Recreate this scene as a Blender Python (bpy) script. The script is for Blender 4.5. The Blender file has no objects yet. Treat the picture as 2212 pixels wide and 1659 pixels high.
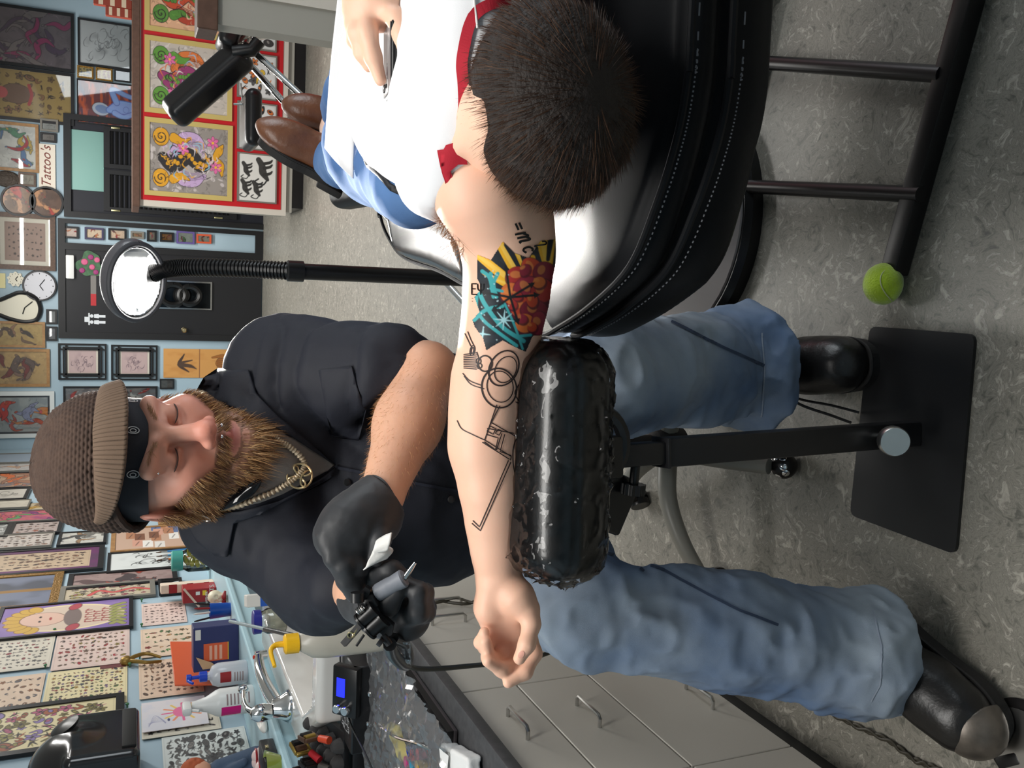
import bpy, bmesh, math, random
import numpy as np
import openvdb as vdb
from mathutils import Vector, Matrix
from mathutils.bvhtree import BVHTree
random.seed(7)
RS = np.random.RandomState(11)
SC = bpy.context.scene
COL = SC.collection
# ---------------------------------------------------------------- camera
# The photograph lies on its side: the camera was held turned by 90 degrees.
FPX = 1920.0; PITCH = math.radians(23.3); YAW = math.radians(6.6); CAMH = 1.43
FW = np.array([-math.sin(YAW)*math.cos(PITCH), math.cos(YAW)*math.cos(PITCH), -math.sin(PITCH)])
RT = np.array([math.cos(YAW), math.sin(YAW), 0.0])
UP = np.cross(RT, FW)
CP = np.array([0, 0, CAMH])
cd = bpy.data.cameras.new('camera'); cam = bpy.data.objects.new('camera', cd); COL.objects.link(cam)
cd.sensor_fit = 'HORIZONTAL'; cd.sensor_width = 36.0; cd.lens = FPX/2212*36.0
cd.clip_start = 0.05; cd.clip_end = 60
m = Matrix((tuple(-UP), tuple(RT), tuple(-FW))).transposed().to_4x4()
m.translation = Vector(CP); cam.matrix_world = m
SC.camera = cam
# ---------------------------------------------------------------- light
SC.view_settings.view_transform = 'Standard'; SC.view_settings.look = 'None'
SC.view_settings.gamma = 1.0; SC.view_settings.use_curve_mapping = False
SC.view_settings.exposure = 0.0
w = bpy.data.worlds.new('world'); SC.world = w; w.use_nodes = True
w.node_tree.nodes['Background'].inputs[0].default_value = (0.75, 0.85, 1.0, 1)
w.node_tree.nodes['Background'].inputs[1].default_value = 0.35

def area(name, loc, target, sx, sy, power, col=(1, 1, 1)):
    l = bpy.data.lights.new(name, 'AREA'); l.shape = 'RECTANGLE'; l.size = sx; l.size_y = sy
    l.energy = power; l.color = col
    o = bpy.data.objects.new(name, l); COL.objects.link(o); o.location = loc
    d = Vector(target) - Vector(loc); o.rotation_euler = d.to_track_quat('-Z', 'Y').to_euler()
    return o
# fluorescent ceiling fittings and an added daylight fill ahead on the right, off the window
for i, y in enumerate((0.75, 6.0, 8.9)):
    area('ceiling_fluorescent', ((-.2, .4, .4)[i], y, 2.93), ((-.2, .4, .4)[i], y, 0), 2.4, 0.5, (60, 112, 118)[i], (1.0, 0.98, 0.94))
area('daylight_fill', (3.6, 2.2, 1.9), (-0.3, 2.2, 0.9), 2.2, 1.5, 60, (0.9, 0.96, 1.0))

# ---------------------------------------------------------------- pixel -> place
def ray(x, y): return FW + RT*((829.5-y)/FPX) - UP*((x-1106)/FPX)
def P(x, y, d): return CP + ray(x, y)*d
def onx(x, y, X): r = ray(x, y); return CP + r*(X/r[0])
def ony(x, y, Y): r = ray(x, y); return CP + r*(Y/r[1])
def onz(x, y, Z=0.0): r = ray(x, y); return CP + r*((Z-CAMH)/r[2])

# ---------------------------------------------------------------- materials
MATS = {}
def mat(name, col=(0.5, 0.5, 0.5), rough=0.5, metal=0.0, bump=None, var=None, coat=0.0, sss=0.0, attr=None,
        emit=None, trans=0.0, spec=0.5, sheen=0.0, ior=1.45, coat_rough=0.1):
    """bump=(noise scale, strength, distance); var=(scale, colour2, amount); attr = colour attribute name"""
    if name in MATS: return MATS[name]
    M = bpy.data.materials.new(name); M.use_nodes = True; nt = M.node_tree; N = nt.nodes; L = nt.links
    b = N['Principled BSDF']; I = b.inputs
    I['Base Color'].default_value = (*col, 1); I['Roughness'].default_value = rough; I['Metallic'].default_value = metal
    I['Coat Weight'].default_value = coat; I['Coat Roughness'].default_value = coat_rough
    I['Specular IOR Level'].default_value = spec; I['IOR'].default_value = ior
    I['Transmission Weight'].default_value = trans
    if sheen: I['Sheen Weight'].default_value = sheen
    if sss:
        I['Subsurface Weight'].default_value = sss; I['Subsurface Radius'].default_value = (0.010, 0.004, 0.002)
        I['Subsurface Scale'].default_value = 1.0
    if emit:
        I['Emission Color'].default_value = (*emit[0], 1); I['Emission Strength'].default_value = emit[1]
    tc = N.new('ShaderNodeTexCoord')
    src = None
    if attr:
        a = N.new('ShaderNodeAttribute'); a.attribute_name = attr; src = a.outputs['Color']
        L.new(src, I['Base Color'])
    if var:
        n = N.new('ShaderNodeTexNoise'); n.inputs['Scale'].default_value = var[0]; n.inputs['Detail'].default_value = 6
        L.new(tc.outputs['Object'], n.inputs['Vector'])
        r = N.new('ShaderNodeMapRange'); r.inputs[1].default_value = 0.35; r.inputs[2].default_value = 0.65
        r.inputs[4].default_value = var[2]; L.new(n.outputs['Fac'], r.inputs[0])
        mx = N.new('ShaderNodeMix'); mx.data_type = 'RGBA'; L.new(r.outputs[0], mx.inputs[0])
        if src is not None: L.new(src, mx.inputs[6])
        else: mx.inputs[6].default_value = (*col, 1)
        mx.inputs[7].default_value = (*var[1], 1); L.new(mx.outputs[2], I['Base Color'])
    if bump:
        n = N.new('ShaderNodeTexNoise'); n.inputs['Scale'].default_value = bump[0]; n.inputs['Detail'].default_value = 4
        L.new(tc.outputs['Object'], n.inputs['Vector'])
        bp = N.new('ShaderNodeBump'); bp.inputs['Strength'].default_value = bump[1]; bp.inputs['Distance'].default_value = bump[2]
        L.new(n.outputs['Fac'], bp.inputs['Height']); L.new(bp.outputs[0], I['Normal'])
    M['tc'] = 0; del M['tc']
    MATS[name] = M
    return M

def srgb(r, g, b):
    f = lambda c: ((c/255+0.055)/1.055)**2.4 if c/255 > 0.04045 else c/255/12.92
    return (f(r), f(g), f(b))

def clear_mat(name, tint=(1, 1, 1), rough=0.03, alpha=0.12, ior=1.45, haze=0.0):
    """thin clear sheet: transparent with a fresnel gloss"""
    if name in MATS: return MATS[name]
    M = bpy.data.materials.new(name); M.use_nodes = True; nt = M.node_tree; N = nt.nodes; L = nt.links
    N.remove(N['Principled BSDF'])
    t = N.new('ShaderNodeBsdfTransparent'); t.inputs[0].default_value = (*tint, 1)
    g = N.new('ShaderNodeBsdfGlossy'); g.inputs['Roughness'].default_value = rough
    f = N.new('ShaderNodeFresnel'); f.inputs[0].default_value = ior
    a = N.new('ShaderNodeMath'); a.operation = 'ADD'; a.inputs[1].default_value = alpha; a.use_clamp = True
    L.new(f.outputs[0], a.inputs[0])
    mx = N.new('ShaderNodeMixShader'); L.new(a.outputs[0], mx.inputs[0]); L.new(t.outputs[0], mx.inputs[1]); L.new(g.outputs[0], mx.inputs[2])
    out = mx
    if haze:
        d = N.new('ShaderNodeBsdfDiffuse'); d.inputs[0].default_value = (.9, .9, .92, 1); m2 = N.new('ShaderNodeMixShader'); m2.inputs[0].default_value = haze
        L.new(mx.outputs[0], m2.inputs[1]); L.new(d.outputs[0], m2.inputs[2]); out = m2
    L.new(out.outputs[0], N['Material Output'].inputs[0])
    MATS[name] = M
    return M

# ---------------------------------------------------------------- mesh building
class MB:
    def __init__(s): s.v = []; s.f = []; s.n = 0
    def add(s, v, f):
        v = np.asarray(v, float).reshape(-1, 3)
        s.v.append(v); s.f += [tuple(int(i)+s.n for i in q) for q in f]; s.n += len(v); return s
    def box(s, lo, hi, R=None, o=None):
        lo = np.array(lo, float); hi = np.array(hi, float)
        c = np.array([[x, y, z] for x in (lo[0], hi[0]) for y in (lo[1], hi[1]) for z in (lo[2], hi[2])])
        if R is not None: c = c @ np.array(R).T
        if o is not None: c = c + np.array(o)
        return s.add(c, [(0, 1, 3, 2), (4, 6, 7, 5), (0, 4, 5, 1), (2, 3, 7, 6), (0, 2, 6, 4), (1, 5, 7, 3)])
    def rbox(s, size, c=(0, 0, 0), R=None, bev=0.005, seg=2):
        bm = bmesh.new(); bmesh.ops.create_cube(bm, size=1)
        for v in bm.verts: v.co = Vector((v.co.x*size[0], v.co.y*size[1], v.co.z*size[2]))
        if bev > 0: bmesh.ops.bevel(bm, geom=list(bm.edges), offset=min(bev, min(size)*0.49), segments=seg, affect='EDGES', profile=0.5)
        v = np.array([q.co[:] for q in bm.verts]); bm.verts.index_update()
        f = [[q.index for q in p.verts] for p in bm.faces]; bm.free()
        if R is not None: v = v @ np.array(R).T
        return s.add(v + np.array(c), f)
    def tube(s, pts, r, seg=10, caps=True, flat=None):
        pts = np.asarray(pts, float); n = len(pts); r = np.broadcast_to(np.asarray(r, float), (n,))
        T = np.gradient(pts, axis=0); T /= np.linalg.norm(T, axis=1)[:, None]+1e-12
        a = np.array([0, 0, 1.0]) if abs(T[0][2]) < 0.9 else np.array([1.0, 0, 0])
        u = np.cross(T[0], a); u /= np.linalg.norm(u); V = []
        th = np.linspace(0, 2*np.pi, seg, endpoint=False)
        for i in range(n):
            u = u - T[i]*(u@T[i]); u /= np.linalg.norm(u)+1e-12; w_ = np.cross(T[i], u)
            V.append(pts[i] + r[i]*(np.cos(th)[:, None]*u + np.sin(th)[:, None]*w_*(flat or 1)))
        V = np.concatenate(V); F = []
        for i in range(n-1):
            for j in range(seg):
                k = (j+1) % seg; F.append((i*seg+j, i*seg+k, (i+1)*seg+k, (i+1)*seg+j))
        if caps: F.append(tuple(range(seg-1, -1, -1))); F.append(tuple((n-1)*seg+j for j in range(seg)))
        return s.add(V, F)
    def lathe(s, prof, seg=24, o=(0, 0, 0), R=None, caps=True):
        th = np.linspace(0, 2*np.pi, seg, endpoint=False); V = []
        for (r, z) in prof: V.append(np.stack([r*np.cos(th), r*np.sin(th), np.full(seg, z)], 1))
        V = np.concatenate(V); n = len(prof); F = []
        for i in range(n-1):
            for j in range(seg):
                k = (j+1) % seg; F.append((i*seg+j, i*seg+k, (i+1)*seg+k, (i+1)*seg+j))
        if caps: F.append(tuple(range(seg-1, -1, -1))); F.append(tuple((n-1)*seg+j for j in range(seg)))
        if R is not None: V = V @ np.array(R).T
        return s.add(V + np.array(o), F)
    def sheet(s, G):
        G = np.asarray(G, float); a, b = G.shape[:2]
        i = np.arange(a*b).reshape(a, b)
        F = np.stack([i[:-1, :-1], i[1:, :-1], i[1:, 1:], i[:-1, 1:]], -1).reshape(-1, 4)
        return s.add(G.reshape(-1, 3), F.tolist())
    def prism(s, poly, z0, z1, M4=None):
        """poly: 2-D outline; extruded from z0 to z1; M4 maps local -> world"""
        p = np.asarray(poly, float); n = len(p)
        V = np.concatenate([np.c_[p, np.full(n, z0)], np.c_[p, np.full(n, z1)]])
        F = [tuple(range(n-1, -1, -1)), tuple(range(n, 2*n))]+[(i, (i+1) % n, n+(i+1) % n, n+i) for i in range(n)]
        if M4 is not None: V = V @ np.array(M4)[:3, :3].T + np.array(M4)[:3, 3]
        return s.add(V, F)

WL = {}     # world place of every parent
def link(o, parent, loc):
    COL.objects.link(o)
    if parent is not None:
        o.parent = parent; o.location = Vector(loc) - Vector(WL[parent.name])
    else: o.location = loc
    WL[o.name] = tuple(loc)
def tag(o, label=None, cat=None, group=None, kind=None):
    for k, v in (('label', label), ('category', cat), ('group', group), ('kind', kind)):
        if v: o[k] = v
    return o
def thing(name, label, cat, loc=(0, 0, 0), group=None):
    o = bpy.data.objects.new(name, None); o.empty_display_size = 0.05
    link(o, None, tuple(float(c) for c in loc)); return tag(o, label, cat, group)
def obj(name, mb, material, parent=None, smooth=True, loc=None, label=None, cat=None, group=None, kind=None, colors=None, angle=40):
    """mb holds WORLD coordinates; the object's origin is its parent's, or the middle of its base"""
    if isinstance(mb, tuple): V, F = mb
    else: V = np.concatenate(mb.v); F = mb.f
    if loc is None:
        if parent is not None: loc = WL[parent.name]
        else: loc = (float(V[:, 0].mean()), float(V[:, 1].mean()), float(V[:, 2].min()))
    me = bpy.data.meshes.new(name)
    me.from_pydata((V-np.array(loc)).tolist() if not isinstance(F, np.ndarray) else [], [], F if not isinstance(F, np.ndarray) else [])
    if isinstance(F, np.ndarray):
        me.vertices.add(len(V)); me.vertices.foreach_set('co', (V-np.array(loc)).astype(np.float32).ravel())
        k = F.shape[1]; me.loops.add(F.size); me.loops.foreach_set('vertex_index', F.astype(np.int32).ravel())
        me.polygons.add(len(F)); me.polygons.foreach_set('loop_start', (np.arange(len(F))*k).astype(np.int32))
    me.update(calc_edges=True)
    if colors is not None:
        a = me.color_attributes.new('Col', 'FLOAT_COLOR', 'POINT')
        a.data.foreach_set('color', np.c_[colors, np.ones(len(colors))].astype(np.float32).ravel())
    if isinstance(material, (list, tuple)):
        for q in material: me.materials.append(q)
    else: me.materials.append(material)
    if smooth:
        me.shade_smooth()
        if angle < 180: me.set_sharp_from_angle(angle=math.radians(angle))
    o = bpy.data.objects.new(name, me); link(o, parent, loc)
    return tag(o, label, cat, group, kind)
def Rot(ax, ay=0, az=0):
    return np.array((Matrix.Rotation(az, 3, 'Z') @ Matrix.Rotation(ay, 3, 'Y') @ Matrix.Rotation(ax, 3, 'X')))
def axes(z, x=None):
    """rotation whose third column is z (first near x)"""
    z = np.array(z, float); z /= np.linalg.norm(z); x = np.array([1.0, 0, 0]) if x is None else np.array(x, float)
    if abs(x@z) > 0.98*np.linalg.norm(x): x = np.array([0, 1.0, 0])
    x = x - z*(x@z); x /= np.linalg.norm(x); return np.stack([x, np.cross(z, x), z], 1)
def spline(pts, n=8):
    """Catmull-Rom through pts (any dimension)"""
    p = np.asarray(pts, float); p = np.concatenate([[2*p[0]-p[1]], p, [2*p[-1]-p[-2]]]); out = []
    t = np.linspace(0, 1, n, endpoint=False)[:, None]
    for i in range(1, len(p)-2):
        a, b, c, d = p[i-1], p[i], p[i+1], p[i+2]
        out.append(0.5*((2*b)+(-a+c)*t+(2*a-5*b+4*c-d)*t**2+(-a+3*b-3*c+d)*t**3))
    out.append(p[-2][None]); return np.concatenate(out)

# ---------------------------------------------------------------- value noise and distance fields
_T = RS.rand(64, 64, 64).astype(np.float32)
def vnoise(x, y, z):
    xi = np.floor(x).astype(int); yi = np.floor(y).astype(int); zi = np.floor(z).astype(int)
    fx = x-xi; fy = y-yi; fz = z-zi
    fx = fx*fx*(3-2*fx); fy = fy*fy*(3-2*fy); fz = fz*fz*(3-2*fz); r = 0
    for dx in (0, 1):
        for dy in (0, 1):
            for dz in (0, 1):
                r = r+_T[(xi+dx) & 63, (yi+dy) & 63, (zi+dz) & 63]*(fx if dx else 1-fx)*(fy if dy else 1-fy)*(fz if dz else 1-fz)
    return r*2-1
class SDF:
    """smooth union of tapered limbs and ellipsoids on a grid"""
    def __init__(s, lo, hi, vox):
        s.lo = np.array(lo, float); s.vox = vox; s.n = np.ceil((np.array(hi)-s.lo)/vox).astype(int)+1
        s.bg = 0.06; s.d = np.full(s.n, s.bg, np.float32)
        s.ax = [s.lo[i]+vox*np.arange(s.n[i]) for i in range(3)]
    def blk(s, lo, hi):
        a = np.clip(np.floor((np.array(lo)-s.lo)/s.vox).astype(int), 0, s.n); b = np.clip(np.ceil((np.array(hi)-s.lo)/s.vox).astype(int)+1, 0, s.n)
        sl = tuple(slice(a[i], b[i]) for i in range(3))
        return sl, np.ix_(*[s.ax[i][sl[i]] for i in range(3)])
    def put(s, lo, hi, fn, k, op):
        m_ = 0.03+k
        sl, (X, Y, Z) = s.blk(np.array(lo)-m_, np.array(hi)+m_)
        if min(q.stop-q.start for q in sl) <= 0: return s
        b = fn(X, Y, Z); a = s.d[sl]
        if op < 0: b = -b
        if k > 0:
            h = np.clip(k-np.abs(a-b), 0, None)/k; q = h*h*k*0.25
        else: q = 0
        s.d[sl] = (np.minimum(a, b)-q) if op > 0 else (np.maximum(a, b)+q)
        return s
    def cap(s, p, q, r0, r1=None, k=0.01, op=1, sc=None):
        p = np.array(p, float); q = np.array(q, float); r1 = r0 if r1 is None else r1; v = q-p; L2 = v@v+1e-12; R_ = max(r0, r1)
        def fn(X, Y, Z):
            t = np.clip(((X-p[0])*v[0]+(Y-p[1])*v[1]+(Z-p[2])*v[2])/L2, 0, 1)
            return np.sqrt((X-p[0]-t*v[0])**2+(Y-p[1]-t*v[1])**2+(Z-p[2]-t*v[2])**2)-(r0+(r1-r0)*t)
        return s.put(np.minimum(p, q)-R_, np.maximum(p, q)+R_, fn, k, op)
    def chain(s, pts, rr, k=0.01):
        for i in range(len(pts)-1): s.cap(pts[i], pts[i+1], rr[i], rr[i+1], k)
        return s
    def ell(s, c, r, R=None, k=0.01, op=1):
        c = np.array(c, float); r = np.array(r, float); R = np.eye(3) if R is None else np.array(R)
        ext = np.sqrt(((R*r)**2).sum(1))
        def fn(X, Y, Z):
            a, b, e = X-c[0], Y-c[1], Z-c[2]
            l = [R[0, i]*a+R[1, i]*b+R[2, i]*e for i in range(3)]
            k0 = np.sqrt((l[0]/r[0])**2+(l[1]/r[1])**2+(l[2]/r[2])**2)+1e-9
            k1 = np.sqrt((l[0]/r[0]**2)**2+(l[1]/r[1]**2)**2+(l[2]/r[2]**2)**2)+1e-9
            return k0*(k0-1)/k1
        return s.put(c-ext, c+ext, fn, k, op)
    def box(s, c, h, R=None, rd=0.01, k=0.01, op=1):
        c = np.array(c, float); h = np.array(h, float)-rd; R = np.eye(3) if R is None else np.array(R)
        ext = (np.abs(R)*(h+rd)).sum(1)
        def fn(X, Y, Z):
            a, b, e = X-c[0], Y-c[1], Z-c[2]
            q = [np.abs(R[0, i]*a+R[1, i]*b+R[2, i]*e)-h[i] for i in range(3)]
            return np.sqrt(np.maximum(q[0], 0)**2+np.maximum(q[1], 0)**2+np.maximum(q[2], 0)**2)+np.minimum(np.maximum(np.maximum(q[0], q[1]), q[2]), 0)-rd
        return s.put(c-ext, c+ext, fn, k, op)
    def half(s, p, n, k=0.004):
        """keep the side of the plane against n"""
        p = np.array(p, float); n = np.array(n, float); n /= np.linalg.norm(n)
        X, Y, Z = np.ix_(*s.ax); b = (X-p[0])*n[0]+(Y-p[1])*n[1]+(Z-p[2])*n[2]
        h = np.clip(k-np.abs(s.d-b), 0, None)/k; s.d = (np.maximum(s.d, b)+h*h*k*0.25).astype(np.float32); return s
    def disp(s, fn, band=0.03):
        """fn(x, y, z) -> metres pushed outward, near the surface only"""
        i = np.nonzero(np.abs(s.d) < band)
        s.d[i] -= fn(s.ax[0][i[0]], s.ax[1][i[1]], s.ax[2][i[2]]).astype(np.float32); return s
    def mesh(s):
        B = 4*s.vox; d = np.clip(s.d, -B, B).astype(np.float32)
        for a in range(3):
            sl = [slice(None)]*3; sl[a] = 0; d[tuple(sl)] = B; sl[a] = -1; d[tuple(sl)] = B
        g = vdb.FloatGrid(B); g.copyFromArray(d)
        p, q = g.convertToQuads(isovalue=0.0)
        p = p.astype(float)*s.vox+s.lo; q = q.astype(np.int32); a, b, c = p[q[:, 0]], p[q[:, 1]], p[q[:, 2]]
        return p, (q if ((a-p.mean(0))*np.cross(b-p.mean(0), c-p.mean(0))).sum() > 0 else q[:, ::-1])
def folds(seed, fx, fy, fz, amp, sharp=0.5):
    """crumpled cloth relief, elongated by unequal frequencies"""
    def fn(x, y, z):
        n = vnoise(x*fx+seed, y*fy+seed*1.7, z*fz+seed*2.3)
        w_ = vnoise(x*fx*0.5+seed*3, y*fy*0.5, z*fz*0.5)
        n2 = vnoise(x*fx*2+w_, y*fy*2+seed, z*fz*2)
        return amp*((1-np.abs(n)*2)*0.7*sharp+n*(1-sharp)+n2*0.25)
    return fn
# ---------------------------------------------------------------- the room
YB = 10.78; XL = -1.95; XR = 4.2; YF = -2.6; ZC = 3.0
BLUE = srgb(166, 188, 200)
M_wall = mat('wall_paint', BLUE, 0.55, bump=(60, 0.08, 0.002), var=(3, srgb(158, 181, 194), 0.6))
def floor_mat():
    M = bpy.data.materials.new('marbled_vinyl'); M.use_nodes = True; nt = M.node_tree; N = nt.nodes; L = nt.links; b = N['Principled BSDF']
    tc = N.new('ShaderNodeTexCoord')
    n0 = N.new('ShaderNodeTexNoise'); n0.inputs['Scale'].default_value = 7; n0.inputs['Detail'].default_value = 4; n0.inputs['Distortion'].default_value = 0.6
    L.new(tc.outputs['Object'], n0.inputs['Vector'])
    ad = N.new('ShaderNodeVectorMath'); ad.operation = 'MULTIPLY_ADD'; ad.inputs[1].default_value = (0.16, 0.16, 0.16)
    L.new(n0.outputs['Color'], ad.inputs[0]); L.new(tc.outputs['Object'], ad.inputs[2])
    n1 = N.new('ShaderNodeTexNoise'); n1.inputs['Scale'].default_value = 21; n1.inputs['Detail'].default_value = 10; n1.inputs['Roughness'].default_value = 0.72; n1.inputs['Distortion'].default_value = 1.8
    L.new(ad.outputs[0], n1.inputs['Vector'])
    r = N.new('ShaderNodeValToRGB'); e = r.color_ramp.elements
    e[0].position = 0.34; e[0].color = (*srgb(84, 83, 77), 1); e[1].position = 0.68; e[1].color = (*srgb(182, 177, 165), 1)
    for p_, c_ in ((0.43, srgb(117, 114, 105)), (0.5, srgb(140, 136, 126)), (0.53, srgb(108, 105, 97)), (0.57, srgb(147, 142, 132))):
        k = e.new(p_); k.color = (*c_, 1)
    L.new(n1.outputs['Fac'], r.inputs[0]); L.new(r.outputs[0], b.inputs['Base Color'])
    b.inputs['Roughness'].default_value = 0.42
    bp = N.new('ShaderNodeBump'); bp.inputs['Strength'].default_value = 0.15; bp.inputs['Distance'].default_value = 0.002
    L.new(n1.outputs['Fac'], bp.inputs['Height']); L.new(bp.outputs[0], b.inputs['Normal'])
    return M
def struct(name, mb, m_): return obj(name, mb, m_, kind='structure', smooth=False)
struct('floor', MB().box((XL-0.1, YF-0.1, -0.1), (XR+0.1, YB+0.1, 0)), floor_mat())
struct('wall_far', MB().box((XL-0.1, YB, 0), (XR+0.1, YB+0.1, ZC)), M_wall)
struct('wall_left', MB().box((XL-0.1, YF, 0), (XL, YB, ZC)), M_wall)
struct('wall_right', MB().box((XR, YF, 0), (XR+0.1, YB, ZC)), M_wall)
wf = MB()
for lo, hi in (((XL, YF-0.1, 0), (0.9, YF, ZC)), ((3.9, YF-0.1, 0), (XR, YF, ZC)), ((0.9, YF-0.1, 0), (3.9, YF, 0.7)), ((0.9, YF-0.1, 2.6), (3.9, YF, ZC))): wf.box(lo, hi)
struct('wall_front', wf, M_wall)
struct('ceiling', MB().box((XL-0.1, YF-0.1, ZC), (XR+0.1, YB+0.1, ZC+0.1)), mat('ceiling_white', (0.72, 0.72, 0.7), 0.8, bump=(80, 0.3, 0.004)))
fr = MB()
for lo, hi in (((0.9, YF-0.08, 0.7), (3.9, YF-0.02, 0.76)), ((0.9, YF-0.08, 2.54), (3.9, YF-0.02, 2.6))): fr.box(lo, hi)
for xx in (0.9, 1.63, 2.37, 3.1, 3.84): fr.box((xx, YF-0.08, 0.7), (xx+0.06, YF-0.02, 2.6))
struct('window_1', fr, mat('window_frame_white', (0.7, 0.7, 0.68), 0.4))
M_black = mat('black_paint', srgb(26, 26, 28), 0.38, bump=(120, 0.1, 0.001))
M_plast = mat('black_plastic', srgb(20, 20, 21), 0.32, bump=(300, 0.1, 0.0006))
M_dark = mat('dark_metal', srgb(30, 28, 28), 0.36, metal=0.3)
M_chrome = mat('chrome', (0.82, 0.82, 0.82), 0.08, metal=1.0)
M_steel = mat('brushed_steel', (0.56, 0.55, 0.53), 0.28, metal=1.0)
M_white = mat('white_plastic', (0.78, 0.78, 0.76), 0.32)
M_pane = clear_mat('picture_glass', (0.97, 0.98, 0.98), 0.02, 0.02)

# ---------------------------------------------------------------- flat prints painted point by point on a grid
class Cv:
    def __init__(s, w, h, col, seed=1):
        s.w, s.h = max(8, int(w)), max(8, int(h)); s.a = np.ones((s.h, s.w, 3))*np.array(col); s.A = s.h/s.w
        s.Y, s.X = np.mgrid[0:s.h, 0:s.w]/s.w; s.r = np.random.RandomState(seed); s.px = 1.0/s.w
    def lay(s, m_, col, al=1.0):
        m_ = np.clip(m_, 0, 1)[..., None]*al; s.a = s.a*(1-m_)+np.array(col)*m_; return s
    def noise(s, f, col, al=0.5, lo=0.0, fy=None):
        z = s.r.rand()*60; n = vnoise(s.X*f+z, s.Y*(fy or f)+z, np.full_like(s.X, z)); n = n+0.5*vnoise(s.X*f*2.3, s.Y*(fy or f)*2.3+z, np.full_like(s.X, z+3))
        return s.lay((n-lo)*2.2, col, al)
    def ell(s, x, y, rx, ry, rot=0, col=(0, 0, 0), ol=None, ow=0.008, al=1.0):
        c, q = math.cos(rot), math.sin(rot); a = (s.X-x)*c+(s.Y-y)*q; b = -(s.X-x)*q+(s.Y-y)*c
        d = (np.sqrt((a/rx)**2+(b/ry)**2)-1)*min(rx, ry)
        if ol is not None: s.lay(0.5-(d-ow)/s.px, ol, al)
        return s.lay(0.5-d/s.px, col, al)
    def stroke(s, pts, wd, col, ol=None, ow=0.008, al=1.0, n=6):
        p = spline(pts, n) if len(pts) > 2 else np.array(pts, float)
        wd = np.interp(np.linspace(0, 1, len(p)), np.linspace(0, 1, np.size(wd)), np.atleast_1d(wd)) if np.size(wd) > 1 else np.full(len(p), float(wd))
        D = np.full(s.X.shape, 9.0)
        for i in range(len(p)-1):
            a, b = p[i], p[i+1]; m_ = max(wd[i], wd[i+1])+(ow if ol is not None else 0)+3*s.px
            j0, j1 = [int(np.clip(v, 0, s.w)) for v in ((min(a[0], b[0])-m_)*s.w, (max(a[0], b[0])+m_)*s.w+1)]
            i0, i1 = [int(np.clip(v, 0, s.h)) for v in ((min(a[1], b[1])-m_)*s.w, (max(a[1], b[1])+m_)*s.w+1)]
            if j1 <= j0 or i1 <= i0: continue
            X = s.X[i0:i1, j0:j1]; Y = s.Y[i0:i1, j0:j1]; v = b-a
            t = np.clip(((X-a[0])*v[0]+(Y-a[1])*v[1])/(v@v+1e-12), 0, 1)
            d = np.hypot(X-a[0]-t*v[0], Y-a[1]-t*v[1])-(wd[i]+(wd[i+1]-wd[i])*t); D[i0:i1, j0:j1] = np.minimum(D[i0:i1, j0:j1], d)
        if ol is not None: s.lay(0.5-(D-ow)/s.px, ol, al)
        return s.lay(0.5-D/s.px, col, al)
    def rect(s, x0, y0, x1, y1, col, al=1.0):
        return s.lay((s.X >= x0)*(s.X <= x1)*(s.Y >= y0)*(s.Y <= y1)*1.0, col, al)
    def poly(s, pts, col, al=1.0):
        ins = np.zeros(s.X.shape, bool); n = len(pts)
        for i in range(n):
            (x0, y0), (x1, y1) = pts[i], pts[(i+1) % n]
            if y0 == y1: continue
            ins ^= ((s.Y < y0) != (s.Y < y1)) & (s.X < (x1-x0)*(s.Y-y0)/(y1-y0)+x0)
        return s.lay(ins*1.0, col, al)
INK = srgb(52, 44, 42)
def flash(w, h, seed, paper, pal, nx=5, ny=7, size=1.0, ink=INK, border=True):
    c = Cv(w, h, paper, seed); r = c.r; c.noise(4, np.array(paper)*0.86, 0.5)
    if border and w > 40:
        b = 0.03
        for q in (((b, b), (1-b, b)), ((1-b, b), (1-b, c.A-b)), ((1-b, c.A-b), (b, c.A-b)), ((b, c.A-b), (b, b))): c.stroke(q, 0.002, np.array(paper)*0.6)
    nx, ny = int(nx*1.35+.5), int(ny*1.35+.5)
    for i in range(ny):
        for j in range(nx):
            x = 0.07+0.86*(j+0.5+r.uniform(-.22, .22))/nx; y = c.A*(0.06+0.88*(i+0.5+r.uniform(-.2, .2))/ny); q = min(0.8/nx, 0.8*c.A/ny)*0.42*size*r.uniform(0.65, 1.25)
            col = pal[r.randint(len(pal))]; k = r.randint(4)
            if k == 0:
                c.ell(x, y, q, q*r.uniform(.35, .8), r.uniform(0, 3), col, ink, q*0.16); c.ell(x+q*.2, y-q*.1, q*.4, q*.25, r.uniform(0, 3), pal[r.randint(len(pal))], ink, q*.1)
            elif k == 1:
                a = r.uniform(0, 6.3); pts = [(x+q*math.cos(a+t*1.6)*(1-t*.25), y+q*math.sin(a+t*1.6)*(.9-t*.2)) for t in range(4)]
                c.stroke(pts, [q*.1, q*.32, q*.1], col, ink, q*.1)
            elif k == 2:
                for a in np.arange(5)*1.2566+r.uniform(0, 1): c.ell(x+q*.5*math.cos(a), y+q*.5*math.sin(a), q*.48, q*.28, a, col, ink, q*.1)
                c.ell(x, y, q*.22, q*.22, 0, ink)
            else:
                for t in range(3):
                    a = r.uniform(0, 6.3); c.stroke([(x+q*math.cos(a), y+q*math.sin(a)), (x+r.uniform(-.3, .3)*q, y+r.uniform(-.3, .3)*q), (x-q*math.cos(a+.6), y-q*math.sin(a+.6))], [q*.06, q*.2, q*.05], col if t == 1 else ink)
    return c
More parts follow.
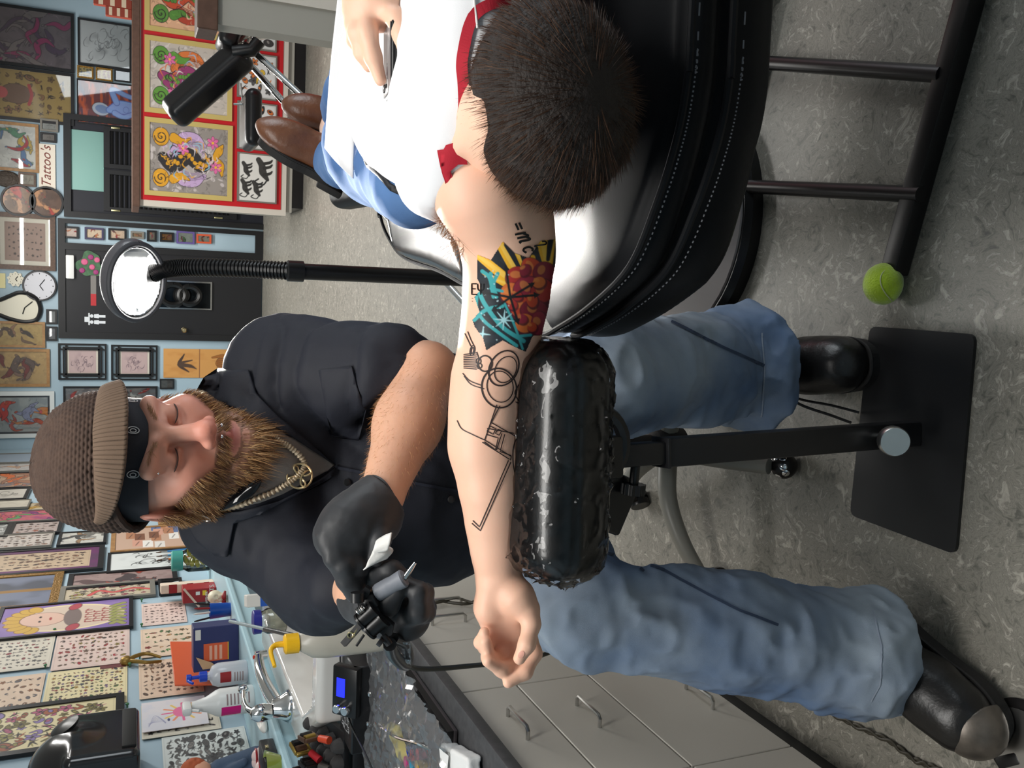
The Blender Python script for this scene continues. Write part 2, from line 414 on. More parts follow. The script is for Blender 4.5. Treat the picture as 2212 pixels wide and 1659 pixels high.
def hatch(c, r, n, q=.05):
    for i in range(n):
        x, y, a = r.rand(), r.rand()*c.A, r.uniform(0, 6.3); i0, j0 = min(c.h-1, int(y*c.w)), min(c.w-1, int(x*c.w)); k = c.a[i0, j0]*r.choice([.5, .7, 1.4])
        c.stroke([(x, y), (x+q*math.cos(a), y+q*math.sin(a)), (x+q*1.8*math.cos(a+.5), y+q*1.8*math.sin(a+.5))], [.003, .008, .002], np.clip(k, 0, 1), al=.8)
def art(w, h, seed, bg, bg2, pal, n=9, wid=0.05, ink=INK, margin=0.0):
    c = Cv(w, h, bg, seed); r = c.r; c.noise(5, bg2, 0.7); c.noise(11, np.array(bg)*0.7, 0.35)
    lim = lambda u, A=1: np.clip(u, margin, A-margin)
    for i in range(n):
        x, y = r.uniform(.15, .85), r.uniform(.15, .85)*c.A; a = r.uniform(0, 6.3); pts = []
        for t in range(5):
            pts.append((lim(x), lim(y, c.A))); a += r.uniform(-1.3, 1.3); x += .17*math.cos(a); y += .17*math.sin(a)
        ww = wid*r.uniform(.5, 1.4); c.stroke(pts, [ww*.2, ww, ww*.9, ww*.15], pal[i % len(pal)], ink, 0.011)
        for t in range(3):
            p_ = pts[r.randint(5)]; c.ell(p_[0]+r.uniform(-.04, .04), p_[1]+r.uniform(-.04, .04), ww*.5, ww*.3, r.uniform(0, 3), pal[r.randint(len(pal))], ink, 0.006)
    hatch(c, r, 40)
    return c
def sketch(w, h, seed, paper=(.75, .75, .75), tone=(.2, .2, .2), n=26, wd=0.006):
    c = Cv(w, h, paper, seed); r = c.r
    c.lay(np.clip(vnoise(c.X*6+seed, c.Y*6, c.X*0+seed)*1.6, 0, 1)*np.clip(1.5-np.hypot((c.X-.5)*3, (c.Y/c.A-.5)*3), 0, 1), tone, 0.45)
    for i in range(n):
        x, y = .5+r.randn()*.17, c.A*(.5+r.randn()*.18); a = r.uniform(0, 6.3); q = r.uniform(.05, .16)
        c.stroke([(x+q*math.cos(a+t)*(.5+.3*t), y+q*math.sin(a+t)*.8) for t in range(4)], [wd*.3, wd*1.6, wd*.4], tone, al=.85)
    return c
def koi(w, h, seed, bg, bg2, body, mark, fin, flowers):
    c = Cv(w, h, bg, seed); r = c.r; A = c.A
    for i in range(70):
        x, y = r.rand(), r.rand()*A; c.ell(x, y, r.uniform(.02, .06), r.uniform(.012, .03), r.uniform(0, 3), (np.array(bg2) if i % 2 else np.array(bg)*.75), al=.8)
    c.ell(.5, .5*A, .36, .40*A, 0, np.array(bg2)*.95, al=.5)
    for sx in (-1, 1):
        c.stroke([(.5+sx*.12, .3*A), (.5+sx*.3, .42*A), (.5+sx*.33, .58*A), (.5+sx*.22, .7*A)], [.05, .09, .06, .02], fin, INK, .008)
        for k in range(6): c.stroke([(.5+sx*(.14+.03*k), .36*A+.02*k), (.5+sx*(.2+.02*k), .55*A), (.5+sx*(.1+.03*k), .7*A)], .006, np.array(fin)*.55)
    P_ = [(.5, .16*A), (.42, .3*A), (.56, .48*A), (.42, .66*A), (.55, .82*A)]
    c.stroke(P_, [.07, .125, .12, .085, .03], body, INK, .012, n=10)
    q = spline(P_, 10)
    for i in range(3, len(q)-2, 2): c.ell(q[i, 0]+r.uniform(-.05, .05), q[i, 1], .035, .028, r.uniform(0, 3), mark if i % 4 else body*np.ones(3)*.6, INK, .005)
    c.stroke([(.55, .82*A), (.45, .9*A), (.3, .92*A)], [.04, .06, .01], mark, INK, .008); c.stroke([(.55, .82*A), (.66, .88*A), (.76, .93*A)], [.04, .06, .01], mark, INK, .008)
    for sx in (.2, .8):
        t = np.linspace(0, 11, 26); c.ell(sx, .14*A, .13, .12, 0, mark, INK, .008)
        c.stroke(np.c_[sx+.009*t*np.cos(t), .14*A+.009*t*np.sin(t)], .008, INK, n=2)
        c.stroke([(sx, .3*A), (sx+(.5-sx)*.15, .4*A), (sx, .5*A)], [.07, .05, .01], mark, INK, .008)
    for (x, y) in flowers:
        for k in range(6): c.ell(x+.055*math.cos(k*1.047), y*A+.055*math.sin(k*1.047), .042, .024, k*1.047, srgb(225, 110, 165), INK, .004)
        c.ell(x, y*A, .02, .02, 0, srgb(240, 190, 60))
    for i in range(44):
        a = r.uniform(0, 6.3); q = r.uniform(.16, .36); x, y = .5+q*math.cos(a)*.95, A*(.52+q*math.sin(a)*1.05); b = a+1.57+r.uniform(-.5, .5); l_ = r.uniform(.05, .11); k = [fin, np.array(bg2)*1.15, INK, srgb(150, 190, 210), mark][i % 5]
        c.stroke([(x, y), (x+l_*math.cos(b), y+l_*math.sin(b)), (x+l_*1.6*math.cos(b+.7), y+l_*1.6*math.sin(b+.7))], [.004, .012, .002], np.clip(k, 0, 1), al=.85)
    hatch(c, r, 170, .035)
    return c
def panthers(w, h, seed):
    c = Cv(w, h, (.74, .72, .68), seed); r = c.r; A = c.A
    for (x, y, q) in ((.3, .2, .16), (.68, .22, .15), (.28, .5, .16), (.7, .68, .24)):
        y *= A; a = r.uniform(-.5, .5)
        c.stroke([(x-q*.9, y+q*.3), (x-q*.3, y-q*.1), (x+q*.3, y-q*.2), (x+q*.8, y-q*.5)], [q*.12, q*.3, q*.26, q*.2], srgb(60, 58, 56), (0.02, 0.02, 0.02), .01)
        c.stroke([(x-q*.9, y+q*.3), (x-q*1.4, y-q*.1), (x-q*1.2, y-q*.8), (x-q*.9, y-q*.5)], q*.07, (.03, .03, .03))
        for k in (-.5, .1, .5): c.stroke([(x+q*k, y), (x+q*(k+.15), y+q*.5), (x+q*(k+.35), y+q*.7)], [q*.12, q*.1, q*.05], srgb(50, 48, 46), (0.02, 0.02, 0.02), .006)
    return c
M_print = mat('printed_paper', (1, 1, 1), 0.5, attr='Col')
M_gloss = mat('glossy_print', (1, 1, 1), 0.22, attr='Col', coat=0.3)
def place(wall):
    if wall == 'far': return np.array([1.0, 0, 0]), np.array([0, -1.0, 0]), lambda x, y: ony(x, y, YB)
    return np.array([0, 1.0, 0]), np.array([1.0, 0, 0]), lambda x, y: onx(x, y, XL)
VZ = np.array([0, 0, 1.0])
def wrect(wall, x0, x1, y0, y1):
    u, n, f = place(wall); xm, ym = (x0+x1)/2, (y0+y1)/2
    return f(xm, y1)@u, f(xm, y0)@u, f(x1, ym)[2], f(x0, ym)[2]
def panel(o, u, v, u0, u1, v0, v1, c):
    """grid sheet carrying canvas c; o: point of the plane, u/v: in-plane axes"""
    a = np.linspace(u0, u1, c.w); b = np.linspace(v1, v0, c.h)
    G = o+a[None, :, None]*u+b[:, None, None]*v
    return MB().sheet(G), c.a.reshape(-1, 3)
def bars(o, u, v, n, u0, u1, v0, v1, t, z0, z1):
    mb = MB(); R = np.stack([u, v, n], 1)
    for lo, hi in (((u0, v0, z0), (u1, v0+t, z1)), ((u0, v1-t, z0), (u1, v1, z1)), ((u0, v0+t, z0), (u0+t, v1-t, z1)), ((u1-t, v0+t, z0), (u1, v1-t, z1))): mb.box(lo, hi, R, o)
    return mb
PICN = [0]
def picture(wall, x0, x1, y0, y1, label, cv, frame=None, ft=0.02, mount=None, mt=0.0, name=None, glass=True, cat=None, tilt=0, depth=0.025, base=None, group=None):
    if wall == 'left': depth = 0.016; glass = False
    """a framed picture (frame, mount, print, pane) or a bare sheet pinned to the wall"""
    if base is None:
        u, n, f = place(wall); U0, U1, V0, V1 = wrect(wall, x0, x1, y0, y1)
        o = np.array([0, YB, 0.0]) if wall == 'far' else np.array([XL, 0, 0.0])
    else: o, u, n, U0, U1, V0, V1 = base
    PICN[0] += 1; d0 = (0.003+.0014*(PICN[0] % 5)) if base is None else 0.0
    pxw = abs(y1-y0) if wall == 'far' or base is not None else abs(x1-x0)*(U1-U0)/(V1-V0)
    c = cv(max(14, min(150, pxw*1.0)), max(14, min(200, pxw*1.0*(V1-V0)/(U1-U0))))
    if frame is None:
        mb, cc = panel(o+n*(d0+0.0022), u, VZ, U0, U1, V0, V1, c)
        mb.box((U0, V0, 0), (U1, V1, 0.002), np.stack([u, VZ, n], 1), o+n*d0); cc = np.concatenate([cc, np.tile(c.a.mean((0, 1)), (8, 1))])
        return obj(name or 'poster', mb, M_print, colors=cc, smooth=False, label=label, cat=cat or 'poster', group=group)
    t = thing(name or 'picture_frame', label, cat or 'picture', o+u*(U0+U1)/2+VZ*V0+n*d0, group)
    obj('frame', bars(o, u, VZ, n, U0, U1, V0, V1, ft, d0, d0+depth), frame, t, smooth=False)
    b = MB().box((U0+ft*.5, V0+ft*.5, d0), (U1-ft*.5, V1-ft*.5, d0+0.008), np.stack([u, VZ, n], 1), o); obj('backing', b, frame, t, smooth=False)
    e = ft
    if mount is not None:
        obj('mount', bars(o, u, VZ, n, U0+ft, U1-ft, V0+ft, V1-ft, mt, d0+0.008, d0+0.012), mount, t, smooth=False); e = ft+mt
    mb, cc = panel(o+n*(d0+0.0095), u, VZ, U0+e, U1-e, V0+e, V1-e, c); obj('print', mb, M_print, t, colors=cc, smooth=False)
    if glass: obj('pane', MB().box((U0+ft*.8, V0+ft*.8, d0+0.014), (U1-ft*.8, V1-ft*.8, d0+0.016), np.stack([u, VZ, n], 1), o), M_pane, t, smooth=False)
    return t
def text(name, body, size, org, u, v, material, parent=None, shear=0.0, ext=0.001, label=None, cat=None):
    cu = bpy.data.curves.new(name, 'FONT'); cu.body = body; cu.size = size; cu.extrude = ext; cu.shear = shear; cu.resolution_u = 3
    tmp = bpy.data.objects.new(name, cu); cu.materials.append(material); COL.objects.link(tmp); bpy.context.view_layer.update()
    me = bpy.data.meshes.new_from_object(tmp.evaluated_get(bpy.context.evaluated_depsgraph_get())); bpy.data.objects.remove(tmp); o = bpy.data.objects.new(name, me); COL.objects.link(o)
    u = np.array(u)/np.linalg.norm(u); v = np.array(v)/np.linalg.norm(v); n = np.cross(u, v)
    if parent is not None: o.parent = parent; org = np.array(org)-np.array(WL[parent.name])
    Mx = np.eye(4); Mx[:3, 0] = u; Mx[:3, 1] = v; Mx[:3, 2] = n; Mx[:3, 3] = org; o.matrix_local = Matrix(Mx.tolist())
    return tag(o, label, cat)
FB = mat('frame_black', srgb(24, 24, 26), 0.35); FW_ = mat('frame_white', srgb(214, 218, 216), 0.4)
FBR = mat('frame_walnut', srgb(92, 66, 48), 0.4, var=(40, srgb(66, 44, 30), 0.8)); FT = mat('frame_tan', srgb(168, 128, 82), 0.45, var=(30, srgb(140, 100, 60), .7))
FG = mat('frame_gilt', srgb(150, 112, 52), 0.35, metal=0.7, bump=(90, 0.8, 0.006)); FGR = mat('frame_grey', srgb(120, 116, 108), 0.4)
MW = mat('mount_cream', srgb(208, 200, 186), 0.6); MK = mat('mount_black', srgb(38, 32, 40), 0.6)
TAN = srgb(176, 150, 100); PEACH = srgb(222, 196, 172); PINK = srgb(220, 196, 186); YEL = srgb(228, 214, 170); CREAM = srgb(214, 206, 190); GREY = srgb(170, 166, 160)
RB = [srgb(150, 60, 50), srgb(110, 90, 60), srgb(70, 60, 60), srgb(190, 140, 90), srgb(90, 110, 70)]
BR = [srgb(120, 92, 74), srgb(90, 70, 60), srgb(150, 110, 84), srgb(70, 58, 52)]
GRY = [srgb(90, 88, 86), srgb(130, 126, 122), srgb(60, 58, 58)]
CL = [srgb(170, 60, 50), srgb(70, 110, 60), srgb(190, 150, 60), srgb(120, 90, 140), srgb(70, 80, 90)]
HOT = [srgb(190, 60, 50), srgb(220, 130, 60), srgb(140, 120, 150), srgb(200, 190, 170)]
# ---- far wall
F = lambda *a, **k: picture('far', *a, **k)
F(-60, 160, 15, 145, 'large black framed grey and violet pencil drawing, topmost row by the red counter', lambda w, h: art(w, h, 3, srgb(118, 106, 110), srgb(96, 84, 88), [srgb(130, 120, 118), srgb(90, 70, 90), srgb(150, 60, 100)], 16, .05, srgb(70, 62, 64)), FB, .03)
F(-60, 160, 147, 262, 'large black framed tan flash sheet with a pink crowned figure in the middle', lambda w, h: flash(w, h, 5, srgb(164, 138, 84), [srgb(140, 100, 70), srgb(120, 92, 60)], 4, 6).ell(.5, .72, .2, .28, 0, srgb(120, 92, 76), INK).ell(.5, .45, .12, .12, 0, srgb(190, 90, 90)).stroke([(.3, .95), (.5, 1.0), (.7, .95)], .03, srgb(170, 60, 60)), FB, .03)
F(168, 284, 47, 147, 'white sheet with a grey pencil drawing of a reclining woman in thin black frame', lambda w, h: sketch(w, h, 8, (.78, .79, .8), (.22, .22, .23), 34), FB, .02)
F(167, 202, 144, 170, 'tiny gilt framed sketch beside the pencil drawing of the woman, highest of three', lambda w, h: flash(w, h, 2, srgb(190, 170, 110), GRY, 2, 3), FG, .015)
F(207, 243, 148, 175, 'tiny gilt framed orange sketch, middle one of three under the pencil drawing', lambda w, h: flash(w, h, 3, srgb(214, 188, 120), [srgb(200, 120, 60)], 2, 2), FG, .015)
F(247, 283, 152, 178, 'tiny black framed dark photograph, lowest of three just above the counter edge', lambda w, h: sketch(w, h, 4, srgb(130, 130, 136), (.04, .04, .05), 12), FB, .015)
def fig(w, h):
    c = Cv(w, h, srgb(120, 60, 60), 4); c.noise(3, srgb(70, 50, 80), .9, fy=8); c.noise(4, srgb(205, 96, 52), .9, fy=16); A = c.A
    sk, sh = srgb(150, 178, 232), srgb(92, 118, 190)
    c.ell(.36, .4*A, .15, .19, .2, srgb(190, 196, 210), INK, .01); c.ell(.36, .42*A, .1, .15, .2, srgb(130, 150, 190))
    c.stroke([(.36, .55*A), (.45, .75*A), (.42, 1.0*A)], [.06, .15, .15], sk, sh, .02); c.stroke([(.55, .68*A), (.85, .6*A), (.75, .85*A), (.7, 1.0*A)], [.06, .05, .04], sk, sh, .015)
    c.stroke([(.3, .65*A), (.22, .8*A), (.3, .95*A)], [.06, .05, .05], sk, sh, .015); c.ell(.4, .85*A, .07, .06, 0, sk, sh, .008); return c
F(166, 292, 178, 272, 'small painting of a blue toned figure against orange and violet flames', fig, FB, .012)
F(-20, 84, 265, 370, 'tan wood framed drawing of a blue green serpent on white paper', lambda w, h: art(w, h, 21, srgb(206, 204, 198), srgb(190, 188, 184), [srgb(90, 120, 160), srgb(90, 140, 110), srgb(190, 160, 70), srgb(170, 50, 60)], 8, .06, srgb(80, 84, 90), .12), FT, .03)
F(87, 126, 258, 285, 'small dark framed grey print above the other beside the serpent drawing', lambda w, h: sketch(w, h, 31, srgb(150, 150, 146), (.05, .05, .05), 14), FGR, .02)
F(87, 122, 287, 308, 'small dark framed grey print right over the red lettered sign', lambda w, h: sketch(w, h, 32, srgb(120, 112, 106), (.04, .04, .04), 14), FB, .02)
F(40, 78, 374, 403, 'small brown framed portrait print left of the red lettered sign', lambda w, h: sketch(w, h, 33, srgb(150, 142, 128), (.05, .04, .04), 14), FBR, .02)
sg = wrect('far', 84, 120, 312, 410); t = thing('shop_sign', 'cream sign with slanted brown red lettering hanging over the dark louvred door', 'sign', ((sg[0]+sg[1])/2, YB-.01, sg[2]))
obj('board', MB().box((sg[0], YB-.02, sg[2]), (sg[1], YB-.004, sg[3])), mat('sign_cream', srgb(232, 222, 206), .5), t, smooth=False)
text('lettering', "Tattoo's", .128, (sg[0]+.02, YB-.022, sg[2]+.045), (1, 0.0, 0), (0, 0, 1), mat('sign_red', srgb(120, 50, 40), .5), t, .35)
F(-12, 120, 461, 583, 'walnut framed sheet of small grey brown symbols in rows with cream mount', lambda w, h: flash(w, h, 41, srgb(160, 134, 122), [srgb(90, 76, 72)], 4, 6, .7), FBR, .05, MW, .045)
def round_plate(x, y, r, label, seed, col):
    p = ony(x, y, YB); q = r*p[1]/FPX*1.04; t = thing('wall_plate', label, 'plate', (p[0], YB-.004, p[2]-q))
    R = axes((0, -1, 0), (1, 0, 0)); obj('rim', MB().lathe([(q*.82, .004), (q*.86, .03), (q*.97, .03), (q, .004)], 32, (p[0], YB-.004, p[2]), R), FB, t)
    c = art(64, 64, seed, col, np.array(col)*.6, [srgb(180, 130, 90), srgb(110, 80, 60), srgb(170, 60, 50)], 7, .08)
    a, rr = np.meshgrid(np.linspace(0, 2*np.pi, 49), np.linspace(0, .86, 20)); G = np.stack([p[0]+q*rr*np.cos(a), np.full(a.shape, YB-.02), p[2]+q*rr*np.sin(a)], -1)
    cc = c.a[np.clip(((.5-.5*rr*np.sin(a))*63).astype(int), 0, 63), np.clip(((.5+.5*rr*np.cos(a))*63).astype(int), 0, 63)]
    obj('picture_disc', MB().sheet(G), M_gloss, t, colors=cc.reshape(-1, 3))
round_plate(40, 433, 29, 'round picture in black rim, the higher of the two beside the walnut frame', 5, srgb(120, 88, 60))
round_plate(101, 437, 29, 'round picture in black rim, the lower of the two beside the walnut frame', 9, srgb(96, 74, 62))
p = ony(15, 387, YB); msk = MB(); a_, b_ = np.meshgrid(np.linspace(0, np.pi, 12), np.linspace(0, 2*np.pi, 21))
tag(obj('wall_mask', msk.sheet(np.stack([p[0]+.085*np.sin(a_)*np.cos(b_/2), YB-.005-.055*np.sin(a_)*np.sin(b_/2)-.03*np.exp(-((a_-1.6)/.3)**2-((b_/2-1.57)/.3)**2), p[2]+.13*np.cos(a_)], -1)), mat('mask_brown', srgb(92, 82, 74), .6, bump=(40, 1, .02))), 'grey brown oval carved mask above the small portrait print', 'mask')
# clocks
def clock(x, y, r, label, face, rim, scallop=0, hands=((.5, 2.2), (.35, 4.1))):
    p = ony(x, y, YB); q = r*p[1]/FPX; t = thing('wall_clock', label, 'clock', (p[0], YB-.004, p[2]-q)); R = axes((0, -1, 0), (1, 0, 0)); o = (p[0], YB-.004, p[2])
    if scallop:
        th = np.linspace(0, 2*np.pi, 96, endpoint=False); rr = q*(1+.1*np.cos(scallop*th)); M4 = np.eye(4); M4[:3, :3] = R; M4[:3, 3] = o
        obj('face', MB().prism(np.c_[rr*np.cos(th), rr*np.sin(th)], 0, .02, M4), face, t, smooth=False)
    else:
        obj('rim', MB().lathe([(q*.86, .0), (q*.88, .035), (q*.97, .035), (q, 0)], 36, o, R), rim, t); obj('face', MB().lathe([(q*.9, 0), (q*.9, .02)], 36, o, R), face, t)
    for i, (l, a) in enumerate(hands):
        d = np.array([math.sin(a), 0, math.cos(a)]); obj('hand', MB().tube([np.array(o)+(0, -.024, 0), np.array(o)+(0, -.024, 0)+d*q*l], .004+.0*i, 6), M_plast, t)
    mk = MB()
    for k in range(12):
        d = np.array([math.sin(k*.5236), 0, math.cos(k*.5236)]); mk.tube([np.array(o)+(0, -.022, 0)+d*q*.72, np.array(o)+(0, -.022, 0)+d*q*.8], .003, 5)
    obj('hour_marks', mk, M_plast, t)
clock(34, 603, 13, 'small cream scalloped clock on the blue wall', mat('clock_cream', srgb(222, 216, 196), .4), FB, 9)
clock(86, 617, 30, 'round white clock in thin black rim on the blue wall', mat('clock_white', srgb(206, 206, 212), .3), FB)
# drooping clock
p = ony(40, 664, YB); s_ = YB/FPX; out = [(-74, 4), (-40, 12), (-14, 22), (10, 27), (30, 22), (37, 4), (33, -14), (20, -25), (2, -28), (-16, -20), (-34, -12), (-74, -6)]
outl = spline([(-(y) * s_, -(x)*s_) for x, y in out]+[(-(4)*s_, 74*s_)], 6)[:-1]; t = thing('drooping_clock', 'cream clock with a melting black rimmed outline at the top of the wall', 'clock', (p[0], YB-.004, p[2]-.2))
R = axes((0, -1, 0), (1, 0, 0)); M4 = np.eye(4); M4[:3, :3] = np.array([[1, 0, 0], [0, 0, -1], [0, 1, 0]]); M4[:3, 3] = (p[0], YB-.004, p[2])
obj('face', MB().prism(outl, 0, .018, M4), MATS['clock_cream'], t, smooth=False)
obj('rim', MB().tube(np.c_[outl[:, 0]+p[0], np.full(len(outl), YB-.022), outl[:, 1]+p[2]], .022, 8), FB, t)
for l, a in ((.1, 2.4), (.07, 5)): obj('hand', MB().tube([(p[0], YB-.03, p[2]-.06), (p[0]+l*math.sin(a), YB-.03, p[2]-.06+l*math.cos(a))], .005, 6), M_plast, t)
F(-14, 12, 590, 622, 'small cream paper note high up beside the scalloped clock', lambda w, h: Cv(w, h, srgb(226, 216, 160)), None, name='paper_note', cat='note')
F(-30, 98, 694, 750, 'tan framed print of dark animals, upper one next to the clocks', lambda w, h: art(w, h, 51, srgb(190, 160, 104), srgb(172, 140, 90), BR, 6, .08), FT, .025)
F(-30, 108, 753, 835, 'tan framed print of a grey and red rocky landscape', lambda w, h: art(w, h, 52, srgb(198, 164, 112), srgb(150, 120, 90), [srgb(110, 90, 84), srgb(140, 110, 96), srgb(130, 60, 56)], 9, .07, margin=.12), FT, .03)
F(100, 124, 668, 700, 'small black framed grey photograph by the door top, upper one', lambda w, h: sketch(w, h, 53, srgb(130, 130, 130), (.05, .05, .05), 9), FB, .02)
F(100, 124, 705, 736, 'small black framed grey photograph by the door top, lower one', lambda w, h: sketch(w, h, 54, srgb(110, 108, 112), (.05, .03, .04), 9), FB, .02)
F(-25, 118, 845, 945, 'white and black framed painting of an orange carp over grey clouds', lambda w, h: art(w, h, 55, srgb(176, 178, 176), srgb(140, 146, 150), [srgb(200, 80, 50), srgb(215, 130, 50), srgb(150, 150, 180), srgb(210, 70, 60)], 8, .075), FW_, .045, MK, .02)
for (x0, x1, y0, y1, lb, sd) in ((126, 230, 742, 820, 'black lattice framed blossom print, the upper of the matching pair', 61), (240, 340, 745, 821, 'black lattice framed bird print, the lower of the matching pair', 62)):
    U0, U1, V0, V1 = wrect('far', x0, x1, y0, y1); t = thing('lattice_frame', lb, 'picture', ((U0+U1)/2, YB-.004, V0)); o = np.array([0, YB, 0.]); u = np.array([1., 0, 0]); n = np.array([0, -1., 0]); W = U1-U0; H_ = V1-V0
    obj('frame', bars(o, u, VZ, n, U0, U1, V0, V1, .018, .004, .03), FB, t, smooth=False)
    for k in range(2):
        obj('lattice_bar', MB().box((U0+.02, YB-.03, V0+H_*(.16 if k else .84)-.008), (U1-.02, YB-.01, V0+H_*(.16 if k else .84)+.008)), FB, t, smooth=False)
        obj('lattice_bar', MB().box((U0+W*(.16 if k else .84)-.008, YB-.03, V0+.02), (U0+W*(.16 if k else .84)+.008, YB-.01, V1-.02)), FB, t, smooth=False)
    obj('inner_frame', bars(o, u, VZ, n, U0+W*.09, U1-W*.09, V0+H_*.09, V1-H_*.09, .016, .006, .028), FB, t, smooth=False)
    obj('mount', MB().box((U0+W*.17, YB-.010, V0+H_*.14), (U1-W*.17, YB-.005, V1-H_*.14)), MW, t, smooth=False)
    c = sketch(70, 90, sd, srgb(184, 160, 158), srgb(110, 92, 100), 20, .012); mb, cc = panel(np.array([0, YB-.0115, 0.]), u, VZ, U0+W*.19, U1-W*.19, V0+H_*.22, V1-H_*.22, c); obj('print', mb, M_print, t, colors=cc, smooth=False)
def eagle(w, h):
    c = Cv(w, h, srgb(206, 150, 84), 5); c.noise(6, srgb(190, 130, 66), .6, fy=2); A = c.A
    c.stroke([(.2, .32*A), (.45, .2*A), (.8, .26*A)], [.02, .07, .02], srgb(70, 52, 44)); c.stroke([(.45, .2*A), (.4, .34*A), (.3, .42*A)], [.07, .06, .01], srgb(80, 60, 48)); c.stroke([(.5, .2*A), (.6, .36*A)], [.05, .02], srgb(80, 60, 48))
    c.stroke([(.25, .8*A), (.5, .7*A), (.75, .76*A), (.7, .62*A)], [.06, .09, .06, .02], srgb(160, 100, 44), srgb(100, 60, 30), .012)
    for k in range(6): c.stroke([(.3+.07*k, .68*A), (.32+.07*k, .78*A)], .008, INK)
    return c.rect(.0, .45*A, 1, .46*A, srgb(150, 100, 60))
F(353, 520, 754, 816, 'unframed orange scroll print of an eagle above a tiger', eagle, None)
F(345, 376, 818, 840, 'tiny dark framed picture under the scroll of eagle and tiger', lambda w, h: sketch(w, h, 63, srgb(120, 110, 104), (.05, .05, .05), 8), FB, .015)
F(137, 340, 834, 898, 'wide dark framed picture partly hidden behind the knitted cap', lambda w, h: art(w, h, 64, srgb(130, 126, 126), srgb(90, 86, 88), [srgb(180, 176, 172), srgb(60, 56, 58), srgb(170, 50, 50), srgb(190, 180, 170)], 11, .06), FB, .02)
U0, U1, V0, V1 = wrect('far', 492, 560, 744, 771); t = thing('wall_phone', 'black wall box beside the door, partly behind the navy shirt', 'box', ((U0+U1)/2, YB-.004, V0)); obj('body', MB().rbox((U1-U0, .05, V1-V0), ((U0+U1)/2, YB-.029, (V0+V1)/2), bev=.012), M_plast, t); obj('cradle', MB().rbox(((U1-U0)*.4, .03, (V1-V0)*.7), ((U0+U1)/2, YB-.065, (V0+V1)/2), bev=.012), M_plast, t)
# ---- doors
def door_panel(x0, x1, y0, y1): U0, U1, V0, V1 = wrect('far', x0, x1, y0, y1); return U0, U1, max(V0, 0), V1
U0, U1, V0, V1 = door_panel(126, 566, 486, 734)
UD = ony(340, 545, YB)[0]
dr = MB().box((U0, YB-.05, 0), (U0+.07, YB, V1)).box((UD-.02, YB-.05, 0), (UD+.05, YB, V1)).box((U1-.05, YB-.05, 0), (U1, YB, V1)).box((U0+.07, YB-.05, V1-.07), (UD-.02, YB, V1)).box((UD+.05, YB-.05, V1-.07), (U1-.05, YB, V1)).box((UD+.05, YB-.05, 0), (U1-.05, YB, .09))
trim = struct('trim_1', dr, M_black)
dl = struct('door_1', MB().box((U0+.07, YB-.03, 0.01), (UD-.02, YB, V1-.07)), mat('door_black', srgb(30, 30, 33), .34, bump=(40, .1, .002)))
q = ony(397, 712, YB); obj('door_handle', MB().lathe([(.028, 0), (.028, .008), (.012, .012), (.012, .035), (.027, .045), (.03, .06), (.02, .072), (0.001, .074)], 20, (q[0], YB-.03, q[2]), axes((0, -1, 0))), mat('brass', (.62, .52, .3), .25, metal=1), dl)
def onmark(x0, x1, y0, y1): a = ony((x0+x1)/2, (y0+y1)/2, YB-.032); U = wrect('far', x0, x1, y0, y1); return U
U = onmark(143, 161, 551, 602); obj('closer', MB().rbox((U[1]-U[0], .05, U[3]-U[2]), ((U[0]+U[1])/2, YB-.06, (U[2]+U[3])/2), bev=.01), M_white, dl, label='white door closer')
# frog shaped sticker, notice, wash-room symbol, framed mirror on the door
U = onmark(167, 221, 545, 598); c = Cv(48, 50, srgb(30, 30, 33), 3); fx = srgb(70, 108, 74)
t = thing('frog_sticker', 'green painted wooden frog with pink spots hung on the black door', 'ornament', ((U[0]+U[1])/2, YB-.03, U[2]))
a_ = np.linspace(0, 2*np.pi, 60, endpoint=False); rr = .5*(1+.14*np.cos(3*a_+.5)+.1*np.sin(5*a_)); M4 = np.eye(4); M4[:3, :3] = np.array([[1, 0, 0], [0, 0, -1], [0, 1, 0]]); M4[:3, 3] = ((U[0]+U[1])/2, YB-.03, (U[2]+U[3])/2)
obj('body', MB().prism(np.c_[rr*np.cos(a_)*(U[1]-U[0]), rr*np.sin(a_)*(U[3]-U[2])], 0, .018, M4), mat('frog_green', fx, .5, var=(30, srgb(44, 76, 52), .8)), t, smooth=False)
for k, (du, dv, r_, cl) in enumerate(((-.25, .3, .03, 0), (.1, .2, .035, 1), (.3, -.05, .03, 0), (-.1, -.1, .03, 1), (-.3, -.25, .028, 0), (.2, -.3, .03, 1))):
    obj('spot', MB().lathe([(r_, 0), (r_*.8, .008), (.001, .01)], 14, (M4[0, 3]+du*(U[1]-U[0]), YB-.048, M4[2, 3]+dv*(U[3]-U[2])), axes((0, -1, 0))), mat('spot_pink', srgb(200, 90, 130), .5) if cl else mat('spot_purple', srgb(150, 50, 110), .5), t)
U = onmark(196, 208, 590, 660); c = Cv(60, 12, srgb(120, 116, 112), 3); c.rect(0, 0, .35, 1, srgb(176, 40, 46)); mb, cc = panel(np.array([0, YB-.0325, 0.]), np.array([1., 0, 0]), VZ, U[0], U[1], U[2], U[3], c); tag(obj('door_notice', mb, M_print, colors=cc, smooth=False), 'narrow grey and red strip notice stuck on the black door', 'notice')
U = onmark(187, 228, 674, 706); cx = (U[0]+U[1])/2; cz = (U[2]+U[3])/2; s_ = (U[3]-U[2])/40.
t = thing('washroom_symbol', 'white washroom symbol of two people and an accessible mark on the door', 'sign', (cx, YB-.031, U[2])); Mwh = mat('sign_white', srgb(214, 218, 222), .5)
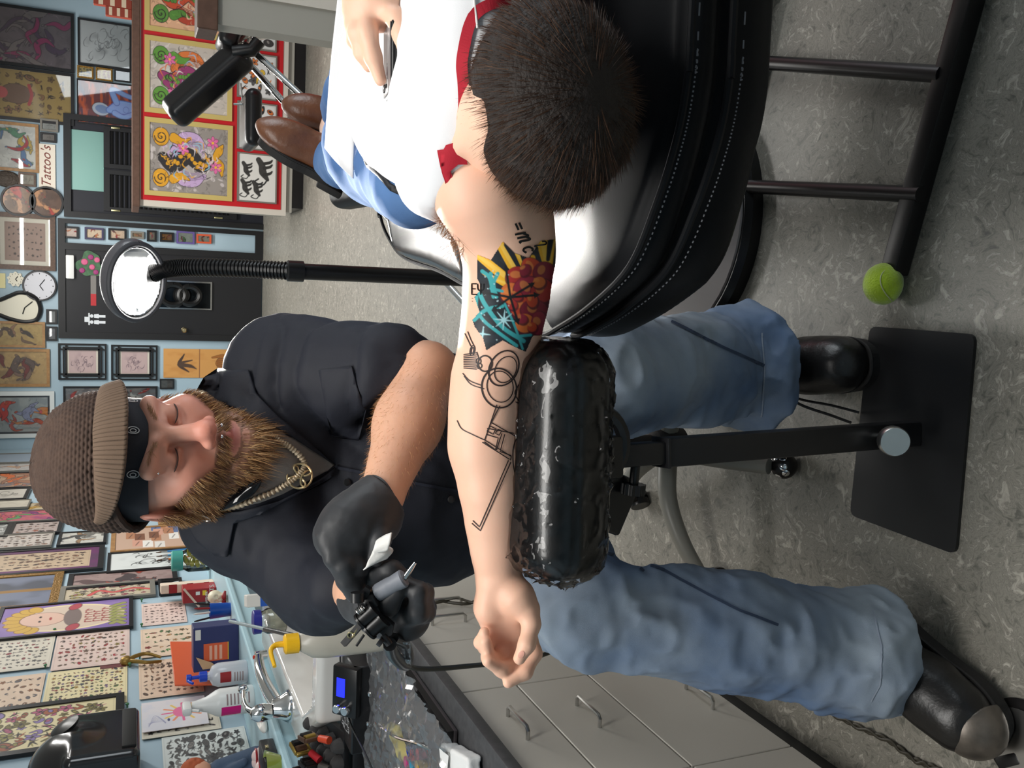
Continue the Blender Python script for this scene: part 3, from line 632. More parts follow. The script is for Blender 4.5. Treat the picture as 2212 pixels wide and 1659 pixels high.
def person_mark(x, z): return MB().lathe([(4*s_, 0), (4*s_, .003)], 14, (x, YB-.031, z+13*s_), axes((0, -1, 0))).prism([(-4*s_, 8*s_), (4*s_, 8*s_), (5*s_, -2*s_), (3*s_, -2*s_), (3*s_, -16*s_), (-3*s_, -16*s_), (-3*s_, -2*s_), (-5*s_, -2*s_)], 0, .003, np.array([[1, 0, 0, x], [0, 0, -1, YB-.031], [0, 1, 0, z], [0, 0, 0, 1]]))
obj('pictogram', person_mark(cx-6*s_, cz-4*s_), Mwh, t, smooth=False); obj('pictogram', person_mark(cx+8*s_, cz-4*s_), Mwh, t, smooth=False); obj('pictogram', MB().box((cx-13*s_, YB-.034, cz+13*s_), (cx+15*s_, YB-.031, cz+16*s_)).box((cx-6*s_, YB-.034, cz+16*s_), (cx+6*s_, YB-.031, cz+24*s_)), Mwh, t, smooth=False)
U = onmark(340, 457, 607, 668); t = thing('door_mirror', 'chrome framed mirror with a black tyre shaped relief on the black door', 'mirror', ((U[0]+U[1])/2, YB-.031, U[2])); o = np.array([0, YB-.031, 0.]); u = np.array([1., 0, 0]); n = np.array([0, -1., 0])
obj('frame', bars(o, u, VZ, n, *U, .016, 0, .02), M_chrome, t, smooth=False); obj('mirror_glass', MB().box((U[0]+.01, YB-.04, U[2]+.01), (U[1]-.01, YB-.031, U[3]-.01)), mat('mirror_dark', srgb(60, 64, 68), .06, metal=1), t, smooth=False)
for k, (zz, r_, rx) in enumerate(((.72, .13, .15), (.42, .11, .13))):
    th = np.linspace(0, 2*np.pi, 28); zc = U[2]+(U[3]-U[2])*zz; obj('reflection', MB().tube(np.c_[(U[0]+U[1])/2+rx*.75*np.cos(th), np.full(28, YB-.06), zc+r_*np.sin(th)], .035, 8, caps=False), M_plast, t)  # round dark reflection in the mirror, modelled as black rings
obj('hub', MB().lathe([(.1, 0), (.08, .03), (.001, .035)], 18, ((U[0]+U[1])/2, YB-.041, U[2]+(U[3]-U[2])*.55), axes((0, -1, 0))), M_plast, t)  # dark middle of the same modelled reflection
# eight small pictures on the blue strip
for i, (x0, x1, y0, y1, frm, pap, lb) in enumerate(((131, 170, 489, 515, FB, srgb(200, 180, 170), 'small red and white print at the top of the strip beside the door'), (183, 224, 492, 518, mat('frame_navy', srgb(60, 56, 84), .4), srgb(214, 190, 164), 'second small print down the strip, pale with an orange edge'), (234, 273, 494, 519, FB, srgb(214, 186, 160), 'third small print down the strip, with a red bird'), (282, 311, 500, 516, FGR, srgb(160, 130, 90), 'small tan print behind the lamp head, fourth on the strip'), (317, 338, 498, 522, FB, srgb(150, 138, 116), 'small dark framed grey print, fifth down the strip'), (345, 375, 502, 523, FB, srgb(176, 120, 64), 'small orange print, sixth down the strip'), (381, 420, 500, 527, mat('frame_violet', srgb(96, 80, 140), .4), srgb(214, 220, 206), 'small violet framed print with green leaves, seventh on the strip'), (424, 456, 506, 526, mat('frame_orange', srgb(200, 84, 50), .4), srgb(214, 206, 190), 'small orange framed print, lowest on the strip'))):
    F(x0, x1, y0, y1, lb, (lambda pp, sd: lambda w, h: art(w, h, 70+sd, pp, np.array(pp)*.9, [(srgb(160, 40, 44), srgb(90, 60, 50), srgb(200, 120, 70)), (srgb(90, 130, 70), srgb(190, 60, 60), srgb(110, 150, 80))][sd == 6], 3, .09))(pap, i), frm, .02, group='small prints on the strip beside the door')
# louvred swing doors with a pale green blind above
U0, U1, V0, V1 = door_panel(138, 560, 268, 482)
fr = MB().box((U0, YB-.05, 0), (U0+.06, YB, V1)).box((U1-.06, YB-.05, 0), (U1, YB, V1)).box((U0+.06, YB-.05, V1-.07), (U1-.06, YB, V1)); tr2 = struct('trim_2', fr, M_black)
d2 = struct('door_2', MB().box((U0+.06, YB-.012, 0), (U1-.06, YB, V1-.07)), mat('door_navy', srgb(24, 26, 36), .5))
G_ = wrect('far', 150, 225, 283, 412)
tag(obj('door_blind', MB().rbox((G_[1]-G_[0], .012, G_[3]-G_[2]), ((G_[0]+G_[1])/2, YB-.022, (G_[2]+G_[3])/2), bev=.004), mat('blind_teal', srgb(130, 172, 164), .6)), 'pale teal board covering the upper part of the louvred doorway', 'board')
zt = ony(224, 350, YB)[2]; n_s = 0; lv = []
for side in (0, 1):
    a0 = U0+.08+(U1-U0-.16)/2*side+.01; a1 = a0+(U1-U0-.16)/2-.02
    t = thing('louvre_door', ('hinge leaf of black louvred swing doors nearest the washroom strip', 'other leaf of black louvred swing doors, closer to the red counter')[side], 'door', ((a0+a1)/2, YB-.02, .3))
    st = MB().box((a0, YB-.045, .3), (a0+.045, YB-.014, zt)).box((a1-.045, YB-.045, .3), (a1, YB-.014, zt)).box((a0+.045, YB-.045, .3), (a1-.045, YB-.014, .38)).box((a0+.045, YB-.045, zt-.06), (a1-.045, YB-.014, zt)); obj('stile_frame', st, M_black, t, smooth=False)
    for k in range(26):
        z = .4+(zt-.48)*k/25; sl = MB().box((a0+.045, -.003, -.014), (a1-.045, .003, .014)); V = np.concatenate(sl.v); V = V@Rot(math.radians(35)).T+np.array([0, YB-.03, z]); obj('slat', (V, sl.f), M_black, t, smooth=False)
    for z in (zt-.12, .5): obj('hinge', MB().rbox((.02, .012, .09), ((a0+.01) if side == 0 else (a1-.01), YB-.05, z), bev=.004), mat('hinge_brass', (.6, .55, .3), .3, metal=1), t)
def poly_sdf(pts, X, Y):
    d = np.full(np.broadcast(X, Y).shape, 9.0); ins = np.zeros(d.shape, bool); n = len(pts)
    for i in range(n):
        a, b = np.array(pts[i]), np.array(pts[(i+1) % n]); v = b-a; t_ = np.clip(((X-a[0])*v[0]+(Y-a[1])*v[1])/(v@v+1e-12), 0, 1)
        d = np.minimum(d, np.hypot(X-a[0]-t_*v[0], Y-a[1]-t_*v[1]))
        if a[1] != b[1]: ins ^= ((Y < a[1]) != (Y < b[1])) & (X < (b[0]-a[0])*(Y-a[1])/(b[1]-a[1])+a[0])
    return np.where(ins, -d, d)
# ---------------------------------------------------------------- left wall pictures
Lw = lambda *a, **k: picture('left', *a, **k)
Lw(-30, 80, 1005, 1021, 'white framed pale print with an orange smudge, next to the far corner', lambda w, h: art(w, h, 80, srgb(190, 186, 182), srgb(176, 170, 166), [srgb(200, 160, 130), srgb(150, 150, 160)], 3, .06), FGR, .012)
Lw(-30, 80, 983, 1003, 'pale grey framed panel nearest the far corner of the picture wall', lambda w, h: Cv(w, h, srgb(158, 172, 186)), FGR, .02)
Lw(-30, 86, 1025, 1058, 'dark framed print in orange and grey bands, near the far corner', lambda w, h: art(w, h, 81, srgb(170, 140, 116), srgb(190, 170, 150), [srgb(196, 104, 60), srgb(150, 110, 90), srgb(120, 110, 110)], 8, .08), FB, .03)
Lw(-30, 62, 1060, 1084, 'small dark framed light print under the orange banded one', lambda w, h: sketch(w, h, 82, srgb(190, 184, 174), srgb(110, 106, 100), 12, .01), FB, .03)
Lw(-30, 64, 1086, 1103, 'plain cream framed sheet above the long rainbow serpent picture', lambda w, h: Cv(w, h, srgb(200, 192, 176)).noise(9, srgb(180, 172, 156), .5), FGR, .012)
Lw(-40, 162, 1106, 1130, 'long picture of a green and purple serpent in a pale frame', lambda w, h: art(w, h, 83, srgb(190, 100, 110), srgb(150, 60, 120), [srgb(90, 150, 90), srgb(120, 50, 110), srgb(220, 130, 70), srgb(190, 80, 100)], 12, .06), FGR, .02)
Lw(64, 124, 1087, 1103, 'narrow print in ochre and grey partly behind the knitted cap', lambda w, h: art(w, h, 84, srgb(196, 180, 150), srgb(170, 150, 120), [srgb(180, 140, 60), srgb(120, 100, 80)], 5, .09), None)
Lw(22, 134, 1131, 1158, 'dark framed lilac flash sheet beneath the serpent picture', lambda w, h: flash(w, h, 85, srgb(182, 166, 160), BR+[srgb(180, 100, 70)], 3, 4), FB, .03)
Lw(-30, 22, 1136, 1166, 'dark framed picture with a white rounded shape near the top edge', lambda w, h: sketch(w, h, 86, srgb(140, 140, 136), srgb(220, 220, 216), 12, .02), FB, .03)
Lw(-30, 114, 1160, 1189, 'pale flash sheet of small dark motifs, unframed with a white edge', lambda w, h: flash(w, h, 87, srgb(198, 188, 180), BR, 4, 6), FGR, .012)
Lw(126, 230, 1152, 1180, 'black framed light grey print of fish and leaves', lambda w, h: art(w, h, 88, srgb(196, 194, 186), srgb(180, 178, 172), [srgb(120, 118, 112), srgb(150, 120, 90), srgb(70, 72, 72)], 7, .06), FB, .02)
Lw(-40, 224, 1191, 1243, 'big tan flash sheet in black frame with a violet corner', lambda w, h: flash(w, h, 89, srgb(186, 164, 138), BR, 4, 8, 1.2).rect(0, 0.0, 1, .0, INK), FB, .035, mat('mount_violet', srgb(74, 58, 76), .5, var=(6, srgb(110, 40, 100), .7)), .05)
def collage(w, h):
    c = Cv(w, h, srgb(190, 160, 140), 9); A = c.A
    for i in range(26): x, y = c.r.rand(), c.r.rand()*A; c.rect(x, y, x+.3, y+.16, np.array([srgb(214, 210, 204), srgb(170, 120, 90), srgb(200, 150, 130), srgb(120, 80, 60), srgb(224, 220, 214), srgb(90, 110, 150)][i % 6])); c.stroke([(x+.05, y+.05), (x+.2, y+.1)], .012, INK, al=.6)
    return c
Lw(240, 424, 1141, 1192, 'wooden framed board covered in overlapping paper scraps', collage, FT, .03)
Lw(232, 440, 1194, 1236, 'black framed ink drawing of a dark haired witch on white paper', lambda w, h: sketch(w, h, 91, srgb(206, 210, 208), (.03, .03, .03), 30, .011), FB, .02)
Lw(340, 420, 1108, 1136, 'brown paper wrapped tube shaped print behind the navy collar', lambda w, h: art(w, h, 92, srgb(196, 160, 100), srgb(170, 130, 80), BR, 4, .09), FT, .02)
Lw(-40, 130, 1246, 1320, 'gilt double frame holding two narrow mirrors with painted reflections', lambda w, h: Cv(w, h, srgb(110, 116, 134), 3).noise(3, srgb(60, 62, 70), .8, fy=1).rect(.46, 0, .54, 9, srgb(140, 104, 50)), FG, .05)  # grey blue tones paint what the mirrors reflect
Lw(148, 384, 1237, 1270, 'long black framed print of a dark red totem figure', lambda w, h: art(w, h, 93, srgb(150, 128, 124), srgb(130, 106, 104), [srgb(90, 70, 70), srgb(150, 66, 54), srgb(70, 60, 62)], 10, .09), FB, .03)
Lw(130, 336, 1266, 1300, 'grey framed flash sheet with roses and a painted red reflection', lambda w, h: flash(w, h, 94, srgb(188, 174, 150), [srgb(150, 80, 90), srgb(150, 140, 70), srgb(120, 110, 100)], 3, 6, 1.3).stroke([(.3, .5), (.6, .7), (.4, 1.0), (.6, 1.4), (.4, 1.8)], .05, srgb(196, 86, 84), INK, .01), FGR, .03)  # the winding red stroke paints a reflection over the sheet
Lw(342, 395, 1256, 1288, 'small black framed oval portrait just above the red cigar box', lambda w, h: Cv(w, h, srgb(28, 28, 30)).ell(.5, .6, .36, .5, 0, srgb(206, 208, 206)).ell(.5, .66, .18, .26, 0, srgb(130, 126, 122), INK), FB, .02)
def purple(w, h):
    c = Cv(w, h, srgb(128, 104, 162), 6); A = c.A; c.noise(3, srgb(150, 126, 176), .6)
    c.ell(.5, .5*A, .44, .46*A, 0, srgb(226, 208, 168)); c.ell(.5, .5*A, .40, .43*A, 0, srgb(206, 186, 168))
    for a in np.linspace(-2.9, -.25, 9): c.ell(.5+.36*math.cos(a), .3*A+.2*A*math.sin(a), .1, .07, a, srgb(200, 160, 70), srgb(140, 100, 40), .008)
    c.ell(.5, .32*A, .22, .17*A, 0, srgb(214, 178, 160), srgb(120, 84, 70), .01); c.ell(.43, .3*A, .03, .015, 0, INK); c.ell(.58, .3*A, .03, .015, 0, INK); c.ell(.5, .38*A, .05, .015, 0, srgb(160, 60, 60))
    c.ell(.5, .55*A, .3, .07*A, 0, srgb(120, 104, 100))
    for x in (.15, .85): c.ell(x, .56*A, .11, .045*A, .3, srgb(170, 70, 80), INK, .006)
    for k in range(7): c.stroke([(.15+.1*k, .86*A), (.2+.1*k, .9*A), (.12+.12*k, .95*A)], .03, srgb(150, 150, 90), srgb(90, 90, 50), .008)
    for i, n_ in enumerate((6, 5, 6)):
        for k in range(n_): x = .28+.08*k; y = (.65+.065*i)*A; c.stroke([(x, y), (x, y+.045*A)], .012, srgb(150, 70, 70)); c.stroke([(x, y), (x+.045, y+.02*A*(k % 2))], .009, srgb(150, 70, 70))
    return c
Lw(-6, 288, 1308, 1376, 'purple poster of a crowned head over lettering and green scrolls, on black card', purple, FB, .022, glass=False)
for (x0, x1, y0, y1, lb, pp, pl, nx, ny, sd) in ((306, 402, 1303, 1350, 'small pink flash sheet of tiny dark flowers beside the purple poster', PINK, [srgb(90, 70, 66)], 5, 6, 1), (304, 424, 1357, 1418, 'peach flash sheet with a green lizard, below the tiny flower sheet', PEACH, RB+[srgb(70, 140, 60), srgb(90, 120, 80)], 4, 5, 2), (300, 436, 1426, 1506, 'peach flash sheet crowded with brown scrolls behind the pump bottle', PEACH, BR, 6, 7, 3), (118, 280, 1368, 1443, 'pink flash sheet with a compass rose and red accents', PINK, BR+[srgb(170, 40, 50), srgb(150, 130, 60)], 6, 8, 4), (-30, 112, 1386, 1452, 'cream flash sheet with red marks, topmost beside the compass sheet', CREAM, GRY+[srgb(150, 60, 66)], 6, 8, 5), (98, 275, 1446, 1530, 'yellow flash sheet packed with tiny coloured motifs', YEL, BR+CL, 8, 11, 6), (-30, 90, 1464, 1540, 'pink edged flash sheet of brown insects and flowers above the yellow one', srgb(222, 196, 172), [srgb(120, 80, 50), srgb(90, 86, 90), srgb(150, 90, 40)], 4, 5, 7)):
    Lw(x0, x1, y0, y1, lb, (lambda a: lambda w, h: flash(w, h, 100+a[4], a[0], a[1], a[2], a[3]))((pp, pl, nx, ny, sd)), None, group=None)
Lw(-60, 268, 1525, 1630, 'black framed cream sheet of large red and purple flowers behind the towel dispenser', lambda w, h: flash(w, h, 110, srgb(226, 212, 168), [srgb(180, 90, 120), srgb(150, 140, 80), srgb(160, 90, 60), srgb(140, 120, 170), srgb(120, 110, 60)], 5, 7, 1.5), FB, .035)
Lw(305, 474, 1518, 1590, 'pale sheet with grey border behind the child drawing', lambda w, h: flash(w, h, 111, srgb(216, 208, 190), GRY, 4, 6, .8), None)
def child(w, h):
    c = Cv(w, h, srgb(226, 220, 222), 6); A = c.A; c.noise(5, srgb(206, 208, 220), .5)
    for k in range(12):
        a = k*.52; c.stroke([(.52+.1*math.cos(a), .62*A+.1*math.sin(a)), (.52+.3*math.cos(a), .62*A+.3*math.sin(a))], .02, [srgb(224, 110, 150), srgb(236, 150, 110), srgb(236, 200, 110)][k % 3])
    c.ell(.52, .6*A, .17, .13*A, 0, srgb(232, 120, 160)); c.ell(.6, .72*A, .16, .09*A, .4, srgb(238, 160, 100)); c.ell(.66, .8*A, .12, .07*A, 0, srgb(238, 214, 130)); c.ell(.3, .4*A, .05, .02*A, 0, srgb(60, 70, 110))
    for k in range(7): c.stroke([(.15+.02*k, .1*A), (.5-.04*k, .2*A+.02*k), (.2, .35*A)], .006, srgb(150, 150, 180), al=.6)
    return c
t = Lw(306, 448, 1519, 1582, 'child crayon drawing of a pink and yellow sun taped over a paler sheet', child, None, cat='drawing'); t.location.x += .009
Lw(352, 545, 1582, 1700, 'white sheet of grey ink scrollwork down to the ledge', lambda w, h: flash(w, h, 112, srgb(214, 218, 214), GRY, 7, 8, 1.5, ink=srgb(70, 74, 76)), None)
Lw(217, 272, 1427, 1445, 'small dark red print beside the hanging gilt ornament', lambda w, h: art(w, h, 113, srgb(110, 56, 58), srgb(80, 50, 54), [srgb(60, 44, 50), srgb(150, 110, 100)], 4, .1), None)
pins = [(306, 1302), (306, 1356), (302, 1425), (118, 1367), (98, 1445), (275, 1530), (280, 1442)]
PL = ['top corner of the purple poster', 'upper edge of the small pink sheet', 'upper corner of the scroll sheet', 'upper edge of the compass sheet', 'upper corner of the yellow sheet', 'lower corner of the yellow sheet', 'lower corner of the compass sheet']
for k_, (x, y) in enumerate(pins):
    q = onx(x, y, XL); o = MB().lathe([(.004, 0), (.004, .012), (.008, .014), (.008, .02), (.001, .022)], 10, (XL+.004, q[1], q[2]), axes((1, 0, 0))); tag(obj('push_pin', o, mat('pin_green', srgb(70, 120, 80), .35)), 'small green push pin at the '+PL[k_], 'pin', 'push pins on the picture wall')
p0 = onx(272, 1428, XL+.02); p1 = onx(348, 1424, XL+.02); t = thing('hanging_ornament', 'gilt tweezer shaped ornament hanging between the peach flash sheets', 'ornament', p1)
mg = mat('old_gold', srgb(150, 120, 60), .35, metal=.6)
for s_ in (-1, 1): obj('prong', MB().tube(spline([p0, p0*.7+p1*.3+np.array([0.01, s_*.035, 0]), p0*.4+p1*.6+np.array([0.01, s_*.055, 0]), p1+np.array([0, s_*.025, 0])], 6), np.linspace(.012, .007, 19), 8), mg, t)
obj('knot', MB().lathe([(.001, -.03), (.025, -.015), (.028, 0), (.02, .02), (.001, .03)], 12, p0), mg, t)
# paper towel dispenser on the wall
q0 = onx(36, 1600, XL+.02); q1 = onx(304, 1600, XL+.2); yD = onx(170, 1536, XL+.22)[1]
t = thing('towel_dispenser', 'big smoked black paper towel dispenser fixed to the picture wall', 'dispenser', (XL+.12, yD-.2, q1[2]))
S = SDF((XL-.01, yD-.42, q1[2]-.02), (XL+.27, yD+.02, q1[2]+.42), .006); zc = q1[2]
S.box((XL+.11, yD-.2, zc+.13), (.11, .19, .13), rd=.03); S.ell((XL+.08, yD-.2, zc+.22), (.15, .19, .17), k=.02); S.half((XL+.003, 0, 0), (-1, 0, 0)); S.half((0, 0, zc+.002), (0, 0, -1))
obj('cover', S.mesh(), mat('smoked_plastic', srgb(30, 29, 30), .2, coat=.4, bump=(8, .03, .004)), t, angle=180)
obj('lever', MB().lathe([(.05, 0), (.055, .012), (.03, .02), (.001, .022)], 20, (XL+.215, yD-.12, zc+.26), axes((.9, .0, .5))), M_plast, t)
obj('slot', MB().rbox((.012, .3, .05), (XL+.222, yD-.2, zc+.04), bev=.004), mat('slot_black', (.004, .004, .004), .7), t)
# ---------------------------------------------------------------- base cabinets, worktop, ledge and basin
ZW = .742; XC = -.962; GC = mat('cabinet_grey', srgb(198, 193, 183), .42, bump=(200, .05, .001)); M_top = mat('worktop_charcoal', srgb(62, 62, 64), .45, bump=(150, .15, .001), var=(60, srgb(80, 80, 82), .5))
def handle(c, d, ln, par, m_=None):
    c = np.array(c); d = np.array(d, float); a = c-d*ln/2; b = c+d*ln/2; n = np.array([.028, 0, 0])
    pts = [a, a+n*.75, a+n+d*.008, b+n-d*.008, b+n*.75, b]; return obj('handle', MB().tube(pts, .0048, 8), m_ or M_steel, par, label='brushed steel bow handle')
def cab(y0, y1, label):
    t = thing('base_cabinet', label, 'cabinet', (-1.4, (y0+y1)/2, 0)); obj('body', MB().box((XL+.01, y0, .10), (XC-.021, y1, ZW-.03)), GC, t, smooth=False)
    obj('toe_kick', MB().box((XL+.01, y0, 0.0), (XC-.05, y1, .10)), M_plast, t, smooth=False); return t
def front(t, y0, y1, z0, z1, nm='drawer_front', h=None, hd=(0, 1, 0), hl=.11):
    o = obj(nm, MB().rbox((.02, y1-y0-.004, z1-z0-.004), (XC-.01, (y0+y1)/2, (z0+z1)/2), bev=.0015, seg=1), GC, t, smooth=False)
    if h is not None: handle((XC-.002, h[0], h[1]), hd, hl, o)
    return o
def px_x(x, y): r = onx(x, y, XC); return r[1], r[2]
t = cab(.7, 1.44, 'near grey drawer cabinet, mostly beyond the picture edge'); front(t, .7, 1.44, .10, .36); front(t, .7, 1.44, .36, .56); front(t, .7, 1.44, .56, ZW-.035)
t = cab(1.44, 1.9, 'grey drawer cabinet with three bow handles beside the denim knee')
front(t, 1.44, 1.9, .10, .362, 'drawer_front', px_x(1510, 1510)); front(t, 1.44, 1.9, .362, .558, 'drawer_front', px_x(1270, 1547)); front(t, 1.44, 1.9, .558, ZW-.035, 'drawer_front', px_x(1118, 1572))
t = cab(1.9, 2.2, 'grey cabinet behind the open hand, half hidden by denim'); front(t, 1.9, 2.2, .10, ZW-.035, 'door')
h1, h2 = px_x(970, 1347), px_x(962, 1311); hm_ = (h1[0]+h2[0])/2; t = cab(2.2, 3.0, 'grey cabinet under the basin with two upright facing handles'); front(t, 2.2, hm_, .10, ZW-.035, 'door', h1, (0, 0, 1), .1); front(t, hm_, 3.0, .10, ZW-.035, 'door', h2, (0, 0, 1), .1)
t = cab(3.0, 3.9, 'grey base cabinet furthest along, hidden behind the seated figure'); front(t, 3.0, 3.9, .10, ZW-.035, 'door')
wt = thing('worktop', 'charcoal worktop running over the grey cabinets', 'worktop', (-1.4, 2.2, ZW-.03)); obj('slab', MB().rbox((1.0, 3.24, .03), ((XL+XC+.03)/2+.0, 2.3, ZW-.015), bev=.004), M_top, wt)
M_led = mat('ledge_blue', srgb(172, 204, 214), .4, bump=(30, .1, .003))
struct('trim_3', MB().rbox((.35, 4.2, .03), (XL+.175, 4.05, .945), bev=.008).box((XL, 1.95, .86), (XL+.33, 6.15, .93)), M_led)
bt = thing('basin_counter', 'pale blue raised counter carrying the white basin', 'counter', (-1.78, 3.1, ZW)); obj('box', MB().rbox((.33, 1.9, .118), (XL+.175, 3.1, ZW+.06), bev=.006), M_led, bt)
ZB = ZW+.12
# white basin
t = thing('wash_basin', 'white ceramic wash basin with a deep rectangular bowl', 'basin', (-1.38, 2.95, ZW))
S = SDF((-1.66, 2.5, .72), (-.98, 3.95, .97), .007)
pl_ = [(-1.04, 2.62), (-1.36, 2.62), (-1.595, 2.95), (-1.595, 3.85), (-1.04, 3.85)]; X, Y = np.meshgrid(S.ax[0], S.ax[1], indexing='ij'); d2 = poly_sdf(pl_, X, Y)[:, :, None]; Z = S.ax[2][None, None, :]
r_ = .022; a = d2; b = np.maximum(Z-.90, ZW+.002-Z); S.d = (np.sqrt(np.maximum(a+r_, 0)**2+np.maximum(b+r_, 0)**2)+np.minimum(np.maximum(a+r_, b+r_), 0)-r_).astype(np.float32)
bw = poly_sdf([(-1.10, 2.70), (-1.34, 2.70), (-1.45, 2.86), (-1.45, 3.75), (-1.10, 3.75)], X, Y)[:, :, None]; bw = np.maximum(bw+.05*(.90-Z)/.12, .775-Z); S.d = np.maximum(S.d, -bw-.0).astype(np.float32)
obj('bowl', S.mesh(), mat('ceramic', srgb(222, 218, 212), .14, coat=.5), t, angle=180)
obj('drain', MB().lathe([(.001, .002), (.025, .003), (.028, 0)], 20, (-1.27, 3.2, .776)), M_chrome, t)
fb = onz(626, 1508, .90); fb = np.array([-1.525, fb[1], .90]); t = thing('faucet', 'chrome lever faucet on the back rim of the basin', 'faucet', fb)
obj('base', MB().lathe([(.06, 0), (.06, .006), (.05, .018), (.04, .036), (.03, .06), (.001, .07)], 28, fb), M_chrome, t)
sp = spline([fb+(0, .02, .04), fb+(.03, .12, .065), fb+(.055, .22, .075), fb+(.075, .31, .07)], 6); obj('spout', MB().tube(sp, np.linspace(.026, .017, len(sp)), 14).tube([sp[-1]+(0, -.01, .012), sp[-1]+(.0, -.006, -.03)], .018, 14), M_chrome, t)
obj('lever', MB().tube(spline([fb+(-.01, -.01, .10), fb+(-.02, .06, .135), fb+(-.025, .15, .14), fb+(-.02, .22, .135)], 6), np.linspace(.014, .008, 19), 12).lathe([(.001, -.02), (.016, -.012), (.018, 0), (.014, .014), (.001, .02)], 16, fb+(-.02, .23, .135)), M_chrome, t)
obj('cap', MB().lathe([(.001, .045), (.018, .04), (.03, .02), (.032, 0), (.026, -.03), (.001, -.035)], 22, fb+(-.005, -.01, .095)), M_chrome, t)
obj('hot_mark', MB().lathe([(.008, 0), (.008, .004), (.001, .005)], 12, sp[-1]+(.0, -.02, .016), axes((.2, -.6, .8))), mat('mark_red', srgb(200, 60, 40), .3), t)
def at(x, y, z): return onz(x, y, z)
# squeeze bottle with a yellow swan neck
c = P(700, 1382, 2.44); c[2] = ZW+.004
t = thing('squeeze_bottle', 'translucent squeeze bottle with bent yellow nozzle in front of the basin', 'bottle', c); yl = mat('nozzle_yellow', srgb(240, 186, 30), .35)
zt_ = P(640, 1382, 2.44)[2]; zb_ = ZW+.004
c = np.array([c[0], c[1], zb_]); 
bh = zt_-zb_; obj('body', MB().lathe([(.001, 0), (.043, .0), (.049, .006), (.049, bh*.72), (.044, bh*.86), (.024, bh*.98), (.02, bh)], 28, c), mat('bottle_frost', srgb(206, 200, 186), .3, trans=.35, bump=(20, .05, .002)), t)
obj('cap', MB().lathe([(.027, 0), (.027, .034), (.022, .038), (.001, .04)], 24, c+(0, 0, bh)), yl, t)
d_ = np.array([-.25, -.6, .0]); d_ = d_/np.linalg.norm(d_)
obj('nozzle', MB().tube(spline([c+(0, 0, bh+.03), c+(0, 0, bh+.06), c+(0, 0, bh+.075)+d_*.02, c+(0, 0, bh+.072)+d_*.075], 6), np.linspace(.009, .005, 19), 10), yl, t)
# jar with a blue lid, boxes and a pen on the blue counter
def lid_jar(x, y, zb, r, h, lab, glass, lidm, name='lidded_jar', dd=None, fill=None, lidh=.03):
    q = at(x, y, zb) if dd is None else np.array([*P(x, y, dd)[:2], zb]); t = thing(name, lab, 'jar', q)
    obj('jar_body', MB().lathe([(.001, 0), (r*.92, 0), (r, .006), (r, h*.75), (r*.82, h*.9), (r*.8, h)], 26, q), glass, t)
    if fill is not None: obj('contents', MB().lathe([(.001, .004), (r*.9, .004), (r*.9, h*.68), (.001, h*.7)], 20, q), fill, t)
    obj('lid', MB().lathe([(r*.92, 0), (r*.94, lidh*.9), (r*.88, lidh), (.001, lidh)], 26, q+(0, 0, h)), lidm, t); return t
M_clr = clear_mat('clear_plastic', (.92, .94, .93), .06, .06)
lid_jar(590, 1340, ZB, .05, .095, 'clear jar of pale grease with a dark blue lid on the blue counter', M_clr, mat('lid_blue', srgb(40, 44, 140), .35), fill=mat('grease', srgb(196, 192, 172), .4), dd=3.5)
def carton(c, size, az, name, label, cat, m_, deco=()):
    t = thing(name, label, cat, c); R = Rot(0, 0, az); cc = np.array(c)+np.array([0, 0, size[2]/2]); obj('carton', MB().rbox(size, cc, R, .003, 1), m_, t, smooth=False)
    for (face, u0, u1, v0, v1, mm, nm) in deco:   # face: 0 = +x side, 1 = -y side
        n = R[:, 0] if face == 0 else -R[:, 1]; u = R[:, 1] if face == 0 else R[:, 0]; hw = size[1] if face == 0 else size[0]; off = (size[0] if face == 0 else size[1])/2
        o = cc+n*(off+.0006); mb = MB().box(((u0-.5)*hw, (v0-.5)*size[2], 0), ((u1-.5)*hw, (v1-.5)*size[2], .0012), np.stack([u, VZ, n], 1), o); obj(nm, mb, mm, t, smooth=False)
    return t, R, cc
M_rd = mat('card_red', srgb(150, 34, 38), .42); M_nv = mat('card_navy', srgb(46, 52, 100), .4); M_or = mat('label_orange', srgb(222, 96, 56), .4); M_wt = mat('label_white', srgb(226, 222, 214), .5); M_bl = mat('label_blue', srgb(40, 90, 180), .4); M_yw = mat('label_yellow', srgb(232, 190, 50), .4)
q = np.array([*P(560, 1296, 3.75)[:2], ZB]); carton(q, (.05, .1, .12), .3, 'ointment_carton', 'small white blue and yellow carton beside the blue lidded jar', 'box', M_wt, ((0, 0, 1, .3, .55, M_bl, 'blue_band'), (0, 0, 1, .05, .3, M_yw, 'yellow_band'), (1, 0, 1, .3, .55, M_bl, 'blue_band'), (1, 0, 1, .05, .3, M_yw, 'yellow_band')))
a0, a1 = P(497, 1342, 3.62), P(632, 1372, 3.05)
t = thing('marker_pen', 'slim grey pen leaning over the ledge toward the yellow nozzle', 'pen', a0); obj('barrel', MB().tube([a0, a0*.4+a1*.6], .007, 10), mat('pen_grey', srgb(150, 164, 168), .3), t); obj('cap', MB().tube([a0*.4+a1*.6, a1], .0085, 10), M_plast, t)
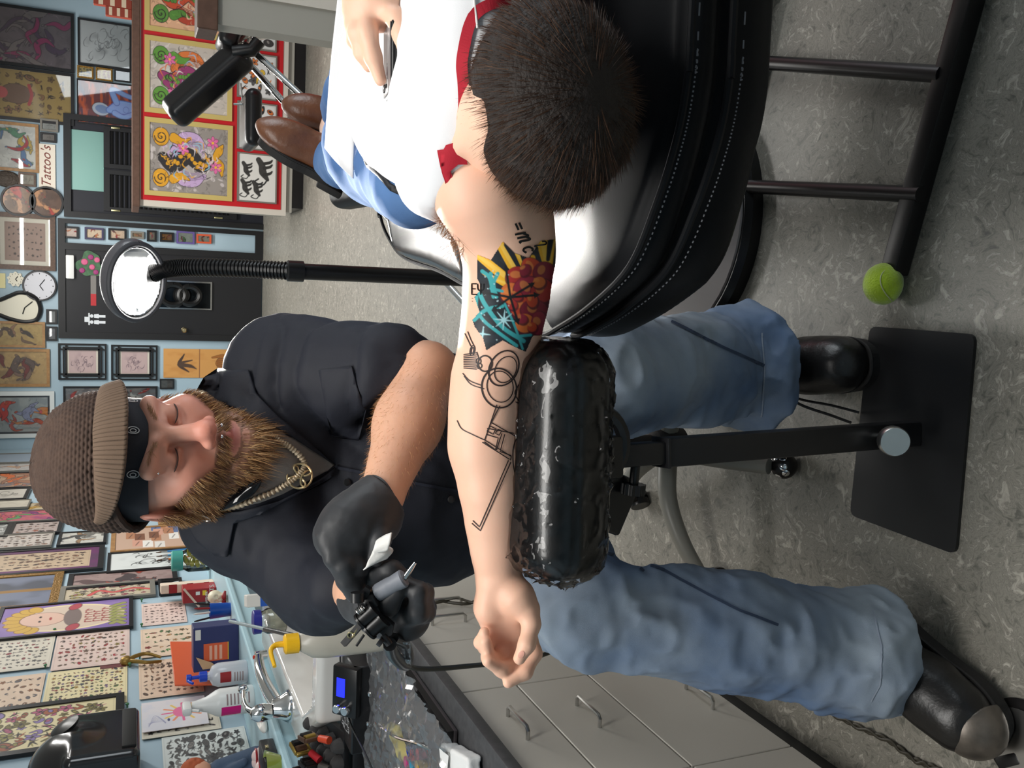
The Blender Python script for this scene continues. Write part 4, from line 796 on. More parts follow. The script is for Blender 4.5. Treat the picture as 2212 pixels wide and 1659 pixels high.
# ---- things standing on the ledge
ZL = .96
def onl(x, y, X): r = onx(x, y, X); return r
def ledge(y, X):  # point of the ledge top seen at row y
    lo, hi = 300, 800
    for _ in range(30):
        mid = (lo+hi)/2
        if onx(mid, y, X)[2] > ZL: lo = mid
        else: hi = mid
    r = onx(lo, y, X); return np.array([r[0], r[1], ZL])
q = ledge(1276, -1.86)
t, R, cc = carton(q, (.08, .17, .185), 0.1, 'cigar_box', 'dark red cigar carton with white lettering on the blue ledge', 'box', M_rd, ((1, .5, .85, .30, .42, M_yw, 'price_patch'), (1, .55, .8, .5, .62, M_wt, 'oval_emblem')))
n = -R[:, 1]; u = R[:, 0]
def label_text(par, body, size, du, dv, mm, R, cc, sz, face, nm='lettering'):
    n_ = R[:, 0] if face == 0 else -R[:, 1]; u_ = R[:, 1] if face == 0 else R[:, 0]; off = (sz[0] if face == 0 else sz[1])/2+.0015; text(nm, body, size, np.array(cc)+n_*off+u_*du+VZ*dv, u_, VZ, mm, par)
label_text(t, 'SWEETS', .045, -.095, -.06, M_wt, R, cc, (.1, .2, .27), 0) if False else None
text('lettering', 'SWEETS', .036, cc+n*.0865-u*.07-VZ*.078, u, VZ, M_wt, t); text('lettering', 'SWISHER', .02, cc+n*.0865-u*.06-VZ*.044, u, VZ, M_wt, t)
dd = u*.8+VZ*.6; dd /= np.linalg.norm(dd); obj('cigar_print', MB().box((-.07, -.006, 0), (.07, .006, .0012), np.stack([dd, np.cross(n, dd), n], 1), cc+n*.0858+VZ*.045-u*.01), mat('cigar_brown', srgb(214, 190, 170), .5), t, smooth=False)
def dep(y, X): q = ledge(y, X); return (q-CP)@FW
def hpx(y, X, px): return px*dep(y, X)/FPX*1.03
# pale packets behind the cigar box
q = ledge(1262, -1.86); carton(q, (.05, .12, .30), .2, 'tea_packet', 'red and cream striped packet standing behind the cigar carton', 'packet', mat('packet_cream', srgb(226, 206, 186), .5), ((1, .0, 1, .7, .85, M_rd, 'stripe'), (1, 0, 1, .4, .52, M_rd, 'stripe'), (1, 0, 1, .1, .2, M_rd, 'stripe')))
# pickle jar
q = ledge(1206, -1.78); h = hpx(1206, -1.78, 75); lid_jar(0, 0, ZL, .075, h, 'glass jar of yellow green peppers with a teal lid at the shoulder of the shirt', M_clr, mat('lid_teal', srgb(70, 150, 140), .35), dd=None) if False else None
t = thing('pickle_jar', 'glass jar of yellow green peppers with a teal lid beside the navy shoulder', 'jar', q)
obj('jar_body', MB().lathe([(.001, 0), (.07, 0), (.076, .008), (.076, .13), (.06, .155), (.058, .165)], 28, q), M_clr, t)
obj('lid', MB().lathe([(.062, 0), (.064, .06), (.058, .066), (.001, .066)], 28, q+(0, 0, .163)), mat('lid_teal', srgb(70, 150, 140), .35), t)
pm = mat('pepper', srgb(164, 156, 50), .35)
for k in range(11):
    a = k*2.4; pp = q+np.array([.042*math.cos(a)*(k % 3+1)/3, .042*math.sin(a)*(k % 3+1)/3, .02+.012*k]); obj('pepper', MB().tube(spline([pp+(-.025, 0, 0), pp+(0, .01, .008), pp+(.028, 0, .012)], 4), [.008, .011, .013, .014, .014, .013, .011, .008, .003], 8), pm, t)
for k, (yy, cl) in enumerate(((1166, srgb(60, 130, 190)), (1174, srgb(70, 150, 200)), (1182, srgb(210, 120, 60)))):
    q = ledge(yy, -1.86); b = np.array([XL+.02, q[1], q[2]+.30]); q = np.array([XL+.035, q[1], q[2]]); t = thing('paint_brush', ('blue handled brush nearest the far corner, leaning on the wall', 'second blue handled brush leaning on the wall', 'orange handled brush leaning beside the pickle jar')[k], 'brush', q)
    obj('handle', MB().tube([q, q*.25+b*.75], [.004, .006], 8), mat('brush_%d' % k, cl, .3), t); obj('ferrule', MB().tube([q*.25+b*.75, q*.12+b*.88], .006, 8), M_steel, t); obj('bristles', MB().tube([q*.12+b*.88, b], [.006, .002], 8), FBR, t)
# skull ornament, blue cup, navy carton, folder
q = ledge(1287, -1.66); s_ = .85; t = thing('skull_ornament', 'small cream skull ornament with a red bow by the blue cup', 'ornament', q)
S = SDF(q+(-.06, -.06, -.01), q+(.06, .06, .12), .0025); S.ell(q+(0, 0, .06), (.034, .04, .036), k=0); S.box(q+(0, -.018, .025), (.02, .02, .022), rd=.008, k=.012)
for sx in (-1, 1): S.ell(q+(.014*sx, -.038, .056), (.010, .012, .011), k=.004, op=-1)
S.ell(q+(0, -.042, .04), (.005, .01, .007), k=.003, op=-1); S.half(q+(0, 0, .001), (0, 0, -1)); obj('skull', S.mesh(), mat('bone', srgb(228, 218, 190), .4), t, angle=180)
obj('bow', MB().tube(spline([q+(-.035, -.03, .012), q+(-.01, -.045, .02), q+(0, -.045, .014), q+(.012, -.045, .02), q+(.036, -.028, .012)], 4), [.006, .01, .012, .012, .01, .008, .006, .005, .006, .008, .01, .012, .012, .012, .01, .008, .006], 8), M_rd, t)
q = ledge(1316, -1.67); t = thing('blue_cup', 'translucent blue plastic cup holding dark pens on the ledge', 'cup', q); obj('cup', MB().lathe([(.001, .002), (.034, .002), (.034, 0), (.04, .10), (.038, .10), (.032, .006)], 26, q), mat('cup_blue', srgb(30, 90, 190), .15, trans=.3), t)
for k in range(4):
    a = k*1.7+.4; b = q+np.array([.018*math.cos(a), .018*math.sin(a), .006]); e = q+np.array([.045*math.cos(a), .045*math.sin(a), .175]); m_ = (M_plast, M_wt, M_plast, M_rd)[k]
    tag(obj('pen', MB().tube([b, b*.1+e*.9, e], [.005, .005, .002], 8), m_), ('black pen leaning left in the blue cup', 'white pen standing in the blue cup', 'black pen at the rear of the blue cup', 'red pen in the blue cup')[k].replace(' left', ' forward'), 'pen')
q = ledge(1388, -1.72); sz = (.14, .205, .20); t, R, cc = carton(q, (.20, .14, .2), .18, 'glove_carton', 'navy carton with an orange label and torn corner on the ledge', 'box', M_nv, ((1, .22, .62, .25, .78, M_or, 'orange_label'), (1, .22, .62, .23, .25, M_yw, 'label_edge'), (1, .72, .95, .84, .96, M_wt, 'white_mark')))
n = -R[:, 1]; u = R[:, 0]
for k in range(3): obj('label_line', MB().box((-.032, -.006, 0), (.032, .006, .0012), np.stack([u, VZ, n], 1), cc+n*.0716+VZ*(.025-.022*k)-u*.018), mat('label_pale', srgb(236, 176, 150), .5), t, smooth=False)
obj('torn_flap', MB().sheet(np.array([[cc+n*.072-u*.09+VZ*.06, cc+n*.078-u*.03+VZ*.09], [cc+n*.085-u*.085+VZ*.0, cc+n*.09-u*.06+VZ*.02]])), mat('card_inside', srgb(206, 168, 130), .7), t, smooth=False)
q = ledge(1432, -1.88); tag(obj('orange_folder', MB().rbox((.008, .52, .28), q+np.array([0.0, .05, .14]), Rot(0, .12, 0), .002, 1), M_or), 'thin orange folder propped on edge behind the bottles', 'folder')
# pump bottle, spray bottle
q = ledge(1450, -1.70); t = thing('pump_bottle', 'clear white pump bottle with blue pump head and red label', 'bottle', q); hb = .155
obj('body', MB().lathe([(.001, 0), (.045, 0), (.05, .006), (.05, hb*.78), (.04, hb*.93), (.018, hb), (.016, hb+.012)], 28, q), mat('bottle_clear', srgb(222, 224, 230), .2, trans=.25), t)
pb = mat('pump_blue', srgb(36, 70, 190), .3); obj('pump', MB().lathe([(.022, 0), (.022, .03), (.008, .034), (.008, .06), (.016, .064), (.016, .082), (.001, .084)], 20, q+(0, 0, hb+.01)).tube(spline([q+(0, 0, hb+.08), q+(.0, -.03, hb+.085), q+(0, -.055, hb+.07)], 4), .006, 8), pb, t)
def curved_label(q, r, z0, z1, a0, a1, mm, par, nm='label'):
    a = np.linspace(a0, a1, 14); G = np.array([[(q[0]+r*math.cos(k), q[1]+r*math.sin(k), q[2]+z) for k in a] for z in (z1, z0)]); return obj(nm, MB().sheet(G), mm, par)
curved_label(q, .0506, .07, .115, -1.9, -1.0, M_rd, t, 'red_label')
for k in range(4): curved_label(q, .0506, .02+.011*k, .025+.011*k, -1.9, -1.1, mat('print_grey', srgb(150, 130, 130), .5), t, 'label_line')
q = ledge(1508, -1.72); t = thing('spray_bottle', 'white round spray bottle with a magenta label band', 'bottle', q); hb = .165
obj('body', MB().lathe([(.001, 0), (.05, 0), (.055, .006), (.055, hb*.8), (.05, hb*.9), (.03, hb*1.12), (.02, hb*1.35), (.018, hb*1.45)], 28, q), M_white, t)
obj('spray_head', MB().rbox((.035, .075, .035), q+np.array([0, -.015, hb*1.45+.02]), None, .01).tube([q+np.array([0, -.03, hb*1.45+.01]), q+np.array([0, -.05, hb*1.45-.025])], .006, 8), M_white, t)
curved_label(q, .0556, .055, .13, -2.3, -1.5, mat('label_magenta', srgb(214, 24, 126), .4), t, 'magenta_label')
for k in range(7): curved_label(q, .0556, .02+.014*k, .026+.014*k, -1.4, -.6, MATS['print_grey'], t, 'label_line')
# carved ornament lying on the ledge, dolls and case at the near end
q = ledge(1556, -1.645); t = thing('shell_ornament', 'white and brown carved shell lying on the edge of the ledge', 'ornament', q)
S = SDF(q+(-.05, -.1, -.01), q+(.05, .1, .06), .003); S.ell(q+(0, 0, .014), (.024, .085, .02), k=0); S.ell(q+(.01, -.03, .03), (.014, .03, .014), k=.004, op=-1); S.half(q+(0, 0, .001), (0, 0, -1)); obj('shell', S.mesh(), mat('shell_white', srgb(224, 220, 212), .4), t, angle=180)
for k in range(3): obj('brown_patch', MB().lathe([(.012, 0), (.009, .008), (.001, .01)], 10, q+np.array([.006, .02+.02*k, .026-.004*k])), mat('shell_brown', srgb(96, 70, 58), .5), t)
q = ledge(1640, -1.66); t = thing('black_case', 'small black lidded case on the near part of the ledge', 'case', q); obj('body', MB().rbox((.08, .16, .05), q+np.array([0, 0, .025]), None, .006), M_black, t); obj('clasp', MB().rbox((.004, .02, .012), q+np.array([.041, .02, .03]), None, .001), MATS['brass'], t)
for k in range(3):
    q = ledge(1630+13*k, -1.74-.02*(k % 2)); q[2] = ZL; t = thing('striped_candy', ('red and white striped candy ball nearest the black case', 'middle red and white striped candy ball', 'outermost red and white striped candy ball, by the picture edge')[k], 'candy', q)
    obj('ball', MB().lathe([(.03*math.sin(a), .03-.03*math.cos(a)) for a in np.linspace(.02, 3.12, 12)], 20, q), mat('candy_white', srgb(226, 200, 196), .3), t)
    for j in range(3): a = np.linspace(0, 2*np.pi, 20); z = .016+.014*j; rr = math.sqrt(max(.0301**2-(z-.03)**2, 1e-6)); obj('stripe', MB().tube(np.c_[q[0]+rr*np.cos(a), q[1]+rr*np.sin(a), np.full(20, q[2]+z)], .004, 6, caps=False), mat('candy_red', srgb(150, 20, 30), .3), t)
q = ledge(1650, -1.63); tag(obj('green_bowl', MB().lathe([(.001, .004), (.03, .004), (.03, 0), (.052, .05), (.049, .05), (.03, .01)], 24, q), mat('bowl_green', srgb(150, 160, 70), .12, coat=.6)), 'shiny yellow green bowl at the near end of the ledge', 'bowl')
q = ledge(1648, -1.83); t = thing('cloth_doll', 'cloth doll with red cheeks and a dark blue dress at the ledge end', 'doll', q)
S = SDF(q+(-.1, -.1, -.01), q+(.1, .1, .34), .004); S.cap(q+(0, 0, .03), q+(0, 0, .16), .065, .04, 0); S.cap(q+(0, -.03, .15), q+(.05, -.06, .08), .02, .014, .01); S.half(q+(0, 0, .001), (0, 0, -1)); obj('dress', S.mesh(), mat('dress_blue', srgb(66, 82, 104), .8, bump=(60, .5, .004)), t, angle=180)
S = SDF(q+(-.1, -.1, .15), q+(.1, .1, .34), .003); S.ell(q+(0, 0, .235), (.045, .043, .05), k=0); S.ell(q+(0, -.045, .23), (.006, .008, .006), k=.004); obj('head', S.mesh(), mat('doll_skin', srgb(220, 160, 130), .6), t, angle=180)
S = SDF(q+(-.1, -.1, .15), q+(.1, .1, .34), .004); S.ell(q+(0, .012, .25), (.052, .048, .052), k=0); S.disp(folds(3, 60, 60, 60, .004)); obj('hair', S.mesh(), mat('doll_hair', srgb(170, 84, 50), .8), t, angle=180)
# ---------------------------------------------------------------- on the worktop: power box, machine rack, tray
YP = 2.44
def wk(x, y): return onz(x, y, ZW)
a = wk(818, 1418); b = wk(815, 1592); x1, x0 = a[0], b[0]-.02; zt = ony(762, 1500, YP)[2]; zsup_box = zt
t = thing('power_supply', 'black metal power supply box with a blue lit display and two chrome knobs', 'power supply', ((x0+x1)/2, YP+.1, ZW))
obj('case', MB().rbox((x1-x0, .15, zt-ZW-.004), ((x0+x1)/2, YP+.075, (zt+ZW)/2+.002), None, .004, 1), M_black, t)
Rp = Rot(math.radians(42), 0, 0); pc = np.array([x1-.075, YP+.02, zt+.012])
obj('console', MB().rbox((.15, .085, .03), pc, Rp, .005), M_plast, t)
nn = Rp[:, 2]; uu = Rp[:, 0]; vv = Rp[:, 1]
obj('display', MB().box((-.028, -.014, 0), (.028, .014, .002), Rp, pc+nn*.015+uu*.012+vv*.012), mat('display_blue', srgb(10, 20, 200), .3, emit=((.02, .03, 1.0), 1.6)), t, smooth=False)
for k in (-1, 1): obj('knob', MB().lathe([(.013, 0), (.013, .018), (.011, .021), (.001, .021)], 20, pc+nn*.014-uu*.048+vv*.0-vv*(.014*k), Rp), M_chrome, t)
for (xx, yy) in ((800, 1499), (797, 1563)):
    r = ony(xx, yy, YP-.002); obj('screw', MB().lathe([(.009, 0), (.008, .004), (.001, .006)], 14, r, axes((0, -1, 0))), M_chrome, t)
c = Cv(90, 40, srgb(26, 26, 28), 5)
for k in range(40): x_, y_ = c.r.rand(), c.r.rand()*c.A; c.stroke([(x_, y_), (x_+c.r.uniform(-.1, .1), y_+c.r.uniform(-.08, .08)), (x_+c.r.uniform(-.1, .1), y_+.05)], .008, srgb(190, 190, 192))
mb, cc = panel(np.array([0, 0, zt+.0007]), np.array([1., 0, 0]), np.array([0, 1.0, 0]), x0+.03, x1-.14, YP+.03, YP+.14, c)
mb = MB().sheet(np.array([[(x0+.04+(x1-.2-x0)*j/(c.w-1), YP+.14-.11*i/(c.h-1), zt+.0007) for j in range(c.w)] for i in range(c.h)])); obj('emblem', mb, M_print, t, colors=c.a.reshape(-1, 3), smooth=False)
t = thing('switch_box', 'plain dark grey box beside the power supply, at the lower edge of view', 'box', (x0-.12, YP-.26, ZW)); obj('case', MB().rbox((.2, .12, .06), (x0-.115, YP-.26, ZW+.031), None, .004), M_top, t); obj('lid', MB().rbox((.205, .125, .012), (x0-.115, YP-.26, ZW+.068), None, .004), M_black, t)
# sloping foam rack of machines and grips
rc = np.array([-1.585, 2.64, ZW+.075]); t = thing('machine_rack', 'black foam lined rack full of dark tattoo machines in front of the basin', 'rack', rc)
Rr = Rot(math.radians(14), 0, math.radians(4)); obj('tray', MB().rbox((.44, .24, .02), rc+(0, 0, .035), Rr, .004), M_black, t)
Mf = mat('foam_grey', srgb(58, 56, 56), .9, bump=(200, .3, .002)); rs = np.random.RandomState(4)
def onrack(a, b, h): return rc+(0, 0, .046)+Rr@np.array([a, b, h])
for i in range(8):
    for j in range(5):
        pp = onrack(-.18+.05*i+rs.uniform(-.006, .006), -.1+.05*j, 0); obj('foam_peak', MB().lathe([(.026, -.002), (.021, .016), (.011, .028), (.001, .03)], 8, pp, Rr), Mf, t)
mm = [mat('rack_brown', srgb(92, 66, 50), .4, metal=.5), mat('rack_brass', srgb(170, 140, 70), .3, metal=.8), M_dark, mat('rack_orange', srgb(200, 70, 40), .4), mat('rack_red', srgb(170, 30, 40), .4), mat('rack_steel', srgb(120, 116, 112), .3, metal=.8)]
for i in range(9):
    a = .19-.04*i; pp = onrack(a, -.02+rs.uniform(-.05, .05), .05+.012*(i % 2)); az = rs.uniform(-.5, .5); R2 = Rr@Rot(0, 0, az); g = thing('tattoo_machine', 'dark coil tattoo machine lying in the foam rack, number %d from the picture edge side' % (i+1), 'tattoo machine', pp-np.array([0, 0, .02]), 'spare machines in the foam rack'); MN = ['brown', 'brass', 'black', 'orange', 'red', 'steel']; gi = (i+3+i//6) % 6; g['label'] = 'spare tattoo machine with %s frame and %s grip on the foam rack' % (MN[i % 6], MN[gi])
    obj('frame', MB().rbox((.012, .07, .012), pp, R2, .003).rbox((.012, .012, .05), pp+R2@np.array([0, -.03, .02]), R2, .003).rbox((.014, .05, .006), pp+R2@np.array([0, 0, .044]), R2, .002), mm[i % 6], g)
    for k in (-.01, .016): obj('coil', MB().lathe([(.012, -.016), (.013, -.016), (.013, .016), (.012, .016)], 12, pp+R2@np.array([0, k, .022]), R2), mm[(i*2+1) % 3 if k < 0 else 2], g)
    obj('grip', MB().tube([pp+R2@np.array([0, -.035, 0]), pp+R2@np.array([0, -.075, -.012])], [.011, .012], 10), mm[gi], g)
tag(obj('rack_stand', MB().rbox((.36, .2, .06), (rc[0], rc[1], ZW+.031), None, .006), M_black, t), None)
# steel tray wrapped in film with ink caps
T0, T1, TY0, TY1 = -1.44, -1.0, 1.80, 2.40
t = thing('instrument_tray', 'dark steel tray on the worktop under crinkled clear film', 'tray', ((T0+T1)/2, (TY0+TY1)/2, ZW))
obj('base', MB().rbox((T1-T0, TY1-TY0, .012), ((T0+T1)/2, (TY0+TY1)/2, ZW+.008), None, .003), mat('tray_dark', srgb(92, 86, 88), .35, metal=.5), t)
obj('rim', bars(np.array([0, 0, ZW+.012]), np.array([1., 0, 0]), np.array([0, 1., 0]), VZ, T0, T1, TY0, TY1, .012, 0, .016), M_dark, t, smooth=False)
def film(name, f, nu, nv, seed, amp, par=None, sc=30, **k):
    """crinkled clear film over the surface f(u, v) -> point, normal"""
    G = np.zeros((nu, nv, 3)); rs_ = np.random.RandomState(seed)
    for i in range(nu):
        for j in range(nv):
            p_, n_ = f(i/(nu-1), j/(nv-1)); G[i, j] = p_
    q = G.reshape(-1, 3); a = vnoise(q[:, 0]*sc+seed, q[:, 1]*sc, q[:, 2]*sc); b = vnoise(q[:, 0]*sc*2.3, q[:, 1]*sc*2.3+seed, q[:, 2]*sc*2.3)
    N_ = np.array([f(i/(nu-1), j/(nv-1))[1] for i in range(nu) for j in range(nv)])
    q = q+N_*(amp*(1-2*np.abs(a))+amp*.5*(1-2*np.abs(b)))[:, None]
    return obj(name, MB().sheet(q.reshape(nu, nv, 3)), k.pop('m', None) or clear_mat('cling_film', (.93, .94, .94), .12, .10, haze=.09), par, angle=12, **k)
film('cling_film', lambda u, v: (np.array([T0-.01+(T1-T0+.03)*u, TY0-.05+(TY1-TY0+.10)*v, ZW+.036+.012*math.sin(u*9)*math.sin(v*7)+.012*(u > .85)*0]), VZ), 46, 64, 5, .011, sc=24, label='crinkled clear film laid over the instrument tray', cat='film')
obj('steel_rod', MB().tube(spline([(-1.24, 2.36, ZW+.045), (-1.18, 2.15, ZW+.05), (-1.10, 1.95, ZW+.05), (-1.07, 1.86, ZW+.045)], 5), .004, 8), M_chrome, t)
oi = mat('ointment_yellow', srgb(216, 198, 84), .35); S = SDF((-1.32, 2.0, ZW), (-1.1, 2.35, ZW+.07), .003)
S.chain([(-1.215, 2.27, ZW+.02), (-1.205, 2.2, ZW+.022), (-1.21, 2.12, ZW+.02), (-1.2, 2.09, ZW+.02)], [.01, .022, .028, .018], .01); S.half((0, 0, ZW+.0145), (0, 0, -1)); tag(obj('ointment_smear', S.mesh(), oi, angle=180), 'yellow smear of ointment on the steel tray', 'ointment')
ik = [(900, 1588, srgb(20, 20, 22)), (884, 1594, srgb(60, 62, 66)), (889, 1620, srgb(36, 60, 160)), (899, 1617, srgb(44, 60, 120)), (897, 1630, srgb(206, 30, 44)), (910, 1628, srgb(190, 60, 70)), (883, 1645, srgb(214, 50, 140)), (896, 1652, srgb(60, 150, 180)), (908, 1654, srgb(230, 190, 40)), (868, 1648, srgb(150, 154, 154))]
nm_ = ['black', 'smoky grey', 'dark blue', 'slate blue', 'bright red', 'faded red', 'magenta', 'turquoise', 'yellow', 'clear grey']
for (x, y, cl), nmx in zip(ik, nm_):
    q = onz(x, y, ZW+.03); q[2] = ZW+.014; g = thing('ink_cap', 'little %s ink cap standing on the film covered tray' % nmx, 'ink cap', q, 'ink caps on the tray')
    obj('cup', MB().lathe([(.001, .001), (.011, 0), (.013, .003), (.0145, .026), (.013, .026), (.0115, .02)], 14, q), mat('ink_'+nmx.replace(' ', '_'), cl, .25), g); obj('ink', MB().lathe([(.012, .019), (.001, .0195)], 14, q, caps=False), mat('ink_'+nmx.replace(' ', '_'), cl, .25), g)
q = onz(985, 1652, ZW+.02); t = thing('folded_towel', 'white folded paper towel on the worktop at the lower picture edge', 'towel', (q[0], q[1]-.04, ZW))
S = SDF((q[0]-.1, q[1]-.16, ZW-.01), (q[0]+.08, q[1]+.08, ZW+.06), .004); S.box((q[0]-.01, q[1]-.04, ZW+.02), (.06, .09, .016), Rot(0, 0, .3), .004, 0); S.disp(folds(8, 30, 30, 30, .004)); obj('fold', S.mesh(), mat('paper_white', srgb(232, 232, 230), .8, bump=(300, .3, .001)), t, angle=180); obj('loose_corner', MB().sheet(np.array([[(q[0]-.05, q[1]+.03, ZW+.04), (q[0]+.02, q[1]+.045, ZW+.045)], [(q[0]-.04, q[1]-.02, ZW+.05), (q[0]+.03, q[1]-.01, ZW+.042)]])), MATS['paper_white'], t, smooth=False)
# ---------------------------------------------------------------- red counter with framed flash
YC = 8.16; xl = .552; zt = 1.39
GB = mat('counter_grey', srgb(168, 164, 154), .5); BT = mat('counter_brown', srgb(104, 76, 62), .45, var=(30, srgb(84, 60, 48), .7))
t = thing('display_counter', 'tall counter with a red front panel, grey base and brown top edge', 'counter', (2.2, YC+.35, 0))
obj('body', MB().box((xl+.04, YC+.02, .10), (XR-.01, YC+.7, zt-.04)), GB, t, smooth=False)
obj('toe_kick', MB().box((xl+.08, YC+.03, 0), (XR-.02, YC+.66, .10)), M_plast, t, smooth=False)
obj('top', MB().rbox((XR-xl+.0, .82, .06), ((XR+xl)/2-.01, YC+.36, zt-.01), None, .004, 1), BT, t, smooth=False)
obj('white_edge', MB().box((xl+.005, YC-.006, .155), (XR-.02, YC+.02, zt-.04)), mat('panel_white', srgb(214, 206, 194), .5), t, smooth=False)
obj('red_panel', MB().box((xl+.055, YC-.012, .20), (XR-.02, YC-.004, zt-.05)), mat('panel_red', srgb(196, 28, 36), .4), t, smooth=False)
CB = np.array([0, YC-.012, 0.]); CU = np.array([1., 0, 0]); CN = np.array([0, -1., 0])
def cpic(x0, x1, y0, y1, label, cv, frame, ft, **k):
    xm, ym = (x0+x1)/2, (y0+y1)/2; a = ony(xm, y1, YC-.02)[0]; b = ony(xm, y0, YC-.02)[0]; z0 = ony(x1, ym, YC-.02)[2]; z1 = ony(x0, ym, YC-.02)[2]
    return picture('far', x0, x1, y0, y1, label, cv, frame, ft, base=(CB, CU, CN, a, b, z0, z1), depth=.018, glass=False, **k)
Fy = mat('frame_cream_gold', srgb(200, 178, 108), .45)
cpic(312, 502, 262, 428, 'framed black and yellow carp panel with pink blossoms, closest to the swing doors', lambda w, h: koi(w, h, 1, srgb(150, 142, 136), srgb(206, 196, 194), np.array(srgb(46, 44, 46)), srgb(222, 160, 40), srgb(196, 166, 206), ((.66, .42), (.42, .84), (.78, .8))), Fy, .04)
cpic(312, 502, 88, 252, 'framed green and purple carp panel partly covered by the black pad', lambda w, h: koi(w, h, 2, srgb(196, 186, 176), srgb(216, 208, 204), np.array(srgb(150, 60, 110)), srgb(96, 150, 60), srgb(220, 120, 60), ((.25, .3), (.75, .25))), Fy, .04)
cpic(312, 502, -90, 78, 'framed orange and green carp panel behind the grey desk', lambda w, h: koi(w, h, 3, srgb(226, 176, 140), srgb(232, 190, 160), np.array(srgb(200, 80, 50)), srgb(90, 140, 60), srgb(180, 70, 50), ((.2, .7), (.8, .8))), Fy, .04)
cpic(512, 598, 332, 438, 'white flash sheet of four black panthers low on the red panel', lambda w, h: panthers(w, h, 1), FGR, .012)
cpic(512, 598, 222, 325, 'white flash sheet of black figures with an orange bird, behind the round pad', lambda w, h: flash(w, h, 121, (.72, .71, .69), [srgb(40, 40, 40), srgb(210, 110, 50), srgb(60, 60, 60)], 3, 3), FGR, .012)
cpic(512, 598, 116, 214, 'white flash sheet with a yellow flower behind chrome legs', lambda w, h: flash(w, h, 122, (.72, .71, .7), [srgb(220, 180, 60), srgb(90, 90, 90), srgb(210, 120, 60)], 3, 3, 1.3), FGR, .012)
cpic(512, 598, 20, 108, 'white flash sheet of dark animals behind the chrome joint', lambda w, h: flash(w, h, 123, (.66, .66, .64), GRY, 3, 3, 1.2), FGR, .012)
# packets on the counter
for k, (x0, x1, y0, y1, lb) in enumerate(((228, 283, 22, 42, 'red and cream cigarette style packet on the counter edge'), (202, 283, 2, 22, 'taller red and cream packet standing by the counter edge'))):
    a = ony(283, y1, YC+.12); b = ony(283, y0, YC+.12); h_ = ony(x0, y0, YC+.12)[2]-zt-.02
    t = thing('red_packet', lb, 'packet', ((a[0]+b[0])/2, YC+.12, zt+.02)); obj('carton', MB().rbox((b[0]-a[0], .05, h_), ((a[0]+b[0])/2, YC+.12, zt+.02+h_/2), None, .003, 1), mat('packet_rust', srgb(150, 62, 44), .5), t, smooth=False)
    for j in range(3): obj('cream_band', MB().box((a[0]+.005, YC+.0935, zt+.02+h_*(.15+.3*j)), (b[0]-.005, YC+.095, zt+.02+h_*(.27+.3*j))), mat('packet_cream2', srgb(224, 204, 176), .5), t, smooth=False)
# ---- nearer desk end, grey panel with brown top
dX0 = 1.205; dY = 3.50; dz = ony(438, 40, dY)[2]
t = thing('half_partition', 'grey half height partition with a brown cap and red side, beyond the reclining client', 'partition', (2.6, dY+.05, 0))
e0 = ony(600, 72, dY)[0]; e1 = ony(660, 14, dY)[0]
obj('end_panel', MB().box((e0, dY, .05), (e1, dY+.10, dz-.04)), GB, t, smooth=False); obj('top', MB().rbox((2.6, .16, .07), (e0+1.27, dY+.05, dz-.015), None, .004, 1), BT, t, smooth=False)
obj('white_edge', MB().box((e1, dY-.006, .25), (e1+.05, dY+.02, dz-.04)), MATS['panel_white'], t, smooth=False); obj('red_panel', MB().box((e1+.05, dY-.004, .25), (XR-.3, dY+.02, dz-.04)), MATS['panel_red'], t, smooth=False); obj('plinth', MB().box((e0+.01, dY+.02, 0), (XR-.3, dY+.09, .05)), M_plast, t, smooth=False)
# ---------------------------------------------------------------- folding massage chair with chrome legs
D4 = 4.0; LE = mat('black_vinyl', srgb(22, 22, 24), .3, bump=(160, .12, .001), coat=.25, coat_rough=.25)
t = thing('massage_chair', 'folding black padded chair with bright chrome legs in front of the red counter', 'chair', (.95, 4.5, 0))
def slab(name, c, half, R, par, m_, rd=.03, vox=.006, puff=None):
    ext = (np.abs(R)*np.array(half)).sum(1)+.03; S = SDF(np.array(c)-ext, np.array(c)+ext, vox); S.box(c, half, R, rd, 0)
    if puff: S.disp(puff)
    return obj(name, S.mesh(), m_, par, angle=180)
pa, pb_ = P(368, 252, D4), P(530, 112, D4); ax = (pb_-pa)/np.linalg.norm(pb_-pa); Ra = axes(np.cross(ax, (-.45, -.75, -.3)), ax)
slab('long_pad', (pa+pb_)/2, (np.linalg.norm(pb_-pa)/2, .075, .06), Ra, t, LE, .04)
rp0, rp1 = P(548, 196, D4-.1), P(548, 310, D4-.1); slab('round_pad', (rp0+rp1)/2+np.array([0, .1, 0]), (.125, .125, .036), np.eye(3), t, LE, .034)
sp_ = P(590, 262, D4-.05); obj('pad_post', MB().tube([(rp0+rp1)/2+np.array([-.01, .1, -.03]), sp_, sp_+(-.005, 0, -.16)], .014, 10).tube([sp_+(0, 0, -.02), sp_+(0, 0, -.12)], .022, 10), M_steel, t)
f1, f2 = P(535, 100, D4), P(700, 260, D4-.1); fl = onz(700, 246); 
for (a, b) in ((P(532, 96, D4), onz(716, 252)*.0+P(716, 268, D4-.15)), (P(528, 126, D4+.1), P(662, 275, D4-.05))):
    d_ = (b-a)/np.linalg.norm(b-a); e_ = a+d_*((0.012-a[2])/d_[2]); obj('leg', MB().tube([a, e_], .015, 10), M_chrome, t); obj('foot', MB().rbox((.06, .2, .024), e_+(0, 0, .001), None, .006), M_plast, t)
for (a, b) in ((P(532, 96, D4), P(548, -40, D4+.2)), (P(470, 140, D4), P(548, 60, D4)), (P(520, 120, D4+.1), P(548, 60, D4+.1))): obj('strut', MB().tube([a, b], .014, 8), M_steel, t)
